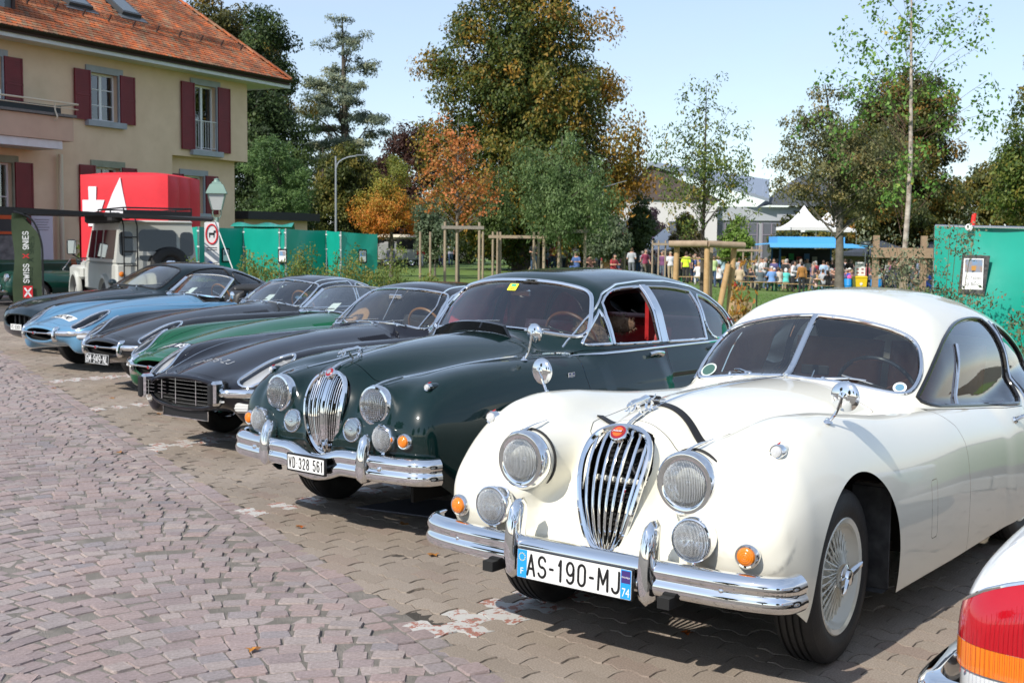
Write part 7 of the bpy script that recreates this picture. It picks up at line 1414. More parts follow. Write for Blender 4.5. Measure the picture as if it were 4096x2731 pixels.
    for s in(1,-1):
        pl=tear*np.array((s,1));g=sh.cutter(pl,'top',wmask);pc=sh.take(g)
        hl=sh.build(pc,'headlight',GLASS_LAMP,root,.004)
        P,N=sh.drape(dense(pl,.02),'top',1,.4,1.2);MB().tube(P+N*.003,.0105,8,closed=True).build('headlight_rim',CHROME,hl)
        bk=sh.build((pc[0],pc[1]),'headlight_bucket',mat('bucket_silver',(.62,.64,.66),.32,.45),hl,-.035 if mouth=='s3' else-.075)
        MB().lathe([(.088,0),(.085,.01),(.078,.012)]+[(.078*cos(t),.012+.025*sin(t))for t in np.linspace(.1,pi/2,6)],28,(s*.585,.50,.635),(0,-1,.12)).build('lamp_glass',LENS if mouth!='s3' else mat('bucket_silver'),hl)
    sh_hood=[(-.20,.10),(-.44,.16),(-.45,.3),(-.60,.8),(-.72,1.4),(-.745,2.03),(-.6,2.06),(0,2.0),(.6,2.06),(.745,2.03),(.72,1.4),(.60,.8),(.45,.3),(.44,.16),(.20,.10)]
    # windows
    if coupe:
        wsf=smooth_loop([(-.50,.875),(-.3,.905),(0,.917),(.3,.905),(.50,.875),(.575,.875),(.58,.93),(.545,1.04),(.50,1.105+dz),(.42,1.135+dz),(.2,1.158+dz),(0,1.163+dz),(-.2,1.158+dz),(-.42,1.135+dz),(-.50,1.105+dz),(-.545,1.04),(-.58,.93),(-.575,.875)],2)
        window(sh,wsf,'front','windscreen',root,lambda P:np.maximum(np.abs(2.14+.34*P[:,0]**2+(P[:,2]-.90)*1.27-P[:,1])-.2,.862-P[:,2]),glass=glass_mat('windscreen_glass'))
        sh.strip(dense(wsf,.03),'front',.011,'windscreen_frame',CHROME,root,1,.002,True,8,None,3.1,2.06)
        dw=smooth_loop([(2.22,.855),(2.22,.87),(2.4,1.0),(2.58,1.11+dz*.6),(2.8,1.145+dz),(3.08+dl*.5,1.15+dz),(3.08+dl*.5,1.15+dz),(3.04+dl*.5,.86),(3.04+dl*.5,.86)],1)
        qw=smooth_loop([(3.08+dl*.5,.865),(3.12+dl*.5,1.145+dz),(3.32+dl,1.09+dz),(3.55+dl,.98+dz*.5),(3.6+dl,.91),(3.5+dl,.87)],2)
        for s in(1,-1):
            for pl,nm in((dw,'door_window'),(qw,'quarter_window')):window(sh,pl,'side',nm,root,lambda P,s=s:np.maximum(-P[:,0]*s+.2,.84-P[:,2]),CHROME,.010,s)
            sh.strip([(y,z)for y,z in spline([(2.18,.87),(2.4,1.04),(2.6,1.145+dz*.7),(2.85,1.178+dz),(3.15+dl*.7,1.17+dz),(3.42+dl,1.09+dz)],8)],'side',.007,'roof_gutter',CHROME,root,s,.002)
        rw=smooth_loop([(-.42,3.42+dl),(-.45,3.6+dl),(-.33,3.95+dl),(0,4.0+dl),(.33,3.95+dl),(.45,3.6+dl),(.42,3.42+dl),(0,3.38+dl)],2);window(sh,rw,'top','rear_window',root,lambda P:.85-P[:,2])
        lin=clip(sh.V,sh.T,lambda P:np.maximum(np.maximum(.88-P[:,2],2.2-P[:,1]),P[:,1]-4.2));sh.build(lin,'headlining',mat('grey_lining'),root,-.02,True)
    else:
        ck=smooth_loop([(-.55,2.18),(0,2.14),(.55,2.18),(.62,2.3),(.62,3.1),(.52,3.28),(0,3.32),(-.52,3.28),(-.62,3.1),(-.62,2.3)],2)
        sh.drop(sh.cutter(ck,'top',lambda P:.7-P[:,2]));sh.strip(dense(ck,.03),'top',.014,'cockpit_rail',LEATHER_BLK,root,1,0,True,8,None,.5,1.4)
        # framed screen
        U=np.linspace(-1,1,25);Z0=lambda u:.905-.03*u*u;W_=[]
        ys=lambda a,z:2.16+.34*a*a+(z-.90)*1.27
        top=lambda u:1.165-.05*abs(u)**3
        rows=[]
        for t in np.linspace(0,1,7):
            rows.append([(u*(.60-.075*t),ys(u*(.60-.075*t),Z0(u)+(top(u)-Z0(u))*t),Z0(u)+(top(u)-Z0(u))*t)for u in U])
        V=[p for r in rows for p in r];n=len(U);scr=MB().add(V,[(i*n+j,i*n+j+1,(i+1)*n+j+1,(i+1)*n+j)for i in range(6)for j in range(n-1)]).build('windscreen',glass_mat('windscreen_glass'),root,angle=0)
        loop=rows[0]+[r[-1]for r in rows[1:]]+rows[-1][::-1][1:]+[r[0]for r in rows[::-1]][1:-1]
        MB().tube(loop,.011,8,closed=True).build('windscreen_frame',CHROME,scr)
        for s in(0,-1):MB().tube([rows[0][s],rows[3][s],rows[-1][s]],.017,8,flat=(1,1.3)).build('screen_pillar',CHROME,scr)
        MB().tube(spline([(-.5,3.28,.86),(-.45,3.38,.93),(0,3.41,.95),(.45,3.38,.93),(.5,3.28,.86)],6),.07,10).build('folded_hood',LEATHER_BLK,root)
    hd=smooth_loop(sh_hood,1);panel(sh,hd,'top','bonnet',P_,root,lambda P:.55-P[:,2],.003)
    for s in(1,-1):panel(sh,[(2.12,.26),(2.15,.6),(2.14,.81),(3.02,.825),(3.04,.6),(2.96,.26)],'side','door',P_,root,lambda P,s=s:.5-P[:,0]*s)
    sh.build((sh.V,sh.T),'body',P_,root)
    # louvres either side of the bonnet bulge
    for s in(1,-1):
        lv=MB()
        for k in range(14):
            y=1.62+.025*k;P,N=sh.drape([(s*(.30+.01*t),y)for t in range(0,16,3)],'top',1,.5,1.3);lv.tube(P+N*.001,.0065,6,flat=(1,.8))
        lv.build('bonnet_louvres',P_,root)
        P,N=sh.drape([(s*(.425+.17*t+.03*t*t),0.20+1.75*t)for t in np.linspace(0,1,40)],'top',1,.4,1.3)
        if mouth=='s3' or True:MB().tube(P+N*.001,.0028,4).build('bonnet_seam_strip',CHROME if mouth=='s3' else P_,root)
    # bumpers, overriders, bar
    for s in(1,-1):
        if mouth=='s1':
            pts=spline([(s*.36,.0,.50),(s*.45,.035,.50),(s*.56,.10,.50),(s*.66,.20,.505),(s*.73,.33,.512),(s*.775,.50,.522)],6)
            MB().sweep(pts,[(0.022*cos(t)*s,.030*sin(t))for t in np.linspace(0,2*pi,11)[:-1]],scale=np.interp(np.arange(len(pts)),(0,3,len(pts)-5,len(pts)-1),(.45,1,1,.2))).build('bumper',CHROME,root)
            overrider(root,s*.345,-.045,.395,.575,.05,.085)
            MB().tube([(s*.345,-.01,.497),(s*.30,-.045,.497),(s*.26,-.052,.495)],[.022,.020,.006],10).build('motif_bar_end',CHROME,root)
            small=MB().box((s*.66,.185,.458),(.14,.05,.045),Matrix.Rotation(s*radians(50),3,'Z'),.015).build('front_lamp',CLEARL,root);MB().box((s*.725,.265,.458),(.06,.05,.045),Matrix.Rotation(s*radians(58),3,'Z'),.015).build('indicator_lens',AMBER,small)
        else:
            pts=spline([(s*.44,.01,.50),(s*.52,.06,.50),(s*.61,.13,.50),(s*.70,.25,.505),(s*.765,.42,.515),(s*.785,.55,.52)],6)
            MB().sweep(pts,[(0.024*cos(t)*s,.032*sin(t))for t in np.linspace(0,2*pi,11)[:-1]],scale=np.interp(np.arange(len(pts)),(0,3,len(pts)-5,len(pts)-1),(.5,1,1,.2))).build('bumper',CHROME,root)
            o=MB().box((s*.415,-.005,.50),(.065,.12,.185),bev=.022).build('overrider',CHROME,root);MB().box((s*.413,-.072,.495),(.05,.03,.165),bev=.012).build('rubber_buffer',BLACK,o);MB().box((s*.425,.05,.53),(.06,.06,.12),bev=.015).build('rubber_mount',BLACK,o)
            c=np.array((s*.575,.135,.39));lp=MB().box(c,(.17,.05,.075),Matrix.Rotation(s*radians(32),3,'Z'),.016).build('front_lamp',mat('milky_lens',(.62,.62,.6),.18,coat=.7),root);MB().box(c+np.array((s*.002,-.003,-.0)),(.172,.052,.004),Matrix.Rotation(s*radians(32),3,'Z')).build('lens_rib',WHITE_P,lp)
        wheel(root,(s*.635,.93,.315),.315,.165,.20,'wire',CHROME,s,radians(2),20,det=1 if mouth=='s3' else 0)
        wheel(root,(s*.635,3.37+(.23 if big else 0),.315),.315,.165,.20,'wire',CHROME,s,0,20,det=0)
        MB().box((s*.40,.95,.45),(.02,.8,.4)).build('inner_wing',DARK,root)
        if s>0 and P_ is BLUE:mirror(root,(s*.70,2.30,.83),(s*.76,2.32,.91),(-.1,-1,0),.05)
    if mouth=='s1':
        MB().tube([(-.27,-.05,.494),(0,-.06,.490),(.27,-.05,.494)],.008,8).lathe([(.016,.0),(.016,.02),(.0,.03)],16,(0,-.055,.49),(0,-1,0)).build('motif_bar',CHROME,root);MB().lathe([(.015,.031),(.0,.036)],16,(0,-.055,.49),(0,-1,0)).build('motif_badge',mat('badge_red'),root)
    else:
        gy=lambda x:.035+.13*x*x
        g=MB()
        for k in range(7):
            z=mz-mh*.82+k*mh*1.64/6;w=mw*(1-abs((z-mz)/mh)**2.4)**(1/2.4)*.97;g.tube([(x,gy(x),z)for x in np.linspace(-w,w,15)],.0035,5,flat=(1.6,.7))
        for x in(-.30,-.12,.12,.30):w=mh*(1-abs(x/mw)**2.4)**(1/2.4)*.95;g.tube([(x,gy(x)-.004,mz-w),(x,gy(x)-.004,mz+w)],.0045,5)
        g.build('grille',CHROME,root)
        MB().tube([(-.265,.03,.345),(-.265,.03,.275),(.265,.03,.275),(.265,.03,.345)],.005,6).build('plate_frame',CHROME,root);MB().box((0,.037,.31),(.53,.008,.07)).build('plate_backing',BLACK,root)
    if front_plate:
        plate(root,(.02 if mouth=='s1' else 0,-.075,.365),.455,.10,front_plate,0,radians(-4),False,.075,.44,.004)
    if bonnet_text:
        st=text_style or{}
        y0=st.get('y',.30);surf=lambda P:sh.drape([(q[0]+st.get('x',0),y0+q[1])for q in P],'top',1,.4,1.2,.0015)
        if st.get('back'):
            w,hh=st['back'];base=st.get('base',PLATE_K);pc=clip(sh.V,sh.T,lambda P:P[:,0]*0+1)if False else None
            xs=np.linspace(-w/2,w/2,15);V=[];[V.extend(list(surf([(x,-hh/2),(x,0),(x,hh/2)])[0]-np.array((0,0,.0006))))for x in xs]
            lab=MB().add(V,[(3*i+j,3*i+3+j,3*i+4+j,3*i+1+j)for i in range(14)for j in(0,1)]).build('bonnet_plate',base,root,angle=0)
            stroke_text(bonnet_text,st.get('h',.09),Matrix(),'lettering',st.get('mat',PLATE_W),lab,st.get('gw',.5),.22,.15,0,surf)
        else:stroke_text(bonnet_text,st.get('h',.08),Matrix(),'bonnet_lettering',st.get('mat',PLATE_G),root,st.get('gw',.55),.26,.13,0,surf)
    # wipers, dash, seats, wheel
    for x0 in(-.30,.02,.32):wiper(root,(x0,2.10,.905-.05*x0*x0),(x0-.10,2.15,.925),(x0-.24,2.185,.92),(x0+.02,2.155,.945))
    MB().box((0,2.5,.26),(1.2,3.0,.04)).build('floor_pan',DARK,root);MB().box((0,2.16,.52),(1.2,.02,.6)).build('bulkhead',DARK,root)
    MB().tube([(-.56,2.31,.82),(0,2.26,.85),(.56,2.31,.82)],.05,10,flat=(1,1.2)).build('dashboard',BLACK,root)
    for s in(1,-1):seat(root,s*.3,2.82,.36,seats,.48,.5);MB().box((s*.70,2.6,.58),(.02,.85,.4),bev=.01).build('door_card',seats,root)
    steering_wheel(root,(.31,2.50,.86),.195,radians(68),mat('wood_rim',(.30,.13,.04),.3,coat=.6))
    if coupe:MB().box((0,2.43,1.09+dz),(.16,.02,.045),bev=.008).build('rear_view_mirror',CHROME,root);MB().tube([(0,2.26,.93),(0,2.46,1.16+dz)],.004,6).build('mirror_stem',CHROME,root)
    if paper:MB().quad((-.30,2.31,.885),(-.14,2.295,.89),(-.16,2.45,.985),(-.30,2.46,.975)).build('paper_sheet',mat('paper',(.72,.78,.76),.7),root)
    return root
build_etype('black_sports_coupe',-2.52,9.31,36.5,'black long-nosed sports coupe with wide barred grille and rubber-faced bumper guards',BLK,'2+2','s3',LEATHER_BISC,'HB-975-ZJ',dict(y=.36,x=-.07,h=.066,gw=.56,mat=mat('dull_silver',(.36,.37,.39),.4)),h=.022)
build_etype('green_sports_car',-3.22,11.03,38.5,'bright green long-nosed open sports car with black number strip on its bonnet',GRN,'ots','s1',LEATHER_BLK,'7771 WS 68',dict(y=.27,x=-.04,h=.085,gw=.5,back=(.56,.125),base=mat('plate_navy',(.012,.012,.03),.4)),paper=True)
build_etype('grey_sports_coupe',-4.385,13.06,41.0,'gunmetal grey long-nosed sports coupe with black hanging number plate',GREY,'fhc','s1',LEATHER_BLK,front_plate='GM-949-NL',paper=True)
build_etype('blue_sports_car',-5.79,14.96,39.5,'pale metallic blue long-nosed open sports car with number plate stuck on its bonnet',BLUE,'ots','s1',LEATHER_BLK,'BN-852-MD',dict(y=.30,h=.075,gw=.42,back=(.54,.12),base=PLATE_W,mat=PLATE_K),paper=True)
# ================================================================== modern dark coupe at the far end of the row
def build_modern():
    root=car_root('modern_coupe',-6.98,17.30,40.5,'modern dark green coupe with oval black mouth, farthest car in the row')
    P_=paint('dark_teal_paint',(.003,.010,.012),.3,peel=.012)
    Wb=K((.0,.40),(.04,.52),(.12,.64),(.3,.76),(.6,.85),(1.0,.90),(2.0,.90),(3.2,.91),(3.8,.90),(4.3,.82),(4.6,.65),(4.76,.4))
    Zt=K((.0,.60),(.06,.645),(.2,.69),(.5,.75),(1.0,.80),(1.6,.84),(2.2,.87),(3.0,.89),(3.6,.92),(4.2,.91),(4.6,.84),(4.76,.7))
    Zb_=K((.0,.30),(.1,.22),(.4,.18),(4.2,.18),(4.76,.35))
    Wh=K((.0,.25),(.4,.36),(1.0,.42),(1.8,.5));Zh=K((.0,.60),(.1,.655),(.3,.715),(.7,.80),(1.1,.86),(1.5,.90),(1.9,.915))
    Xf=K((.1,.56),(.6,.65),(1.2,.68),(2.0,.7));Wf=K((.1,.1),(.5,.18),(1.0,.2),(2.0,.15));Zf=K((.1,.62),(.3,.70),(.6,.77),(1.0,.815),(1.5,.84),(2.2,.86))
    Zroof=K((1.5,1.0),(1.9,1.14),(2.2,1.235),(2.6,1.29),(3.0,1.285),(3.4,1.22),(3.8,1.10),(4.1,.98),(4.5,.8),(4.8,.5));Ws=K((1.5,.66),(2.0,.74),(2.6,.77),(3.2,.74),(3.7,.62),(4.1,.5),(4.6,.3))
    mw,mh,mz=.40,.10,.47
    def sdf(x,y,z):
        a=np.abs(x)
        d=smax(sect(a,z,0,Wb(y),Zt(y),Zb_(y),2.8),-y,.08)
        d=smin(d,smax(sect(a,z,Xf(y),Wf(y),Zf(y),.3,2.2),np.maximum(.12-y,y-2.4),.12),.12);d=smin(d,smax(sect(a,z,0,Wh(y),Zh(y),.4,2.3),np.maximum(.02-y,y-2.1),.08),.08);d=smax(d,y-4.74,.1)
        dws=(1.72+.34*a*a+(z-.92)*1.62-y)*.52;drf=(z-(Zroof(y)-.16*a*a-.5*a**4))*.93;dsd=a-(Ws(y)-.42*(z-.88))
        return smin(d,np.maximum(smax(smax(dws,drf,.10),dsd,.12),.75-z),.06)
    sh=Shell(sdf,(-1.0,-.06,.1),(1.0,4.95,1.4),.03)
    sh.drop(lambda P:P[:,2]-.20)
    for yc in(.92,3.51):sh.drop(lambda P,yc=yc:np.maximum(np.sqrt((P[:,1]-yc)**2+np.maximum(P[:,2]-.32,(P[:,2]-.32)*.3)**2)-.36,.5-np.abs(P[:,0])))
    ov=[(mw*np.sign(cos(t))*abs(cos(t))**.75,mz+mh*np.sign(sin(t))*abs(sin(t))**.75)for t in np.linspace(0,2*pi,41)[:-1]]
    sh.drop(sh.cutter(ov,'front',lambda P:P[:,1]-.2));sh.strip(dense(ov,.03),'front',.016,'mouth_rim',P_,root,1,0,True,8,None,.3,-.2)
    MB().box((0,.22,.47),(.85,.02,.24)).build('radiator',DARK,root);
    for x in(-.2,-.07,.07,.2):MB().tube([(x,.05+.12*x*x,.37),(x,.05+.12*x*x,.57)],.012,6).build('mouth_bar',BLACK,root)
    tear=smooth_loop([(.46,.16),(.56,.13),(.67,.22),(.74,.38),(.72,.50),(.66,.50),(.56,.36),(.47,.25)],2)
    for s in(1,-1):
        pc=sh.take(sh.cutter(tear*np.array((s,1)),'top',lambda P:.45-P[:,2]));hl=sh.build(pc,'headlight',GLASS_LAMP,root,.002);sh.build(pc,'headlight_bucket',mat('bucket_silver'),hl,-.05)
        for(cx,cy,cz)in((.56,.27,.62),(.65,.38,.65)):MB().lathe([(.05,0),(.045,.02),(.03,.035),(0,.04)],20,(s*cx,cy,cz),(0,-1,.15)).build('projector',CHROME,hl)
    wsf=smooth_loop([(-.60,.90),(-.3,.935),(0,.945),(.3,.935),(.60,.90),(.66,.91),(.60,1.08),(.52,1.19),(.3,1.235),(0,1.247),(-.3,1.235),(-.52,1.19),(-.60,1.08),(-.66,.91)],2)
    window(sh,wsf,'front','windscreen',root,lambda P:np.maximum(np.maximum(P[:,1]-2.9,1.66-P[:,1]),.885-P[:,2]),glass=glass_mat('windscreen_glass'));sh.strip(dense(wsf,.03),'front',.012,'windscreen_seal',BLACK,root,1,.0,True,6,None,2.9,1.68)
    dw=smooth_loop([(1.98,.90),(1.98,.91),(2.3,1.08),(2.55,1.175),(2.9,1.205),(3.12,1.19),(3.12,1.19),(3.22,.92),(3.22,.92)],1);qw=smooth_loop([(3.27,.93),(3.2,1.17),(3.5,1.10),(3.8,.99),(3.86,.95),(3.6,.93)],2)
    for s in(1,-1):
        for pl,nm in((dw,'door_window'),(qw,'quarter_window')):window(sh,pl,'side',nm,root,lambda P,s=s:np.maximum(-P[:,0]*s+.2,.88-P[:,2]),BLACK,.010,s)
        wheel(root,(s*.76,.92,.33),.33,.22,.23,'alloy',STEEL,s,0,det=0);wheel(root,(s*.76,3.51,.33),.33,.22,.23,'alloy',STEEL,s,0,det=0)
        panel(sh,[(1.75,.25),(1.8,.6),(1.78,.86),(3.22,.90),(3.28,.6),(3.15,.25)],'side','door',P_,root,lambda P,s=s:.5-P[:,0]*s)
        seat(root,s*.38,2.75,.36,mat('cream_leather',(.5,.47,.4),.5),.52,.55)
        MB().ball((s*.93,2.05,.95),(.09,.06,.06),12,8).build('door_mirror',P_,root)
    rw=smooth_loop([(-.5,3.5),(-.5,4.0),(0,4.08),(.5,4.0),(.5,3.5),(0,3.45)],2);window(sh,rw,'top','rear_window',root,lambda P:.95-P[:,2])
    hood=smooth_loop([(-.25,.12),(-.44,.22),(-.5,.5),(-.58,1.0),(-.66,1.62),(.66,1.62),(.58,1.0),(.5,.5),(.44,.22),(.25,.12)],1);panel(sh,hood,'top','bonnet',P_,root,lambda P:.58-P[:,2])
    sh.build((sh.V,sh.T),'body',P_,root)
    lin=clip(sh.V,sh.T,lambda P:np.maximum(np.maximum(.92-P[:,2],2.0-P[:,1]),P[:,1]-4.0));sh.build(lin,'headlining',mat('pale_grey_lining',(.3,.3,.28),.9),root,-.02,True)
    plate(root,(0,-.045,.385),.30,.08,'VS 85891',0,0,True,.055,.4,.008)
    MB().box((0,2.4,.24),(1.4,3.2,.04)).build('floor_pan',DARK,root);MB().box((0,2.0,.80),(1.4,.35,.12),bev=.05).build('dashboard',mat('pale_grey_lining'),root);steering_wheel(root,(.38,2.3,.86),.19,radians(66))
    for x0 in(-.2,.3):wiper(root,(x0,1.70,.93),(x0-.15,1.78,.945),(x0-.35,1.82,.94),(x0+.05,1.79,.96))
    MB().lathe([(.022,0),(.02,.006),(0,.008)],16,(0,.115,.668),(0,-.45,.9)).build('bonnet_badge',CHROME,root)
    return root
build_modern()
# ================================================================== people (frame: facing -y, feet at the origin)
def person_meshes():
    """each pose is one continuous body; clothes and hair are sheets lifted off that same surface"""
    def caps(x,y,z,a,b,ra,rb):
        a=np.array(a);b=np.array(b);d=b-a;t=np.clip(((x-a[0])*d[0]+(y-a[1])*d[1]+(z-a[2])*d[2])/(d@d),0,1)
        return np.sqrt((x-a[0]-d[0]*t)**2+(y-a[1]-d[1]*t)**2+(z-a[2]-d[2]*t)**2)-(ra+(rb-ra)*t)
    poses={}
    def pose(name,hip,lean,legs,arms,head_t=0.0,zcut=None):
        hip=np.array(hip,float);ch=hip+np.array((0,-sin(lean)*.42,cos(lean)*.42));nk=ch+np.array((0,-sin(lean)*.14,cos(lean)*.14));hd=nk+np.array((head_t,-.03-sin(lean)*.1,.135))
        sh=[ch+np.array((s*.175,0,.045))for s in(-1,1)];B=[]
        for s,(kn,an,to)in zip((-1,1),legs):
            h0=hip+np.array((s*.09,0,-.02));B+=[(h0,kn,.088,.058),(kn,an,.056,.038),(an,to,.042,.036)]
        A=[]
        for s0,(el,wr,ha)in zip(sh,arms):A+=[(s0,el,.052,.042),(el,wr,.041,.028),(wr,ha,.030,.026)]
        def sdf(x,y,z):
            d=ell(x,y,z,hip+np.array((0,0,.03)),(.165,.115,.14));d=smin(d,ell(x,y,z,(hip+ch)/2,(.145,.10,.24)),.08);d=smin(d,ell(x,y,z,ch,(.185,.115,.17)),.08)
            d=smin(d,caps(x,y,z,ch+np.array((0,0,.08)),hd,.062,.05),.05)
            hh=ell(x,y,z,hd,(.076,.095,.115));hh=smin(hh,caps(x,y,z,hd+np.array((0,-.085,.01)),hd+np.array((0,-.108,-.02)),.010,.016),.02);hh=smin(hh,np.minimum(*[ell(x,y,z,hd+np.array((s*.078,.01,0)),(.014,.025,.032))for s in(-1,1)]),.015);d=smin(d,hh,.02)
            for a,b,r0,r1 in B+A:d=smin(d,caps(x,y,z,a,b,r0,r1),.03)
            return d
        pts=np.array([q for a,b,_,_ in B+A for q in(a,b)]+[hd]);lo=pts.min(0)-.16;hi=pts.max(0)+.16
        V,Q=polygonize(sdf,lo,hi,.034);T=tris(Q);
        def piece(g,off):
            v,t=clip(V,T,g);N=grad(sdf,v);N/=np.linalg.norm(N,axis=1)[:,None]+1e-9;return v+N*off,t,N
        armd=lambda P:np.min([caps(P[:,0],P[:,1],P[:,2],a,b,0,0)-.09 for a,b,_,_ in[A[0],A[3]]],0);fore=lambda P:np.min([caps(P[:,0],P[:,1],P[:,2],a,b,0,0)-.06 for a,b,_,_ in[A[1],A[2],A[4],A[5]]],0)
        ax=(nk-hip)/np.linalg.norm(nk-hip);along=lambda P:(P-hip)@ax
        torso=lambda P:np.maximum(np.maximum(-.02-along(P),along(P)-.52),-fore(P)+0)
        shirt=lambda P:np.minimum(np.maximum(torso(P),0*P[:,0]-1),np.maximum(armd(P),-fore(P)+0));lng=lambda P:np.minimum(shirt(P),np.min([caps(P[:,0],P[:,1],P[:,2],a,b,0,0)-.065 for a,b,_,_ in[A[1],A[4]]],0))
        legd=lambda P:np.min([caps(P[:,0],P[:,1],P[:,2],a,b,0,0)-.10 for a,b,_,_ in[B[0],B[1],B[3],B[4]]],0);trou=lambda P:np.maximum(np.minimum(legd(P),((P-hip)**2).sum(1)**.5-.2),along(P)-.03);short=lambda P:np.maximum(np.minimum(np.min([caps(P[:,0],P[:,1],P[:,2],a,b,0,0)-.10 for a,b,_,_ in[B[0],B[3]]],0),((P-hip)**2).sum(1)**.5-.2),along(P)-.03)
        shoe=lambda P:np.min([caps(P[:,0],P[:,1],P[:,2],a,b,0,0)-.075 for a,b,_,_ in[B[2],B[5]]],0)
        hair=lambda P:np.maximum(np.sqrt(((P-hd)**2).sum(1))-.135,-np.maximum((P[:,2]-hd[2])-.055,(P[:,1]-hd[1])-.0)+0.0);cap_=lambda P:np.maximum(np.sqrt(((P-hd)**2).sum(1))-.14,hd[2]+.045-P[:,2])
        long_=None
        D=dict(body=(V,T,None),shirt=piece(shirt,.012),jacket=piece(lng,.018),trousers=piece(trou,.010),shorts=piece(short,.014),shoes=piece(shoe,.010),hair=piece(hair,.016),cap=piece(cap_,.022))
        poses[name]={kk:mesh_from(v[0],v[1],kk,True,v[2],mat('skin',(.50,.28,.20),.6))for kk,v in D.items()}
        lh=MB().tube(spline([hd+np.array((0,.06,.05)),hd+np.array((0,.10,-.05)),hd+np.array((0,.10,-.2)),hd+np.array((0,.09,-.32))],4),[.075]*5+[.085]*4+[.07]*3+[.03],10,flat=(1.1,.55)).mesh('long_hair',mat('skin'));poses[name]['long_hair']=lh
        brim=MB().lathe([(.10,0),(.125,-.005),(.12,.008),(.09,.012)],14,hd+np.array((0,-.03,.055)),(0,-.12,1)).mesh('cap_brim',mat('skin'));poses[name]['cap_brim']=brim
    v=lambda*a:np.array(a,float);an=[(v(-.10,.0,.48),v(-.11,.03,.09),v(-.12,-.11,.035)),(v(.10,.0,.48),v(.11,.03,.09),v(.13,-.11,.035))]
    pose('stand',(0,0,.92),.02,an,[(v(-.235,.03,1.12),v(-.25,-.03,.88),v(-.25,-.06,.79)),(v(.235,.03,1.12),v(.25,-.03,.88),v(.25,-.06,.79))])
    pose('hold',(0,0,.92),.04,[(v(-.12,-.03,.48),v(-.13,.02,.09),v(-.15,-.11,.035)),(v(.09,.0,.48),v(.10,.05,.09),v(.12,-.08,.035))],[(v(-.24,.02,1.14),v(-.10,-.20,1.12),v(-.03,-.25,1.14)),(v(.24,.04,1.12),v(.17,-.18,1.05),v(.09,-.24,1.08))])
    pose('walk',(0,0,.91),.06,[(v(-.09,-.14,.50),v(-.09,-.20,.10),v(-.10,-.33,.05)),(v(.10,.06,.48),v(.10,.27,.14),v(.11,.18,.03))],[(v(-.23,.10,1.14),v(-.22,.08,.90),v(-.22,.05,.82)),(v(.23,-.06,1.13),v(.22,-.20,.93),v(.21,-.26,.87))])
    sl=[(v(-.13,-.42,.50),v(-.14,-.40,.09),v(-.15,-.53,.035)),(v(.13,-.42,.50),v(.14,-.36,.09),v(.16,-.49,.035))]
    pose('sit',(0,0,.53),.12,sl,[(v(-.25,-.10,.79),v(-.15,-.33,.80),v(-.08,-.38,.80)),(v(.25,-.10,.79),v(.16,-.34,.80),v(.09,-.40,.80))]);pose('sit_lean',(0,0,.53),.38,sl,[(v(-.26,-.30,.80),v(-.12,-.48,.82),v(-.04,-.50,.88)),(v(.26,-.30,.80),v(.14,-.50,.80),v(.06,-.56,.80))])
    return poses
POSES=person_meshes()
def cloth(c):return mat('cloth_%02x%02x%02x'%tuple(int(255*min(1,q))for q in c),c,.85,sheen=.2)
def person(x,y,z,face,pose,top,legs,hair,label,jacket=False,shorts=False,longh=False,cap=None,k=1.0,group='people at the open-air market',skin=None):
    P=POSES[pose];root=empty('person',(x,y,z),face,label,'person',group);root.scale=(k,k,k)
    def put(nm,m,name):o=link(name,P[nm],root);o.material_slots[0].link='OBJECT';o.material_slots[0].material=m;return o
    put('body',skin or mat('skin'),'body');put('jacket' if jacket else 'shirt',cloth(top),'jacket' if jacket else 'shirt');put('shorts' if shorts else 'trousers',cloth(legs),'shorts' if shorts else 'trousers');put('shoes',cloth((.08,.07,.07)),'shoes')
    if cap:put('cap',cloth(cap),'cap');put('cap_brim',cloth(cap),'cap_brim')
    elif hair:put('hair',mat('hair_%02x%02x'%(int(hair[0]*255),int(hair[2]*255)),hair,.6),'hair')
    if longh:put('long_hair',mat('hair_%02x%02x'%(int(hair[0]*255),int(hair[2]*255)),hair,.6),'long_hair')
    return root
def px_x(px,Y):return(px-2048+.0105*380)/4900.0*(Y*.9968+.05)
BRN=(.06,.035,.02);BLKH=(.015,.012,.012);GRYH=(.38,.37,.36);BLD=(.42,.28,.12);WHT=(.70,.70,.70)
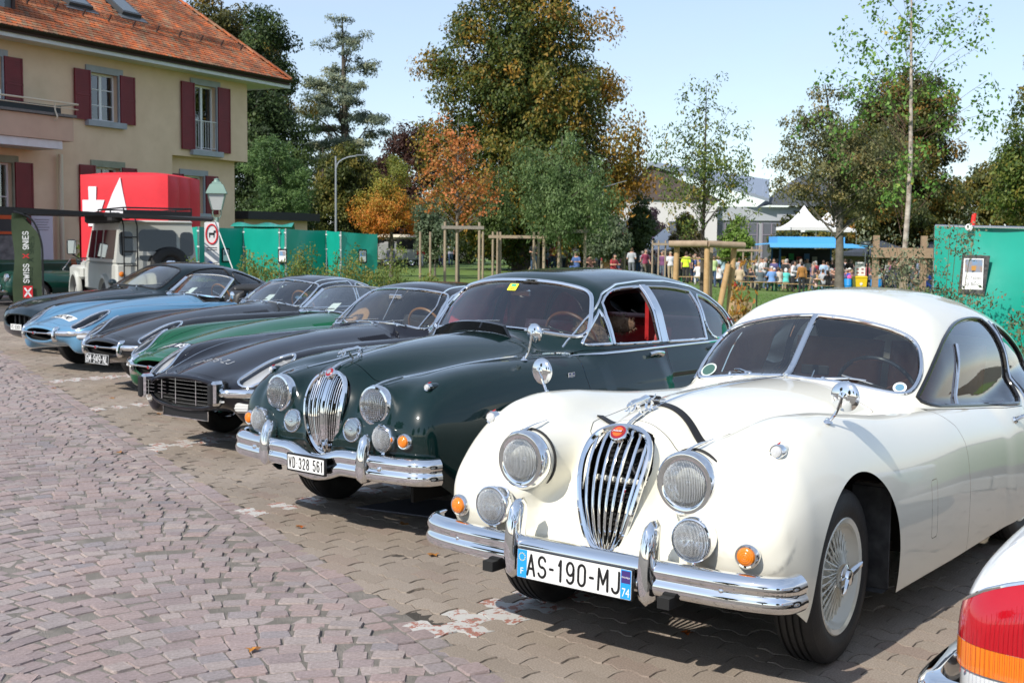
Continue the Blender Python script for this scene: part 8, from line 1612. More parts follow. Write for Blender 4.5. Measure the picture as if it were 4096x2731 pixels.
def build_people():
    rng=np.random.default_rng(12);N=(.03,.04,.09);JE=(.07,.12,.22);KH=(.40,.33,.22);BK=(.02,.02,.022);DG=(.10,.11,.12);LG=(.36,.38,.40);LB=(.32,.45,.62)
    L=[  # pixel column, distance, pose, top, legs, hair, label, options
     (1622,84,'stand',(.18,.24,.33),KH,BRN,'man in grey-blue T-shirt and beige shorts beside the cream food truck',dict(shorts=True)),(1658,85,'hold',(.62,.48,.04),DG,GRYH,'person in yellow top at the cream food truck',{}),(1676,83,'stand',(.62,.02,.025),(.66,.68,.72),WHT,'man in red jacket and white trousers by the cream food truck',dict(jacket=True)),(1757,86,'stand',(.45,.38,.36),N,BRN,'person in pale pink patterned top between the left stakes',{}),(1795,86,'walk',(.34,.34,.42),JE,BRN,'person in grey-lilac top standing in the shade behind the stakes',{}),
     (2137,82,'stand',(.48,.34,.19),(.45,.55,.50),BRN,'person in tan jacket and pale trousers behind the middle stakes',dict(jacket=True)),(2177,80,'hold',(.46,.56,.68),(.16,.02,.03),BRN,'child in light blue top and dark red trousers',dict(k=.72)),(2206,82,'stand',(.72,.16,.12),JE,GRYH,'person in coral top and blue jeans behind the stakes',{}),(2256,82,'hold',(.70,.34,.40),(.13,.06,.035),BLD,'woman in pink top and brown skirt',dict(longh=True)),(2279,81,'stand',WHT,(.6,.6,.62),BRN,'child in white T-shirt by the pink-topped woman',dict(k=.8)),(2297,84,'stand',(.72,.68,.68),KH,BRN,'man in pale shirt behind the dark crossbar',{}),(2347,82,'stand',(.30,.48,.62),BK,BLD,'blonde woman in pale denim shirt and black trousers',dict(longh=True)),(2376,82,'stand',(.03,.03,.035),JE,BRN,'man in black T-shirt and blue jeans',{}),(2398,83,'stand',(.70,.66,.64),N,BLKH,'dark-haired woman in white top and dark trousers',dict(longh=True)),
     (2428,82,'stand',(.03,.035,.06),JE,WHT,'white-haired man in navy jacket and jeans',dict(jacket=True)),(2300,66,'sit',(.06,.12,.30),BK,None,'man in blue shirt and green cap seen over the saloon roof',dict(cap=(.10,.13,.05))),(2356,68,'sit',(.10,.05,.04),BK,BRN,'woman with long brown hair seen over the saloon roof',dict(longh=True)),(2420,66,'sit',(.58,.33,.16),BK,GRYH,'bald tanned person in ochre top over the saloon roof',{}),(2446,64,'sit',(.35,.03,.04),BK,BLKH,'woman with long black hair and red top over the saloon roof',dict(longh=True)),
     (2489,80,'stand',(.52,.47,.38),KH,GRYH,'man in light beige jacket by the red stall',dict(jacket=True)),(2528,80,'stand',(.42,.33,.26),(.45,.42,.36),GRYH,'person in brown cardigan and pale shorts',dict(shorts=True,jacket=True)),(2547,78,'stand',(.09,.10,.11),JE,BRN,'man in dark grey jacket and jeans by the red stall',dict(jacket=True)),(2578,79,'stand',(.42,.45,.46),(.10,.10,.08),None,'man in light grey shirt and dark trousers before the white tent',{}),(2610,82,'stand',(.30,.19,.13),BK,BRN,'man in brown jacket under the white tent edge',dict(jacket=True)),(2627,82,'stand',(.025,.03,.06),N,BLKH,'man in navy suit under the white tent',dict(jacket=True)),(2645,74,'hold',WHT,(.62,.16,.22),BLD,'blonde woman in white top and pink trousers',dict(longh=True)),(2675,74,'hold',(.72,.72,.76),KH,None,'man in white shirt, beige trousers and straw hat',dict(cap=(.45,.38,.25))),(2737,70,'stand',(.65,.85,.04),BK,BRN,'steward in yellow high-visibility vest by the log frame',{}),(2751,73,'walk',(.03,.04,.07),N,BRN,'man in dark T-shirt and shorts walking past the log frame',dict(shorts=True)),(2791,76,'stand',(.07,.16,.42),JE,BRN,'man in blue shirt left of the young tree',{}),(2836,80,'stand',(.03,.035,.06),BK,GRYH,'grey-haired man in dark suit behind the young tree',dict(jacket=True)),(2893,82,'stand',(.85,.27,.01),BK,BRN,'person in bright orange top',{}),(2789,68,'sit',WHT,(.6,.6,.6),BLD,'person in white sitting left of the young tree',dict(face=pi)),(2847,66,'stand',(.58,.72,.33),JE,None,'man in lime green polo, jeans and dark cap',dict(cap=(.06,.04,.04))),(2870,67,'sit',WHT,JE,BRN,'person in white hoodie sitting on a bench',dict(face=pi)),(2866,77,'hold',(.55,.65,.85),N,BRN,'man in pale blue shirt drinking',{}),(2888,74,'stand',(.36,.52,.60),JE,BRN,'person in light teal T-shirt',{}),(2917,70,'sit',(.03,.03,.03),BK,BRN,'person in black sitting beside the log frame',{}),
     (2951,66.6,'sit',(.50,.40,.27),KH,None,'old man in beige jacket and cap on the front bench',dict(jacket=True,cap=(.42,.34,.22),face=pi-.5)),(3037,66.6,'sit',(.10,.13,.15),KH,GRYH,'balding man in dark grey shirt on the front bench',dict(face=pi+.2)),(3082,66.6,'sit',(.16,.32,.66),JE,None,'man in bright blue shirt and white cap on the front bench',dict(cap=(.6,.6,.58),face=pi)),(3113,67,'sit',(.66,.58,.50),N,BRN,'dark-haired woman in cream cardigan on the front bench',dict(face=pi+.5,jacket=True)),(3138,68.4,'sit_lean',(.10,.55,.50),KH,WHT,'white-haired woman in turquoise top',dict(face=pi-.2)),(3166,68,'hold',(.66,.66,.68),BK,BLKH,'woman with long black hair and white sleeves',dict(longh=True,jacket=True,face=1.2)),(3202,66,'stand',(.34,.16,.04),BK,BLKH,'man in tawny brown jacket standing with his back turned',dict(jacket=True,face=pi)),(3000,68.6,'sit',(.02,.02,.02),BK,BRN,'boy in black T-shirt at the front table',dict(face=-1.0,k=.9)),(3076,69.4,'sit_lean',(.34,.18,.015),KH,WHT,'white-haired person in mustard top bending over the table',{}),(3046,72,'hold',(.74,.74,.78),N,BLKH,'bearded man in white polo with sunglasses',{}),(3016,73,'stand',(.72,.72,.72),LG,BRN,'woman in white T-shirt and grey skirt',{}),(2950,73,'stand',(.36,.38,.40),(.25,.36,.34),BRN,'man in grey T-shirt seen from behind',dict(face=pi)),(2969,74,'stand',(.70,.71,.80),N,BRN,'man in white dress shirt seen from behind',dict(face=pi,jacket=True)),(2991,71,'sit',(.03,.03,.035),BK,GRYH,'grey-haired woman in black jacket',dict(jacket=True)),(2948,84,'stand',(.34,.03,.20),BK,BLKH,'man in magenta T-shirt far back',dict(face=pi)),(2980,84,'stand',(.02,.14,.08),BK,BRN,'man in dark green shirt under the blue awning edge',dict(face=pi)),(3036,84,'stand',(.05,.14,.09),BK,BRN,'person in bottle green jacket under the blue awning',dict(jacket=True)),(3060,80,'stand',(.22,.36,.20),BK,WHT,'person in leaf green top beside the blue post',{}),(3100,79,'stand',(.14,.22,.46),BK,GRYH,'man in blue checked shirt by the blue post',{}),
     (3136,72,'hold',(.025,.025,.027),BK,GRYH,'grey-haired man in black T-shirt standing at a table',{}),(3168,77,'stand',(.20,.30,.31),BK,BRN,'man in teal grey T-shirt with his back turned at the counter',dict(face=pi)),(3195,73,'sit',(.45,.58,.80),BK,BRN,'woman in pale blue blouse',dict(face=pi)),(3120,79,'stand',(.02,.02,.02),BK,BLKH,'person in black in the shade of the blue stall',{}),(3258,74,'stand',(.42,.02,.04),(.62,.60,.58),GRYH,'man in crimson polo shirt and white trousers',dict(face=pi+.6)),(3288,74,'stand',(.40,.56,.76),LG,BRN,'man in light blue T-shirt seen from behind',dict(face=pi)),(3246,69,'sit_lean',(.06,.065,.07),BK,BRN,'man in charcoal T-shirt leaning on the table',dict(face=1.4)),(3265,67.5,'sit',(.70,.48,.48),(.66,.6,.6),BLD,'small girl in pink top on a bench',dict(k=.75,longh=True,face=pi)),(3288,68,'sit',(.40,.43,.46),(.2,.24,.22),BRN,'person in grey T-shirt on a bench right of the small girl',dict(face=pi)),
     (3309,66,'sit',(.015,.015,.016),(.20,.32,.46),BRN,'woman in black crop top and pale jeans on the front bench',dict(face=pi+.3,longh=True)),(3336,68.5,'sit',(.05,.03,.025),BK,BLKH,'dark-haired person in brown top at the table',{}),(3366,66,'sit',(.50,.42,.78),(.5,.5,.7),BLD,'woman in lilac top on the front bench',dict(face=pi)),(3357,71,'sit',(.04,.09,.52),BK,None,'man in royal blue polo and cream cap serving at the table',dict(cap=(.62,.60,.50))),(3381,73,'sit',(.22,.04,.06),BK,GRYH,'bald man in maroon shirt',{}),(3398,71,'sit',(.03,.08,.50),BK,None,'person in royal blue T-shirt and white cap',dict(cap=(.66,.64,.56),face=-1)),(3421,72,'stand',(.02,.02,.02),BK,BRN,'man in black T-shirt beside the two blue-shirted people',dict(k=.95)),(3431,78,'sit',(.70,.70,.70),BK,None,'man in white shirt and grey cap',dict(cap=(.36,.36,.36))),(3403,68,'sit',(.82,.12,.42),BK,BLD,'blonde woman in hot pink top behind the yellow bin',dict(longh=True)),(3442,72,'sit',(.36,.36,.37),BK,None,'person in grey top and navy cap',dict(cap=(.03,.04,.09))),(3457,84,'hold',(.10,.02,.03),BK,GRYH,'man in dark maroon top under the grey marquee',{}),(3402,86,'stand',(.28,.03,.04),BK,BRN,'child in red under the grey marquee',dict(k=.75)),(3375,82,'stand',(.5,.52,.55),N,BRN,'person in grey-white shirt right of the big tree trunk',{}),(3313,72,'sit',(.05,.08,.05),BK,GRYH,'man in dark green T-shirt',{}),(3329,71,'sit',(.14,.12,.12),BK,GRYH,'grey-haired man in brown-grey shirt',{}),(3287,84,'stand',(.72,.72,.74),BK,BRN,'woman in white top behind the blue stall counter',dict(longh=True)),
     (3477,69,'sit',(.09,.10,.12),BK,None,'man in charcoal jacket left of the right blue barrel',dict(jacket=True,cap=(.10,.09,.09))),(3536,66.5,'sit_lean',(.025,.035,.08),N,None,'person in navy top and bright blue cap resting the chin',dict(cap=(.02,.38,.72),face=.6)),(3553,68,'sit',(.55,.55,.52),BK,None,'person in pale grey jacket and red cap',dict(cap=(.62,.03,.05),jacket=True)),(3573,71,'stand',(.025,.035,.07),N,BRN,'man in navy jacket seen from behind, right of the stake',dict(face=pi,jacket=True)),(3606,73,'stand',(.70,.36,.42),LG,BRN,'person in pale pink shirt behind the rose stems',{}),(3510,74,'sit',(.34,.50,.50),BK,None,'person in teal cap behind the left stake',dict(cap=(.08,.38,.36))),(3655,70,'sit',(.03,.03,.03),BK,None,'person in black with black cap behind the right stakes',dict(cap=(.02,.02,.02))),(3700,67,'sit',(.03,.12,.55),(.03,.1,.45),BRN,'person in vivid blue beside the right green tarpaulin',{})]
    for px,Y,po,top,legs,hair,lab,o in L:
        o=dict(o);face=o.pop('face',rng.uniform(-.8,.8)if po.startswith('sit')else rng.choice([0,pi])+rng.uniform(-.7,.7));x=px_x(px,Y);z=float(gz(x,Y));k=o.pop('k',1.0)*rng.uniform(.97,1.04)
        person(x,Y,z+(-.03 if po.startswith('sit')else 0),face,po,top,legs,hair,lab,k=k,**o)
    # visitor in grey seen through the cream coupe's rear window
    person(6.1,16.2,float(gz(6.1,16.2)),2.6,'sit',(.45,.46,.47),KH,GRYH,'grey-haired person in grey shirt seen through the cream coupe rear window',group='people at the open-air market')
# ================================================================== market furniture
def build_market():
    WD=mat('pine_board',(.56,.38,.19),.55,var=(.46,.29,.13),vs=5);GLG=mat('leg_green',(.02,.20,.09),.5)
    def bench(x,y,a,lab,w=2.2):
        r=empty('beer_bench',(x,y,float(gz(x,y))),a,lab,'bench','folding beer benches and tables');MB().box((0,0,.46),(w,.25,.03)).build('seat',WD,r)
        for s in(-1,1):MB().tube([(s*w*.38,-.1,0),(s*w*.38,-.1,.44),(s*w*.38,.1,.44),(s*w*.38,.1,0)],.018,5).tube([(s*w*.38,0,.44),(s*w*.28,0,.3),(s*w*.38,0,.15)],.012,5).build('leg',GLG,r)
    def table(x,y,a,lab,w=2.2):
        r=empty('beer_table',(x,y,float(gz(x,y))),a,lab,'table','folding beer benches and tables');MB().box((0,0,.765),(w,.55,.03)).build('table_top',WD,r)
        for s in(-1,1):MB().tube([(s*w*.38,-.2,0),(s*w*.38,-.2,.74),(s*w*.38,.2,.74),(s*w*.38,.2,0)],.02,5).build('leg',GLG,r)
    for i,(px,Y)in enumerate(((2780,67.2),(2870,66.8),(3030,66.5),(3160,66.9),(3330,66),(3560,66.6),(3268,67.6))):bench(px_x(px,Y),Y,.02*(-1)**i,['beer bench left of the young tree','beer bench behind the lime-shirted man','front beer bench under the beige-jacketed man','beer bench beside the turquoise-topped woman','front beer bench under the lilac-topped woman','beer bench behind the right blue barrel','beer bench under the small girl in pink'][i])
    for i,(px,Y)in enumerate(((3050,67.6),(3330,67.3),(3580,67.8),(2880,68.3),(3250,69.5),(3370,70))):table(px_x(px,Y),Y,.02*(-1)**i,['front beer table before the balding man','beer table before the lilac-topped woman','beer table behind the right stake','beer table behind the young tree','beer table before the charcoal-shirted man','beer table before the royal blue polo man'][i])
    # barrels and bin
    for px,Y,lab in((3391,62,'bright blue plastic barrel left of the yellow bin'),(3500,62,'bright blue plastic barrel behind the left stake')):
        x=px_x(px,Y);r=empty('plastic_barrel',(x,Y,float(gz(x,Y))),0,lab,'barrel','blue barrels');MB().lathe([(0,0),(.26,0),(.29,.04),(.285,.3),(.30,.33),(.285,.36),(.285,.6),(.30,.63),(.285,.66),(.29,.92),(.27,.96)],24).build('drum',mat('barrel_blue',(.01,.24,.62),.4),r);MB().lathe([(.275,.955),(.28,.97),(0,.96)],24).build('liner',BLACK,r)
    x=px_x(3433,61.5);r=empty('wheeled_bin',(x,61.5,float(gz(x,61.5))),0,'yellow wheeled bin between two blue barrels, white notices standing on it','bin');V=[(s1*(.24+.06*t),s2*(.27+.06*t),.1+.9*t)for t in(0,1)for s1,s2 in((-1,-1),(1,-1),(1,1),(-1,1))];MB().add(V,[(0,1,5,4),(1,2,6,5),(2,3,7,6),(3,0,4,7),(3,2,1,0),(4,5,6,7)]).build('tub',mat('bin_yellow',(.80,.55,.02),.45),r,False);MB().box((0,0,1.05),(.66,.72,.12),bev=.04).build('lid',mat('bin_yellow'),r);[MB().lathe([(.1,-.03),(.1,.03),(0,.03)],14,(s*.25,.3,.1),(1,0,0)).build('wheel',RUBBER,r)for s in(-1,1)]
    tr=MB();tr.lathe([(.13,0),(.19,0),(.19,.004),(.13,.004)],24,(0.05,-.285,.25),(0,-1,0));tr.build('swirl_print',WHITE_P,r);MB().box((0,-.29,.14),(.46,.006,.10)).build('black_print',BLACK,r);MB().lathe([(.07,0),(.07,.005),(0,.005)],16,(.0,-.325,.72),(0,-1,0)).build('sticker',WHITE_P,r)
    nb=MB().box((0,-.05,1.36),(.52,.02,.46)).build('notice_board',WHITE_P,r);[MB().box((sx_,-.065,sz),(.12,.006,.08)).build('notice_mark',mat('notice_ink',(.35,.12,.12),.6),nb)for sx_,sz in((-.12,1.45),(.12,1.45),(-.12,1.27),(.12,1.27))];n2=MB().box((-.02,-.05,1.70),(.46,.02,.20)).build('upper_notice',WHITE_P,r);MB().box((-.02,-.065,1.70),(.34,.006,.10)).build('notice_mark',mat('notice_grey',(.3,.3,.3),.6),n2)
    # blue stall
    z0=float(gz(19,78));s=empty('market_stall',(18.6,78,z0),0,'bright blue square market stall with wide awnings behind the benches','stall');SB=mat('stall_blue',(.10,.40,.74),.5);MB().box((.0,0,2.95),(4.2,2.6,.42)).build('roof_box',SB,s)
    for a,nm in((0,'front_awning'),(1,'left_awning'),(2,'right_awning')):
        q=[[(-2.6,-1.3,2.75),(2.6,-1.3,2.75),(2.9,-3.0,2.52),(-2.9,-3.0,2.52)],[(-2.1,1.3,2.76),(-2.1,-1.3,2.76),(-4.1,-1.5,2.60),(-4.1,1.5,2.60)],[(2.1,-1.3,2.76),(2.1,1.3,2.76),(4.2,1.5,2.58),(4.2,-1.5,2.58)]][a];MB().add(q+[(b,c,d-.04)for b,c,d in q],[(0,3,2,1),(4,5,6,7),(3,7,6,2),(0,4,7,3),(1,2,6,5)]).build(nm,SB,s,False)
    for sx_ in(-1.9,1.9):
        for sy_ in(-1.2,1.2):MB().box((sx_,sy_,1.37),(.10,.10,2.75)).build('stall_post',mat('post_blue',(.03,.17,.42),.5),s)
    MB().box((0,-1.2,.55),(3.7,.5,1.1)).build('counter',mat('counter_black',(.02,.022,.025),.6),s);MB().box((0,-1.25,1.12),(3.9,.7,.04)).build('counter_top',mat('counter_white',(.6,.62,.62),.5),s);MB().box((0,1.2,1.2),(3.7,.1,2.4)).build('back_wall',mat('stall_dark',(.035,.037,.035),.8),s);[MB().box((-1.2+i*.5,1.0,1.7+.2*(i%2)),(.3,.2,.4)).build('shelf_goods',cloth([(.5,.4,.05),(.05,.3,.1),(.5,.1,.08),(.1,.2,.4),(.4,.38,.3)][i]),s)for i in range(5)]
    # tents
    TW=mat('tent_white',(.80,.80,.81),.7);TWD=mat('tent_dark',(.055,.065,.085),.6)
    def tent(x,y,w,h0,h1,lab,m,walls=True,soft=.6):
        r=empty('marquee',(x,y,float(gz(x,y))),radians(8),lab,'tent','marquees');V=[];n=12;rings=np.linspace(0,1,8)
        for t in rings:
            kx=w/2*(1-t)**1.0;z=h0+(h1-h0)*(t**(1/soft)if soft<1 else t)
            for i in range(4*n):a=i/n;e=int(a)%4;f=a-int(a);c=[(-1,-1),(1,-1),(1,1),(-1,1)];p0=c[e];p1=c[(e+1)%4];V.append(((p0[0]+(p1[0]-p0[0])*f)*kx,(p0[1]+(p1[1]-p0[1])*f)*kx,z))
        N4=4*n;MB().add(V,[(j*N4+i,j*N4+(i+1)%N4,(j+1)*N4+(i+1)%N4,(j+1)*N4+i)for j in range(7)for i in range(N4)]).build('canopy',m,r,True,30);MB().box((0,-w/2,h0-.12),(w,.02,.26)).box((-w/2,0,h0-.12),(.02,w,.26)).box((w/2,0,h0-.12),(.02,w,.26)).build('valance',m,r);[MB().tube([(a*w/2,b*w/2,0),(a*w/2,b*w/2,h0)],.03,6).build('pole',STEEL,r)for a in(-1,1)for b in(-1,1)]
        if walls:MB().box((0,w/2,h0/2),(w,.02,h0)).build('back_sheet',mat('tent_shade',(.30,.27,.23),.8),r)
    tent(10.45,85,3.3,1.9,3.35,'white pointed pagoda tent behind the crowd left of the log frame',TW,True,.75);tent(23.6,100,3.4,4.1,5.9,'white high-peaked marquee before the school, its left peak',TW,False,.55);tent(26.0,101.5,3.4,4.0,5.5,'white high-peaked marquee before the school, its right peak',TW,False,.55);tent(25.2,84,4.2,2.2,3.0,'dark grey pop-up marquee behind the stakes',TWD,True,.8);tent(29.3,86,4.0,2.3,3.0,'dark grey pop-up marquee right of the birch',TWD,True,.8)
    # food stalls and truck
    f=empty('food_stall',(8.3,88,0),0,'red and magenta food trailer with striped valance left of the white tent','stall');MB().box((-.6,0,1.15),(3.6,1.8,1.9),bev=.1).build('trailer',mat('stall_red',(.62,.03,.06),.45),f);MB().box((-.6,0,2.3),(3.4,1.7,.4),bev=.2).build('trailer_roof',mat('stall_magenta',(.62,.06,.16),.5),f);MB().add([(-1.0,-1.0,2.2),(1.9,-1.0,2.2),(1.9,-2.4,1.95),(-1.0,-2.4,1.95)],[(0,1,2,3)]).build('awning',mat('awning_mauve',(.42,.20,.26),.7),f,False)
    for i in range(24):MB().box((-1.0+i*.125,-2.41,1.84),(.1245,.012,.22)).build('valance_stripe',mat('stripe_plum',(.10,.05,.10),.7)if i%2 else WHITE_P,f)
    MB().box((0,-.95,1.45),(2.4,.04,.8)).build('serving_hatch',DARK,f);MB().box((-.9,-1.0,2.02),(1.0,2.6,.06)).build('white_canopy',WHITE_P,f)
    f2=empty('food_stall',(5.0,87,0),0,'dark food trailer with pale roof edge behind the middle stakes','stall');MB().box((-1.2,0,1.3),(4.6,2,2.2),bev=.1).build('trailer',mat('trailer_dark',(.05,.05,.055),.5),f2);MB().add([(-3.5,-1,2.45),(1.1,-1,2.3),(1.1,-2.0,2.1),(-3.5,-2.0,2.28)],[(0,1,2,3)]).build('awning',mat('awning_grey',(.5,.52,.54),.6),f2,False);MB().box((-1.2,-1.02,1.4),(3.6,.03,.8)).build('serving_hatch',DARK,f2);MB().tube([(-2.4,0,2.4),(-2.4,0,2.9)],.05,8).build('vent_pipe',STEEL,f2)
    f3=empty('food_stall',(14.2,95,-.4),0,'grey rounded food van behind the white-shirted men','van');MB().box((0,0,1.3),(3.8,1.8,2.2),bev=.35).build('body',mat('van_grey',(.36,.38,.40),.4,.3),f3);MB().add([(-1.4,-.9,2.4),(-.2,-.9,2.4),(0,-1.3,2.9),(-1.2,-1.3,2.9)],[(0,1,2,3)]).build('raised_flap',WHITE_P,f3,False);MB().box((0,-.92,1.5),(2.2,.03,.8)).build('serving_hatch',DARK,f3)
    f4=empty('food_stall',(12.2,92,-.3),0,'reddish snack stall behind the young tree','stall');MB().box((0,0,1.2),(3.2,1.8,2.2),bev=.08).build('trailer',mat('snack_red',(.42,.10,.08),.5),f4);MB().add([(-1.8,-.9,2.4),(1.8,-.9,2.4),(1.8,-1.9,2.1),(-1.8,-1.9,2.1)],[(0,1,2,3)]).build('awning',mat('awning_rose',(.40,.24,.24),.7),f4,False);MB().box((0,-.92,1.4),(2.4,.03,.8)).build('serving_hatch',DARK,f4)
    t=empty('food_truck',(-7.85,84,0),radians(4),'cream roofed silver vintage food truck with people at its side','van');MB().box((0,0,1.0),(2.7,1.9,1.35),bev=.15).build('body',mat('truck_silver',(.42,.42,.42),.4,.4),t);MB().box((.05,0,1.98),(2.9,2.0,.36),bev=.17).build('roof',mat('truck_cream',(.66,.58,.44),.5),t);MB().box((-1.12,-.0,1.55),(.4,1.8,.5),bev=.05).build('windscreen',mat('dark_window'),t);MB().box((.55,-.96,1.5),(1.3,.03,.65)).build('serving_hatch',DARK,t);MB().box((-.45,-.97,1.5),(.4,.02,.55)).build('cab_window',mat('dark_window'),t);[wheel(t,(x,-.8,.33),.33,.2,.2,'disc',STEEL,-1,radians(90)*0+pi/2,det=0)for x in(-.8,.9)];ch=MB();[ch.box((-.5,-1.35,.45+.0),(.45,.4,.05))];MB().box((-.45,-1.5,.7),(.55,.05,.75)).build('menu_chair',mat('lilac_board',(.30,.26,.38),.6),t)
    # red convertible among the crowd, direction sign, info sign
    c=empty('red_convertible',(px_x(2625,83),83,0),radians(70),'red convertible nose half hidden by people left of the log frame','car');MB().box((0,.6,.55),(1.5,2.4,.42),bev=.16).build('body',paint('convertible_red',(.6,.01,.015),.3),c);MB().box((0,-.62,.42),(1.5,.10,.12),bev=.04).build('bumper',CHROME,c);[lamp(c,(s*.55,-.62,.62),(0,-1,0),.08)for s in(-1,1)];[wheel(c,(s*.68,.1,.3),.3,.18,.2,'disc',CHROME,s,det=0)for s in(-1,1)]
    d=empty('direction_sign',(px_x(3465,66),66,-.9),0,'dark arrow-shaped direction sign on a post before the grey marquee','sign');MB().tube([(0,0,0),(0,0,2.9)],.05,8).build('post',BLACK,d);MB().prism([(-.45,0),(-.33,-.11),(.15,-.11),(.15,.11),(-.33,.11)],0,.03,frame((-.05,-.06,2.75),(1,0,0),(0,0,1))).build('arrow_board',mat('sign_slate',(.10,.12,.15),.5),d);MB().box((-.1,-.095,2.75),(.34,.006,.06)).build('sign_words',mat('sign_pale',(.45,.48,.52),.5),d)
    d=empty('info_sign',(px_x(2922,88),88,-.4),0,'white information sign with blue symbol left of the blue stall','sign');MB().tube([(0,0,0),(0,0,2.6)],.04,8).build('post',STEEL,d);MB().box((0,-.05,2.9),(.55,.03,.75)).build('board',WHITE_P,d);MB().box((0,-.07,2.88),(.32,.01,.28)).build('symbol',mat('sign_blue',(.03,.15,.6),.4),d)
    # ---- tree stakes
    ST=mat('stake_grey',(.30,.235,.17),.9,var=(.38,.30,.215),vs=9,bump=.5,bs=30);ST2=mat('stake_new',(.52,.34,.17),.75,var=(.42,.25,.11),vs=7,bump=.3,bs=30);DKB=mat('board_weathered',(.20,.175,.15),.9,var=(.28,.25,.21),vs=10)
    def frame_(name,x0,Y,posts,h,bar,lab,m,bm=None,r_=.05,zb=0,rail=True):
        r=empty(name,(x0,Y,zb),0,lab,'tree stakes','wooden tree stakes');[MB().tube([(x,y,-.2),(x,y,h)],r_,10).build('stake',m,r)for x,y in posts]
        if rail:MB().box(((bar[0]+bar[1])/2,-r_-.02,h-.22),(bar[1]-bar[0],.035,.13)).build('crossbar',bm or m,r)
        return r
    frame_('tree_stakes',-2.27,49.3,[(-.46,0),(.02,.1),(.92,0)],2.35,(-.60,1.10),'three stakes with dark crossbar round the orange maple',ST,DKB,.055,.12);frame_('tree_stakes',-.35,55,[(-.55,0),(-.35,.5),(-.22,.4),(1.28,0),(1.5,.3),(-1.0,.2)],2.05,(-.75,1.9),'middle cluster of thin stakes with pale crossbar',ST,ST,.05,.1);frame_('tree_stakes',1.95,49.5,[(-.70,0),(-.1,.1),(.95,0)],2.25,(-.85,1.15),'three stakes with dark crossbar round the drooping green tree',ST,DKB,.06,.12);frame_('tree_stakes',-4.0,53,[(.0,0),(.42,.2)],2.0,(0,0),'two lone thin stakes left of the maple',ST,rail=False,zb=.1);frame_('tree_stakes',5.6,66,[(-.6,0),(-.1,0),(.4,0)],1.9,(-.7,.5),'thin pale stakes behind the saloon roof',ST,zb=-.1);frame_('tree_stakes',8.4,70,[(-.45,0),(-.1,0),(.3,.1)],2.1,(-.5,.4),'thin stakes by the white tent',ST,zb=-.2);frame_('tree_stakes',13.6,72,[(-.6,0),(-.1,0),(.4,0),(.9,.2)],2.2,(-.7,1.0),'thin pale stakes left of the blue stall',ST,zb=-.6)
    r=empty('log_frame',(4.17,26.6,-.36),0,'new peeled-log tree frame with thick round top rail','tree stakes','wooden tree stakes')
    for x,y,x2 in((-.62,0,-.66),(-.02,-.35,-.02),(.62,0,.50)):MB().tube([(x2,y,-.1),(x,y,1.98)],.062,12).build('log_post',ST2,r)
    MB().tube([(.28,-.2,.55),(.48,-.15,1.6)],.065,10).build('leaning_post',ST2,r);MB().tube([(-.80,-.1,2.02),(-.02,-.42,2.03)],.075,12).tube([(-.02,-.42,2.03),(.82,-.05,2.0)],.075,12).build('top_rail',mat('log_rail',(.30,.22,.15),.85,var=(.40,.30,.21),vs=8),r);MB().tube([(-.62,0,1.72),(-.02,-.3,1.70),(.62,0,1.73)],.014,6).build('tie_strap',mat('strap_olive',(.20,.17,.06),.8),r);MB().box((.10,-.1,.9),(.09,.04,2.2)).build('old_stake',ST,r)
    r=empty('tree_stakes',(6.2,19.8,-.05),0,'three sawn square stakes with crossbar round the birch','tree stakes','wooden tree stakes');SQ=mat('sawn_wood',(.36,.25,.16),.85,var=(.27,.185,.12),vs=6,bump=.4,bs=30)
    for x,y,w in((-.35,0,.085),(.42,0,.085)):MB().box((x,y,.9),(w,w,1.95)).build('stake',SQ,r)
    MB().box((.19,.25,.75),(.11,.10,1.6)).build('stake',ST,r);MB().box((.06,-.065,1.60),(1.0,.035,.16)).build('crossbar',SQ,r)
    # cardboard, bag, litter picker, red bag by the log frame
    b=empty('cardboard_box',(px_x(2950,24.5),24.5,-.2),radians(20),'tall flattened brown cardboard box leaning against the log frame','box');CB=mat('cardboard',(.42,.28,.16),.85);MB().box((0,0,.36),(.42,.10,.80),Matrix.Rotation(radians(14),3,'Y')).build('carton',CB,b);MB().box((.02,-.055,.3),(.05,.004,.14),Matrix.Rotation(radians(14),3,'Y')).build('tape_label',WHITE_P,b);MB().box((.12,-.055,.56),(.05,.004,.12),Matrix.Rotation(radians(14),3,'Y')).build('tape_label',WHITE_P,b)
    g=empty('dark_bag',(px_x(2985,20),20,-.12),0,'grey and black bag lying on the grass behind the coupe roof','bag');mb=MB().ball((0,0,.16),(.30,.2,.17),14,10);mb.build('bag_body',mat('bag_grey',(.30,.31,.32),.7,var=(.05,.05,.05),vs=7),g);MB().tube([(.1,0,.28),(.2,0,.4),(.32,0,.3)],.015,6).build('bag_strap',BLACK,g)
    g=empty('red_bag',(px_x(2926,66),66,float(gz(12,66))),0,'round red bag on the grass beside the front bench','bag');MB().ball((0,0,.2),(.26,.2,.2),12,8).build('bag_body',mat('bag_red',(.62,.02,.04),.6),g);MB().tube([(-.08,0,.36),(0,0,.46),(.08,0,.36)],.015,6).build('bag_strap',BLACK,g)
    g=empty('lamp_stick',(px_x(3022,22),22,-.15),0,'thin black garden light stick on the lawn','garden light');MB().tube([(0,0,0),(0,0,1.0)],.010,6).build('stem',BLACK,g);MB().box((.0,0,1.05),(.05,.05,.10),bev=.01).build('lamp_head',BLACK,g)
    # ---- right tarpaulin with notice and red post tops
    TP=mat('tarpaulin_green');f=empty('green_tarpaulin',(4.5,12.9,0),0,'large bright green tarpaulin screen at the right edge with a taped notice','screen');a=np.array((-.03,.1,1.865));bq=np.array((2.2,-1.6,1.80));V=[];n=26;rng=np.random.default_rng(5)
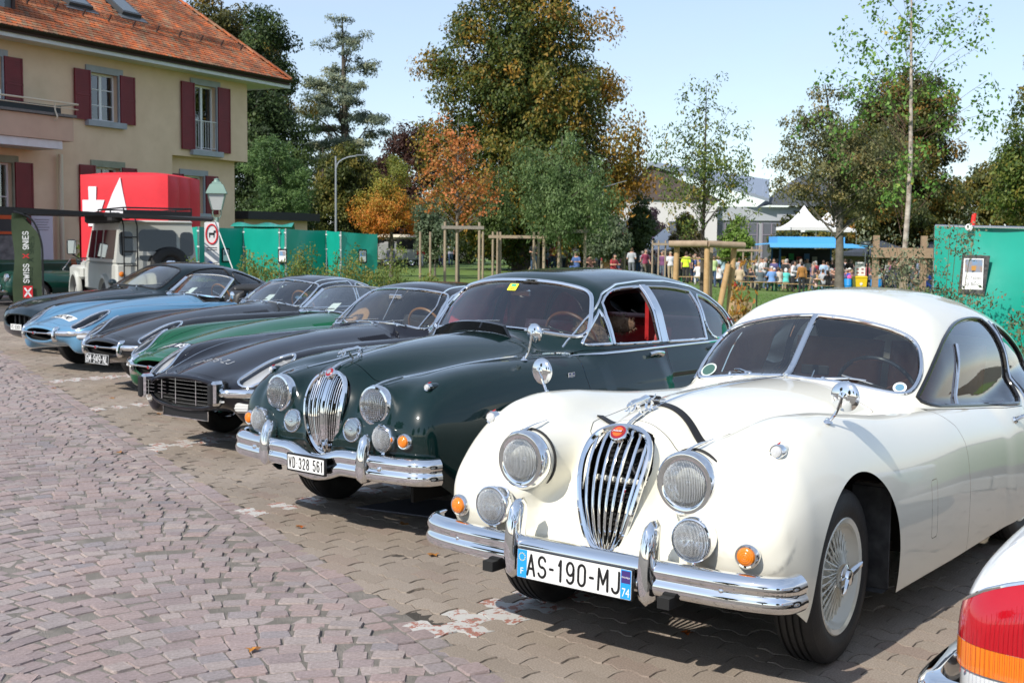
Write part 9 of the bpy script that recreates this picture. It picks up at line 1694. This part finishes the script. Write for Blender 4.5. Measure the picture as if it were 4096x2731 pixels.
    nn=np.array((-(bq-a)[1],(bq-a)[0],0));nn/=np.linalg.norm(nn)
    for u in np.linspace(0,1,n):
        for v in np.linspace(0,1,18):p=a+(bq-a)*u;V.append((p[0],p[1],v*p[2]-.012*sin(pi*min(1,u*2.3))*(v>.97))+nn*(.025*sin(9*u-7*v)+.018*sin(17*u+5*v)+.035*sin(5*(u+v)+1)))
    MB().add(V,[(k*18+j,(k+1)*18+j,(k+1)*18+j+1,k*18+j+1)for k in range(n-1)for j in range(17)]).build('tarpaulin',TP,f,angle=0);MB().tube([(-.02,.12,0),(-.02,.12,1.87)],.025,8).build('fence_post',STEEL,f);MB().tube([a+np.array((0,.03,0)),bq+np.array((0,.03,0))],.018,8).build('top_tube',STEEL,f)
    for u in(.14,.40):p=a+(bq-a)*u;MB().tube([p+np.array((0,.06,-.02)),p+np.array((.02,.06,.14))],.026,10).build('red_cap_post',mat('post_red',(.72,.03,.02),.45),f)
    MB().lathe([(.0,.02),(.035,.015),(.04,0)],14,a+(bq-a)*.115-nn*.0+np.array((0,-.04,-.01)),(0,-1,0)).build('clip',WHITE_P,f)
    e=(bq-a)*(1,1,0);q=a+(bq-a)*.135;Mx=frame((q[0],q[1]-.07,1.37),e,(0,0,1));ns=MB().prism([(-.15,-.2),(.12,-.22),(.16,.19),(-.12,.20)],0,.01,Mx).build('plastic_sleeve',mat('sleeve_black',(.03,.03,.032),.3,var=(.12,.12,.12),vs=30),f);MB().prism([(-.11,-.16),(.10,-.16),(.10,.16),(-.10,.16)],.011,.013,Mx).build('notice_sheet',WHITE_P,ns);MB().prism([(-.085,.02),(.09,.02),(.09,.15),(-.085,.15)],.0135,.015,Mx).build('notice_picture',mat('notice_print',(.35,.22,.12),.6,var=(.10,.30,.55),vs=9),ns);MB().box(tuple(Mx@Vector((.02,.06,.017))),(.08,.003,.05)).build('table_picture',mat('picture_wood',(.6,.3,.08),.6),ns)
    text('notice_words','12 Tables',.045,Mx@Matrix.Translation((0,-.04,.0145)),mat('notice_grey'),ns);text('notice_words','24 Bancs',.045,Mx@Matrix.Translation((0,-.105,.0145)),mat('notice_grey'),ns)
    vn=empty('white_van',(7.6,15.6,-.05),radians(-37),'white van side with red and yellow marks beyond the green tarpaulin','van');MB().box((0,0,.75),(3.6,1.5,.9),bev=.12).build('body',mat('van_white',(.7,.71,.72),.35,coat=.4),vn);[MB().box((0,-.755,z),(3.4,.01,.012)).build('rib',mat('van_rib',(.4,.41,.42),.5),vn)for z in(.55,.7,.85,1.0)];MB().box((-.6,-.757,.95),(.18,.01,.10)).build('red_mark',mat('mark_red',(.6,.03,.03),.5),vn);[wheel(vn,(x,-.68,.3),.3,.18,.19,'disc',STEEL,-1,pi/2,det=0)for x in(-1.2,1.2)]
    # ---- school building
    s=empty('school_building',(21.5,122,-.5),radians(-4),'long white and grey school building with folded metal roof beyond the crowd','building');WW=mat('school_white',(.60,.58,.58),.8);GW2=mat('school_grey',(.34,.35,.38),.7,var=(.30,.31,.34),vs=.6);RF=mat('metal_roof',(.36,.40,.46),.4,.5);GB=mat('gable_brown',(.10,.075,.07),.8)
    MB().box((-6.5,0,3.2),(9.5,10,6.4)).build('white_wing',WW,s);MB().box((4.5,.5,2.9),(13,9,5.8)).build('grey_wing',GW2,s)
    MB().add([(-11.6,-5.2,6.4),(-1.4,-5.2,6.4),(-8.2,-5.2,9.7),(-11.6,5.5,6.4),(-1.4,5.5,6.4),(-8.2,5.5,9.7)],[(0,1,2),(3,5,4),(0,3,4,1)]).build('gable',GB,s,False);MB().add([(-12.2,-5.6,6.3),(-8.2,-5.6,10.0),(-8.2,6,10.0),(-12.2,6,6.3),(-12.2,-5.6,6.0),(-8.2,-5.6,9.6),(-8.2,6,9.6),(-12.2,6,6.0)],[(0,1,2,3),(4,7,6,5),(0,4,5,1),(1,5,6,2)]).build('roof_left',RF,s,False);MB().add([(-8.2,-5.6,10.0),(3.0,-5.6,6.6),(4.5,6,9.0),(-8.2,6,10.0),(-8.2,-5.6,9.65),(3.0,-5.6,6.3),(4.5,6,8.6),(-8.2,6,9.65)],[(0,3,2,1),(4,5,6,7),(0,1,5,4),(1,2,6,5)]).build('roof_middle',RF,s,False)
    rb=MB();[rb.tube([np.array((-8.2+11.2*u,-5.6,10.0-3.4*u+.04)),np.array((-8.2+12.7*u,6,10.0-1.0*u+.04))],.05,4)for u in np.linspace(.05,.95,14)];rb.build('roof_seams',mat('seam_grey',(.45,.49,.54),.4,.5),s);MB().add([(3.0,-5.0,6.0),(7.2,-5.0,9.2),(11.6,-5.0,5.9),(3.0,5,6.0),(7.2,5,9.2),(11.6,5,5.9)],[(0,1,4,3),(1,2,5,4),(0,2,1)]).build('roof_right',mat('slate_roof',(.10,.11,.13),.6),s,False)
    MB().box((4.5,-4.1,5.2),(13,.2,1.3)).build('grey_parapet',mat('parapet_grey',(.40,.42,.46),.6),s)
    for i in range(6):
        w=MB().box((-.9+i*2.2,-4.06,2.6),(1.7,.12,3.4)).build('window',mat('school_glass',(.16,.17,.20),.25,.3),s);[MB().box((-1.75+i*2.2+q*.85,-4.14,2.6),(.10,.10,3.5)).build('mullion',mat('mullion_mauve',(.24,.21,.26),.6),w)for q in(0,1,2)];MB().box((-.9+i*2.2,-4.14,3.2),(1.7,.08,.08)).build('transom',mat('mullion_mauve'),w)
    [MB().box((-10.2+i*2.3,-5.04,3.6),(1.4,.08,1.6)).build('window',mat('school_glass'),s)for i in range(3)]
    # hill far behind
    xs=np.linspace(-420,420,60);V=[];[V.extend([(x,420,-3),(x,470,7+3*sin(x*.013+1)+2*sin(x*.041))])for x in xs];tag(link('hills',mesh_from(V,np.array([(2*i,2*i+2,2*i+3,2*i+1)for i in range(59)]),'hills',True,None,mat('far_wood',(.05,.065,.04),.95,var=(.08,.085,.05),vs=14,coords='Generated'))),kind='structure')
build_people();build_market()
# ================================================================== things close by
def build_tail_car():
    root=empty('white_coupe_rear',(1.12,3.12,0),-radians(37),'white car at the lower right corner showing its red and amber tail light','car','classic cars parked side by side along the pavers');P_=paint('clean_white_paint',(.74,.76,.78),.3,peel=.012);xc=.88
    Wb=K((-.05,.80),(.05,.84),(.2,.872),(.6,.885),(2,.89),(3.6,.88),(4.3,.80),(4.7,.6));Zt=K((-.05,.74),(.02,.80),(.12,.855),(.3,.90),(.8,.93),(2,.87),(3.4,.84),(4.7,.66));Zroof=K((.3,.85),(1.0,1.05),(1.7,1.24),(2.3,1.26),(2.8,1.18),(3.4,.9),(4,.6));Ws=K((.3,.5),(1.2,.62),(2.2,.68),(3.2,.66),(4,.5))
    def sdf(x,y,z):
        a=np.abs(x-xc);d=smax(sect(a,z,0,Wb(y),Zt(y),.22,4.2),np.maximum(-y+.01+.12*(a-.6)*(a>.6),y-4.65),.10)
        return smin(d,np.maximum(smax((z-(Zroof(y)-.2*a*a))*.9,a-(Ws(y)-.3*(z-.9)),.1),.7-z),.05)
    sh=Shell(sdf,(-.1,-.12,.15),(1.86,4.75,1.4),.024);sh.drop(lambda P:P[:,2]-.27)
    for yc in(.98,3.57):sh.drop(lambda P,yc=yc:np.maximum(np.hypot(P[:,1]-yc,np.maximum(P[:,2]-.32,0))-.35,.5-np.abs(P[:,0]-xc)))
    AM=mat('amber_tail',(.80,.20,.01),.16,coat=.8,spec=.6);RT=mat('red_tail',(.42,.004,.012),.14,coat=.9)
    for s in(0,1):
        u=lambda P,s=s:(P[:,0]if s==0 else 2*xc-P[:,0])
        top=lambda P:np.interp(u(P),(-.1,0,.1,.2,.34),(.665,.675,.745,.785,.80));reg=lambda P:np.max([P[:,2]-top(P),u(P)-.36,P[:,1]-.20,.54-P[:,2]],0)
        pc=sh.take(reg);red=clip(pc[0],pc[1],lambda P:.611-P[:,2]);amb=clip(pc[0],pc[1],lambda P:np.maximum(P[:,2]-.6105,0*P[:,0]-1));tl=sh.build(red,'tail_light',RT,root,.010);sh.build(amb,'indicator_lens',AM,tl,.011)
        rb=MB();[rb.tube(np.column_stack([np.full(3,x if s==0 else 2*xc-x),np.full(3,-.009),np.array((.55,.6,.65+.1*min(1,x*5)))]),.0007,4)for x in np.arange(.06,.35,.012)];rb.build('lens_ribs',RT,tl)
        e=[(x,z)for x,z in zip((.0,.05,.1,.15,.2,.27,.35),(.678,.715,.748,.77,.787,.795,.802))];P,N=sh.drape([(x if s==0 else 2*xc-x,z)for x,z in e],'front',1,.5,-.3);MB().tube(P+N*.006,.008,8).build('lens_surround',CHROME,tl);MB().lathe([(.006,0),(.004,.004),(0,.005)],10,(.045 if s==0 else 2*xc-.045,-.004,.588),(-.3+.6*s,-1,0)).build('lens_screw',CHROME,tl)
        wheel(root,(.14 if s==0 else 2*xc-.14,.98,.32),.32,.2,.2,'disc',STEEL,-1 if s==0 else 1,det=0);wheel(root,(.14 if s==0 else 2*xc-.14,3.57,.32),.32,.2,.2,'disc',STEEL,-1 if s==0 else 1,det=0)
    sh.build((sh.V,sh.T),'body',P_,root)
    bp=spline([(-.035,.75,.47),(-.045,.35,.47),(-.04,.10,.47),(-.01,-.02,.47),(.10,-.075,.47),(.5,-.10,.47),(.88,-.105,.47),(1.26,-.10,.47),(1.66,-.075,.47),(1.77,-.02,.47),(1.80,.10,.47),(1.805,.35,.47)],6);pr=[(-.02,-.065),(.012,-.065),(.028,-.04),(.030,.0),(.026,.035),(.006,.055),(-.03,.06)]
    MB().sweep(bp,pr).build('bumper',CHROME,root,angle=50);MB().sweep(bp+np.array((0,0,-.01)),[(.028,-.02),(.040,-.018),(.042,.0),(.028,.004)]).build('bumper_rubber',BLACK,root);MB().box((.88,2.2,.3),(1.5,3.6,.04)).build('floor_pan',DARK,root)
def build_small():
    build_tail_car()
    # furry toy on the saloon's front seat
    o=np.array((-1.091,6.70,0));th=radians(40);W2=lambda a,l,z:o+np.array((cos(th)*a+sin(th)*l,-sin(th)*a+cos(th)*l,z));b=W2(.33,2.16,.56)
    r=empty('plush_toy',b,-th,'large brown furry toy animal sitting on the saloon front seat','toy');f=lambda x,y,z:smin(smin(smin(ell(x,y,z,(0,.05,.16),(.17,.15,.2)),ell(x,y,z,(0,-.02,.46),(.12,.13,.12)),.06),ell(x,y,z,(0,-.15,.42),(.07,.09,.06)),.05),np.minimum(ell(x,y,z,(.17,.04,.55),(.13,.04,.055)),ell(x,y,z,(-.13,.05,.56),(.08,.04,.06))),.04)
    V,Q=polygonize(f,(-.35,-.3,-.1),(.35,.3,.72),.025);N=grad(f,V);FU=mat('toy_fur',(.09,.05,.03),.95,var=(.22,.15,.10),vs=6);link('body',mesh_from(V,Q,'body',True,N,FU),r)
    g=np.random.default_rng(3);i=g.integers(0,len(V),5000);p=V[i]+g.normal(0,.006,(5000,3));n=N[i]+g.normal(0,.5,(5000,3));n/=np.linalg.norm(n,axis=1)[:,None];u=np.cross(n,g.normal(size=(5000,3)));u/=np.linalg.norm(u,axis=1)[:,None];VV=np.stack([p-u*.003,p+u*.003,p+n*.022],1).reshape(-1,3);tag(link('fur',mesh_from(VV,np.arange(15000).reshape(-1,3),'fur',False,None,FU),r),kind='stuff');[MB().ball((s*.05,-.12,.50),.014,10,8).build('eye',BLACKG,r)for s in(-1,1)];MB().ball((.08,-.02,.56),(.03,.02,.05),8,6).build('ear_patch',mat('toy_yellow',(.7,.5,.04),.8),r);MB().box((0,.02,.24),(.36,.33,.10),bev=.06).build('blue_jacket',mat('toy_blue',(.03,.07,.25),.8),r)
    # board lying under the saloon
    tag(MB().add([(-.95,7.43,.012),(-.62,7.72,.012),(.02,7.46,.016),(-.30,7.10,.012),(-.95,7.43,.004),(-.62,7.72,.004),(.02,7.46,.006),(-.30,7.10,.004)],[(0,3,2,1),(0,4,7,3),(3,7,6,2)]).build('ground_board',mat('slate_board',(.10,.10,.125),.5),None,False),'dark grey flat board lying on the pavers under the saloon','board')
    # crowd too dense to count behind the benches
    g=np.random.default_rng(21);root=empty('far_crowd',(0,0,0),0,'dense standing crowd in the shade behind the market benches','crowd');root['kind']='stuff';acc={q:([],[],0)for q in('body','shirt','trousers','hair')};parts={q:[]for q in acc}
    for i in range(230):
        Y=g.uniform(70.5,93);px=g.uniform(2110,3680);x=px_x(px,Y);z=float(gz(x,Y));a=g.uniform(0,2*pi);k=g.uniform(.9,1.05);po=POSES[g.choice(['stand','hold','stand','walk'])];R=np.array([(cos(a),-sin(a),0),(sin(a),cos(a),0),(0,0,1)])
        for q in parts:me=po[q];v=np.empty(len(me.vertices)*3,np.float32);me.vertices.foreach_get('co',v);t=np.empty(len(me.loops),np.int32);me.loops.foreach_get('vertex_index',t);parts[q].append(((v.reshape(-1,3)*k)@R.T+np.array((x,Y,z)),t.reshape(-1,3)))
    cm={'body':mat('skin'),'shirt':island_mat('crowd_tops',[(.03,.035,.06),(.5,.5,.5),(.05,.12,.3),(.35,.03,.04),(.3,.4,.5),(.06,.06,.06),(.55,.35,.3),(.1,.2,.12),(.6,.58,.55)],.85,bump=0),'trousers':island_mat('crowd_legs',[(.03,.04,.07),(.07,.12,.2),(.3,.25,.18),(.03,.03,.03)],.85,bump=0),'hair':island_mat('crowd_hair',[(.03,.02,.015),(.1,.06,.03),(.3,.28,.26),(.35,.22,.1)],.7,bump=0)}
    for q,L in parts.items():
        n=0;Vs=[];Ts=[]
        for v,t in L:Vs.append(v);Ts.append(t+n);n+=len(v)
        ob=link(q,mesh_from(np.concatenate(Vs),np.concatenate(Ts),q,True,None,cm[q]),root);ob['kind']='stuff'
build_small()
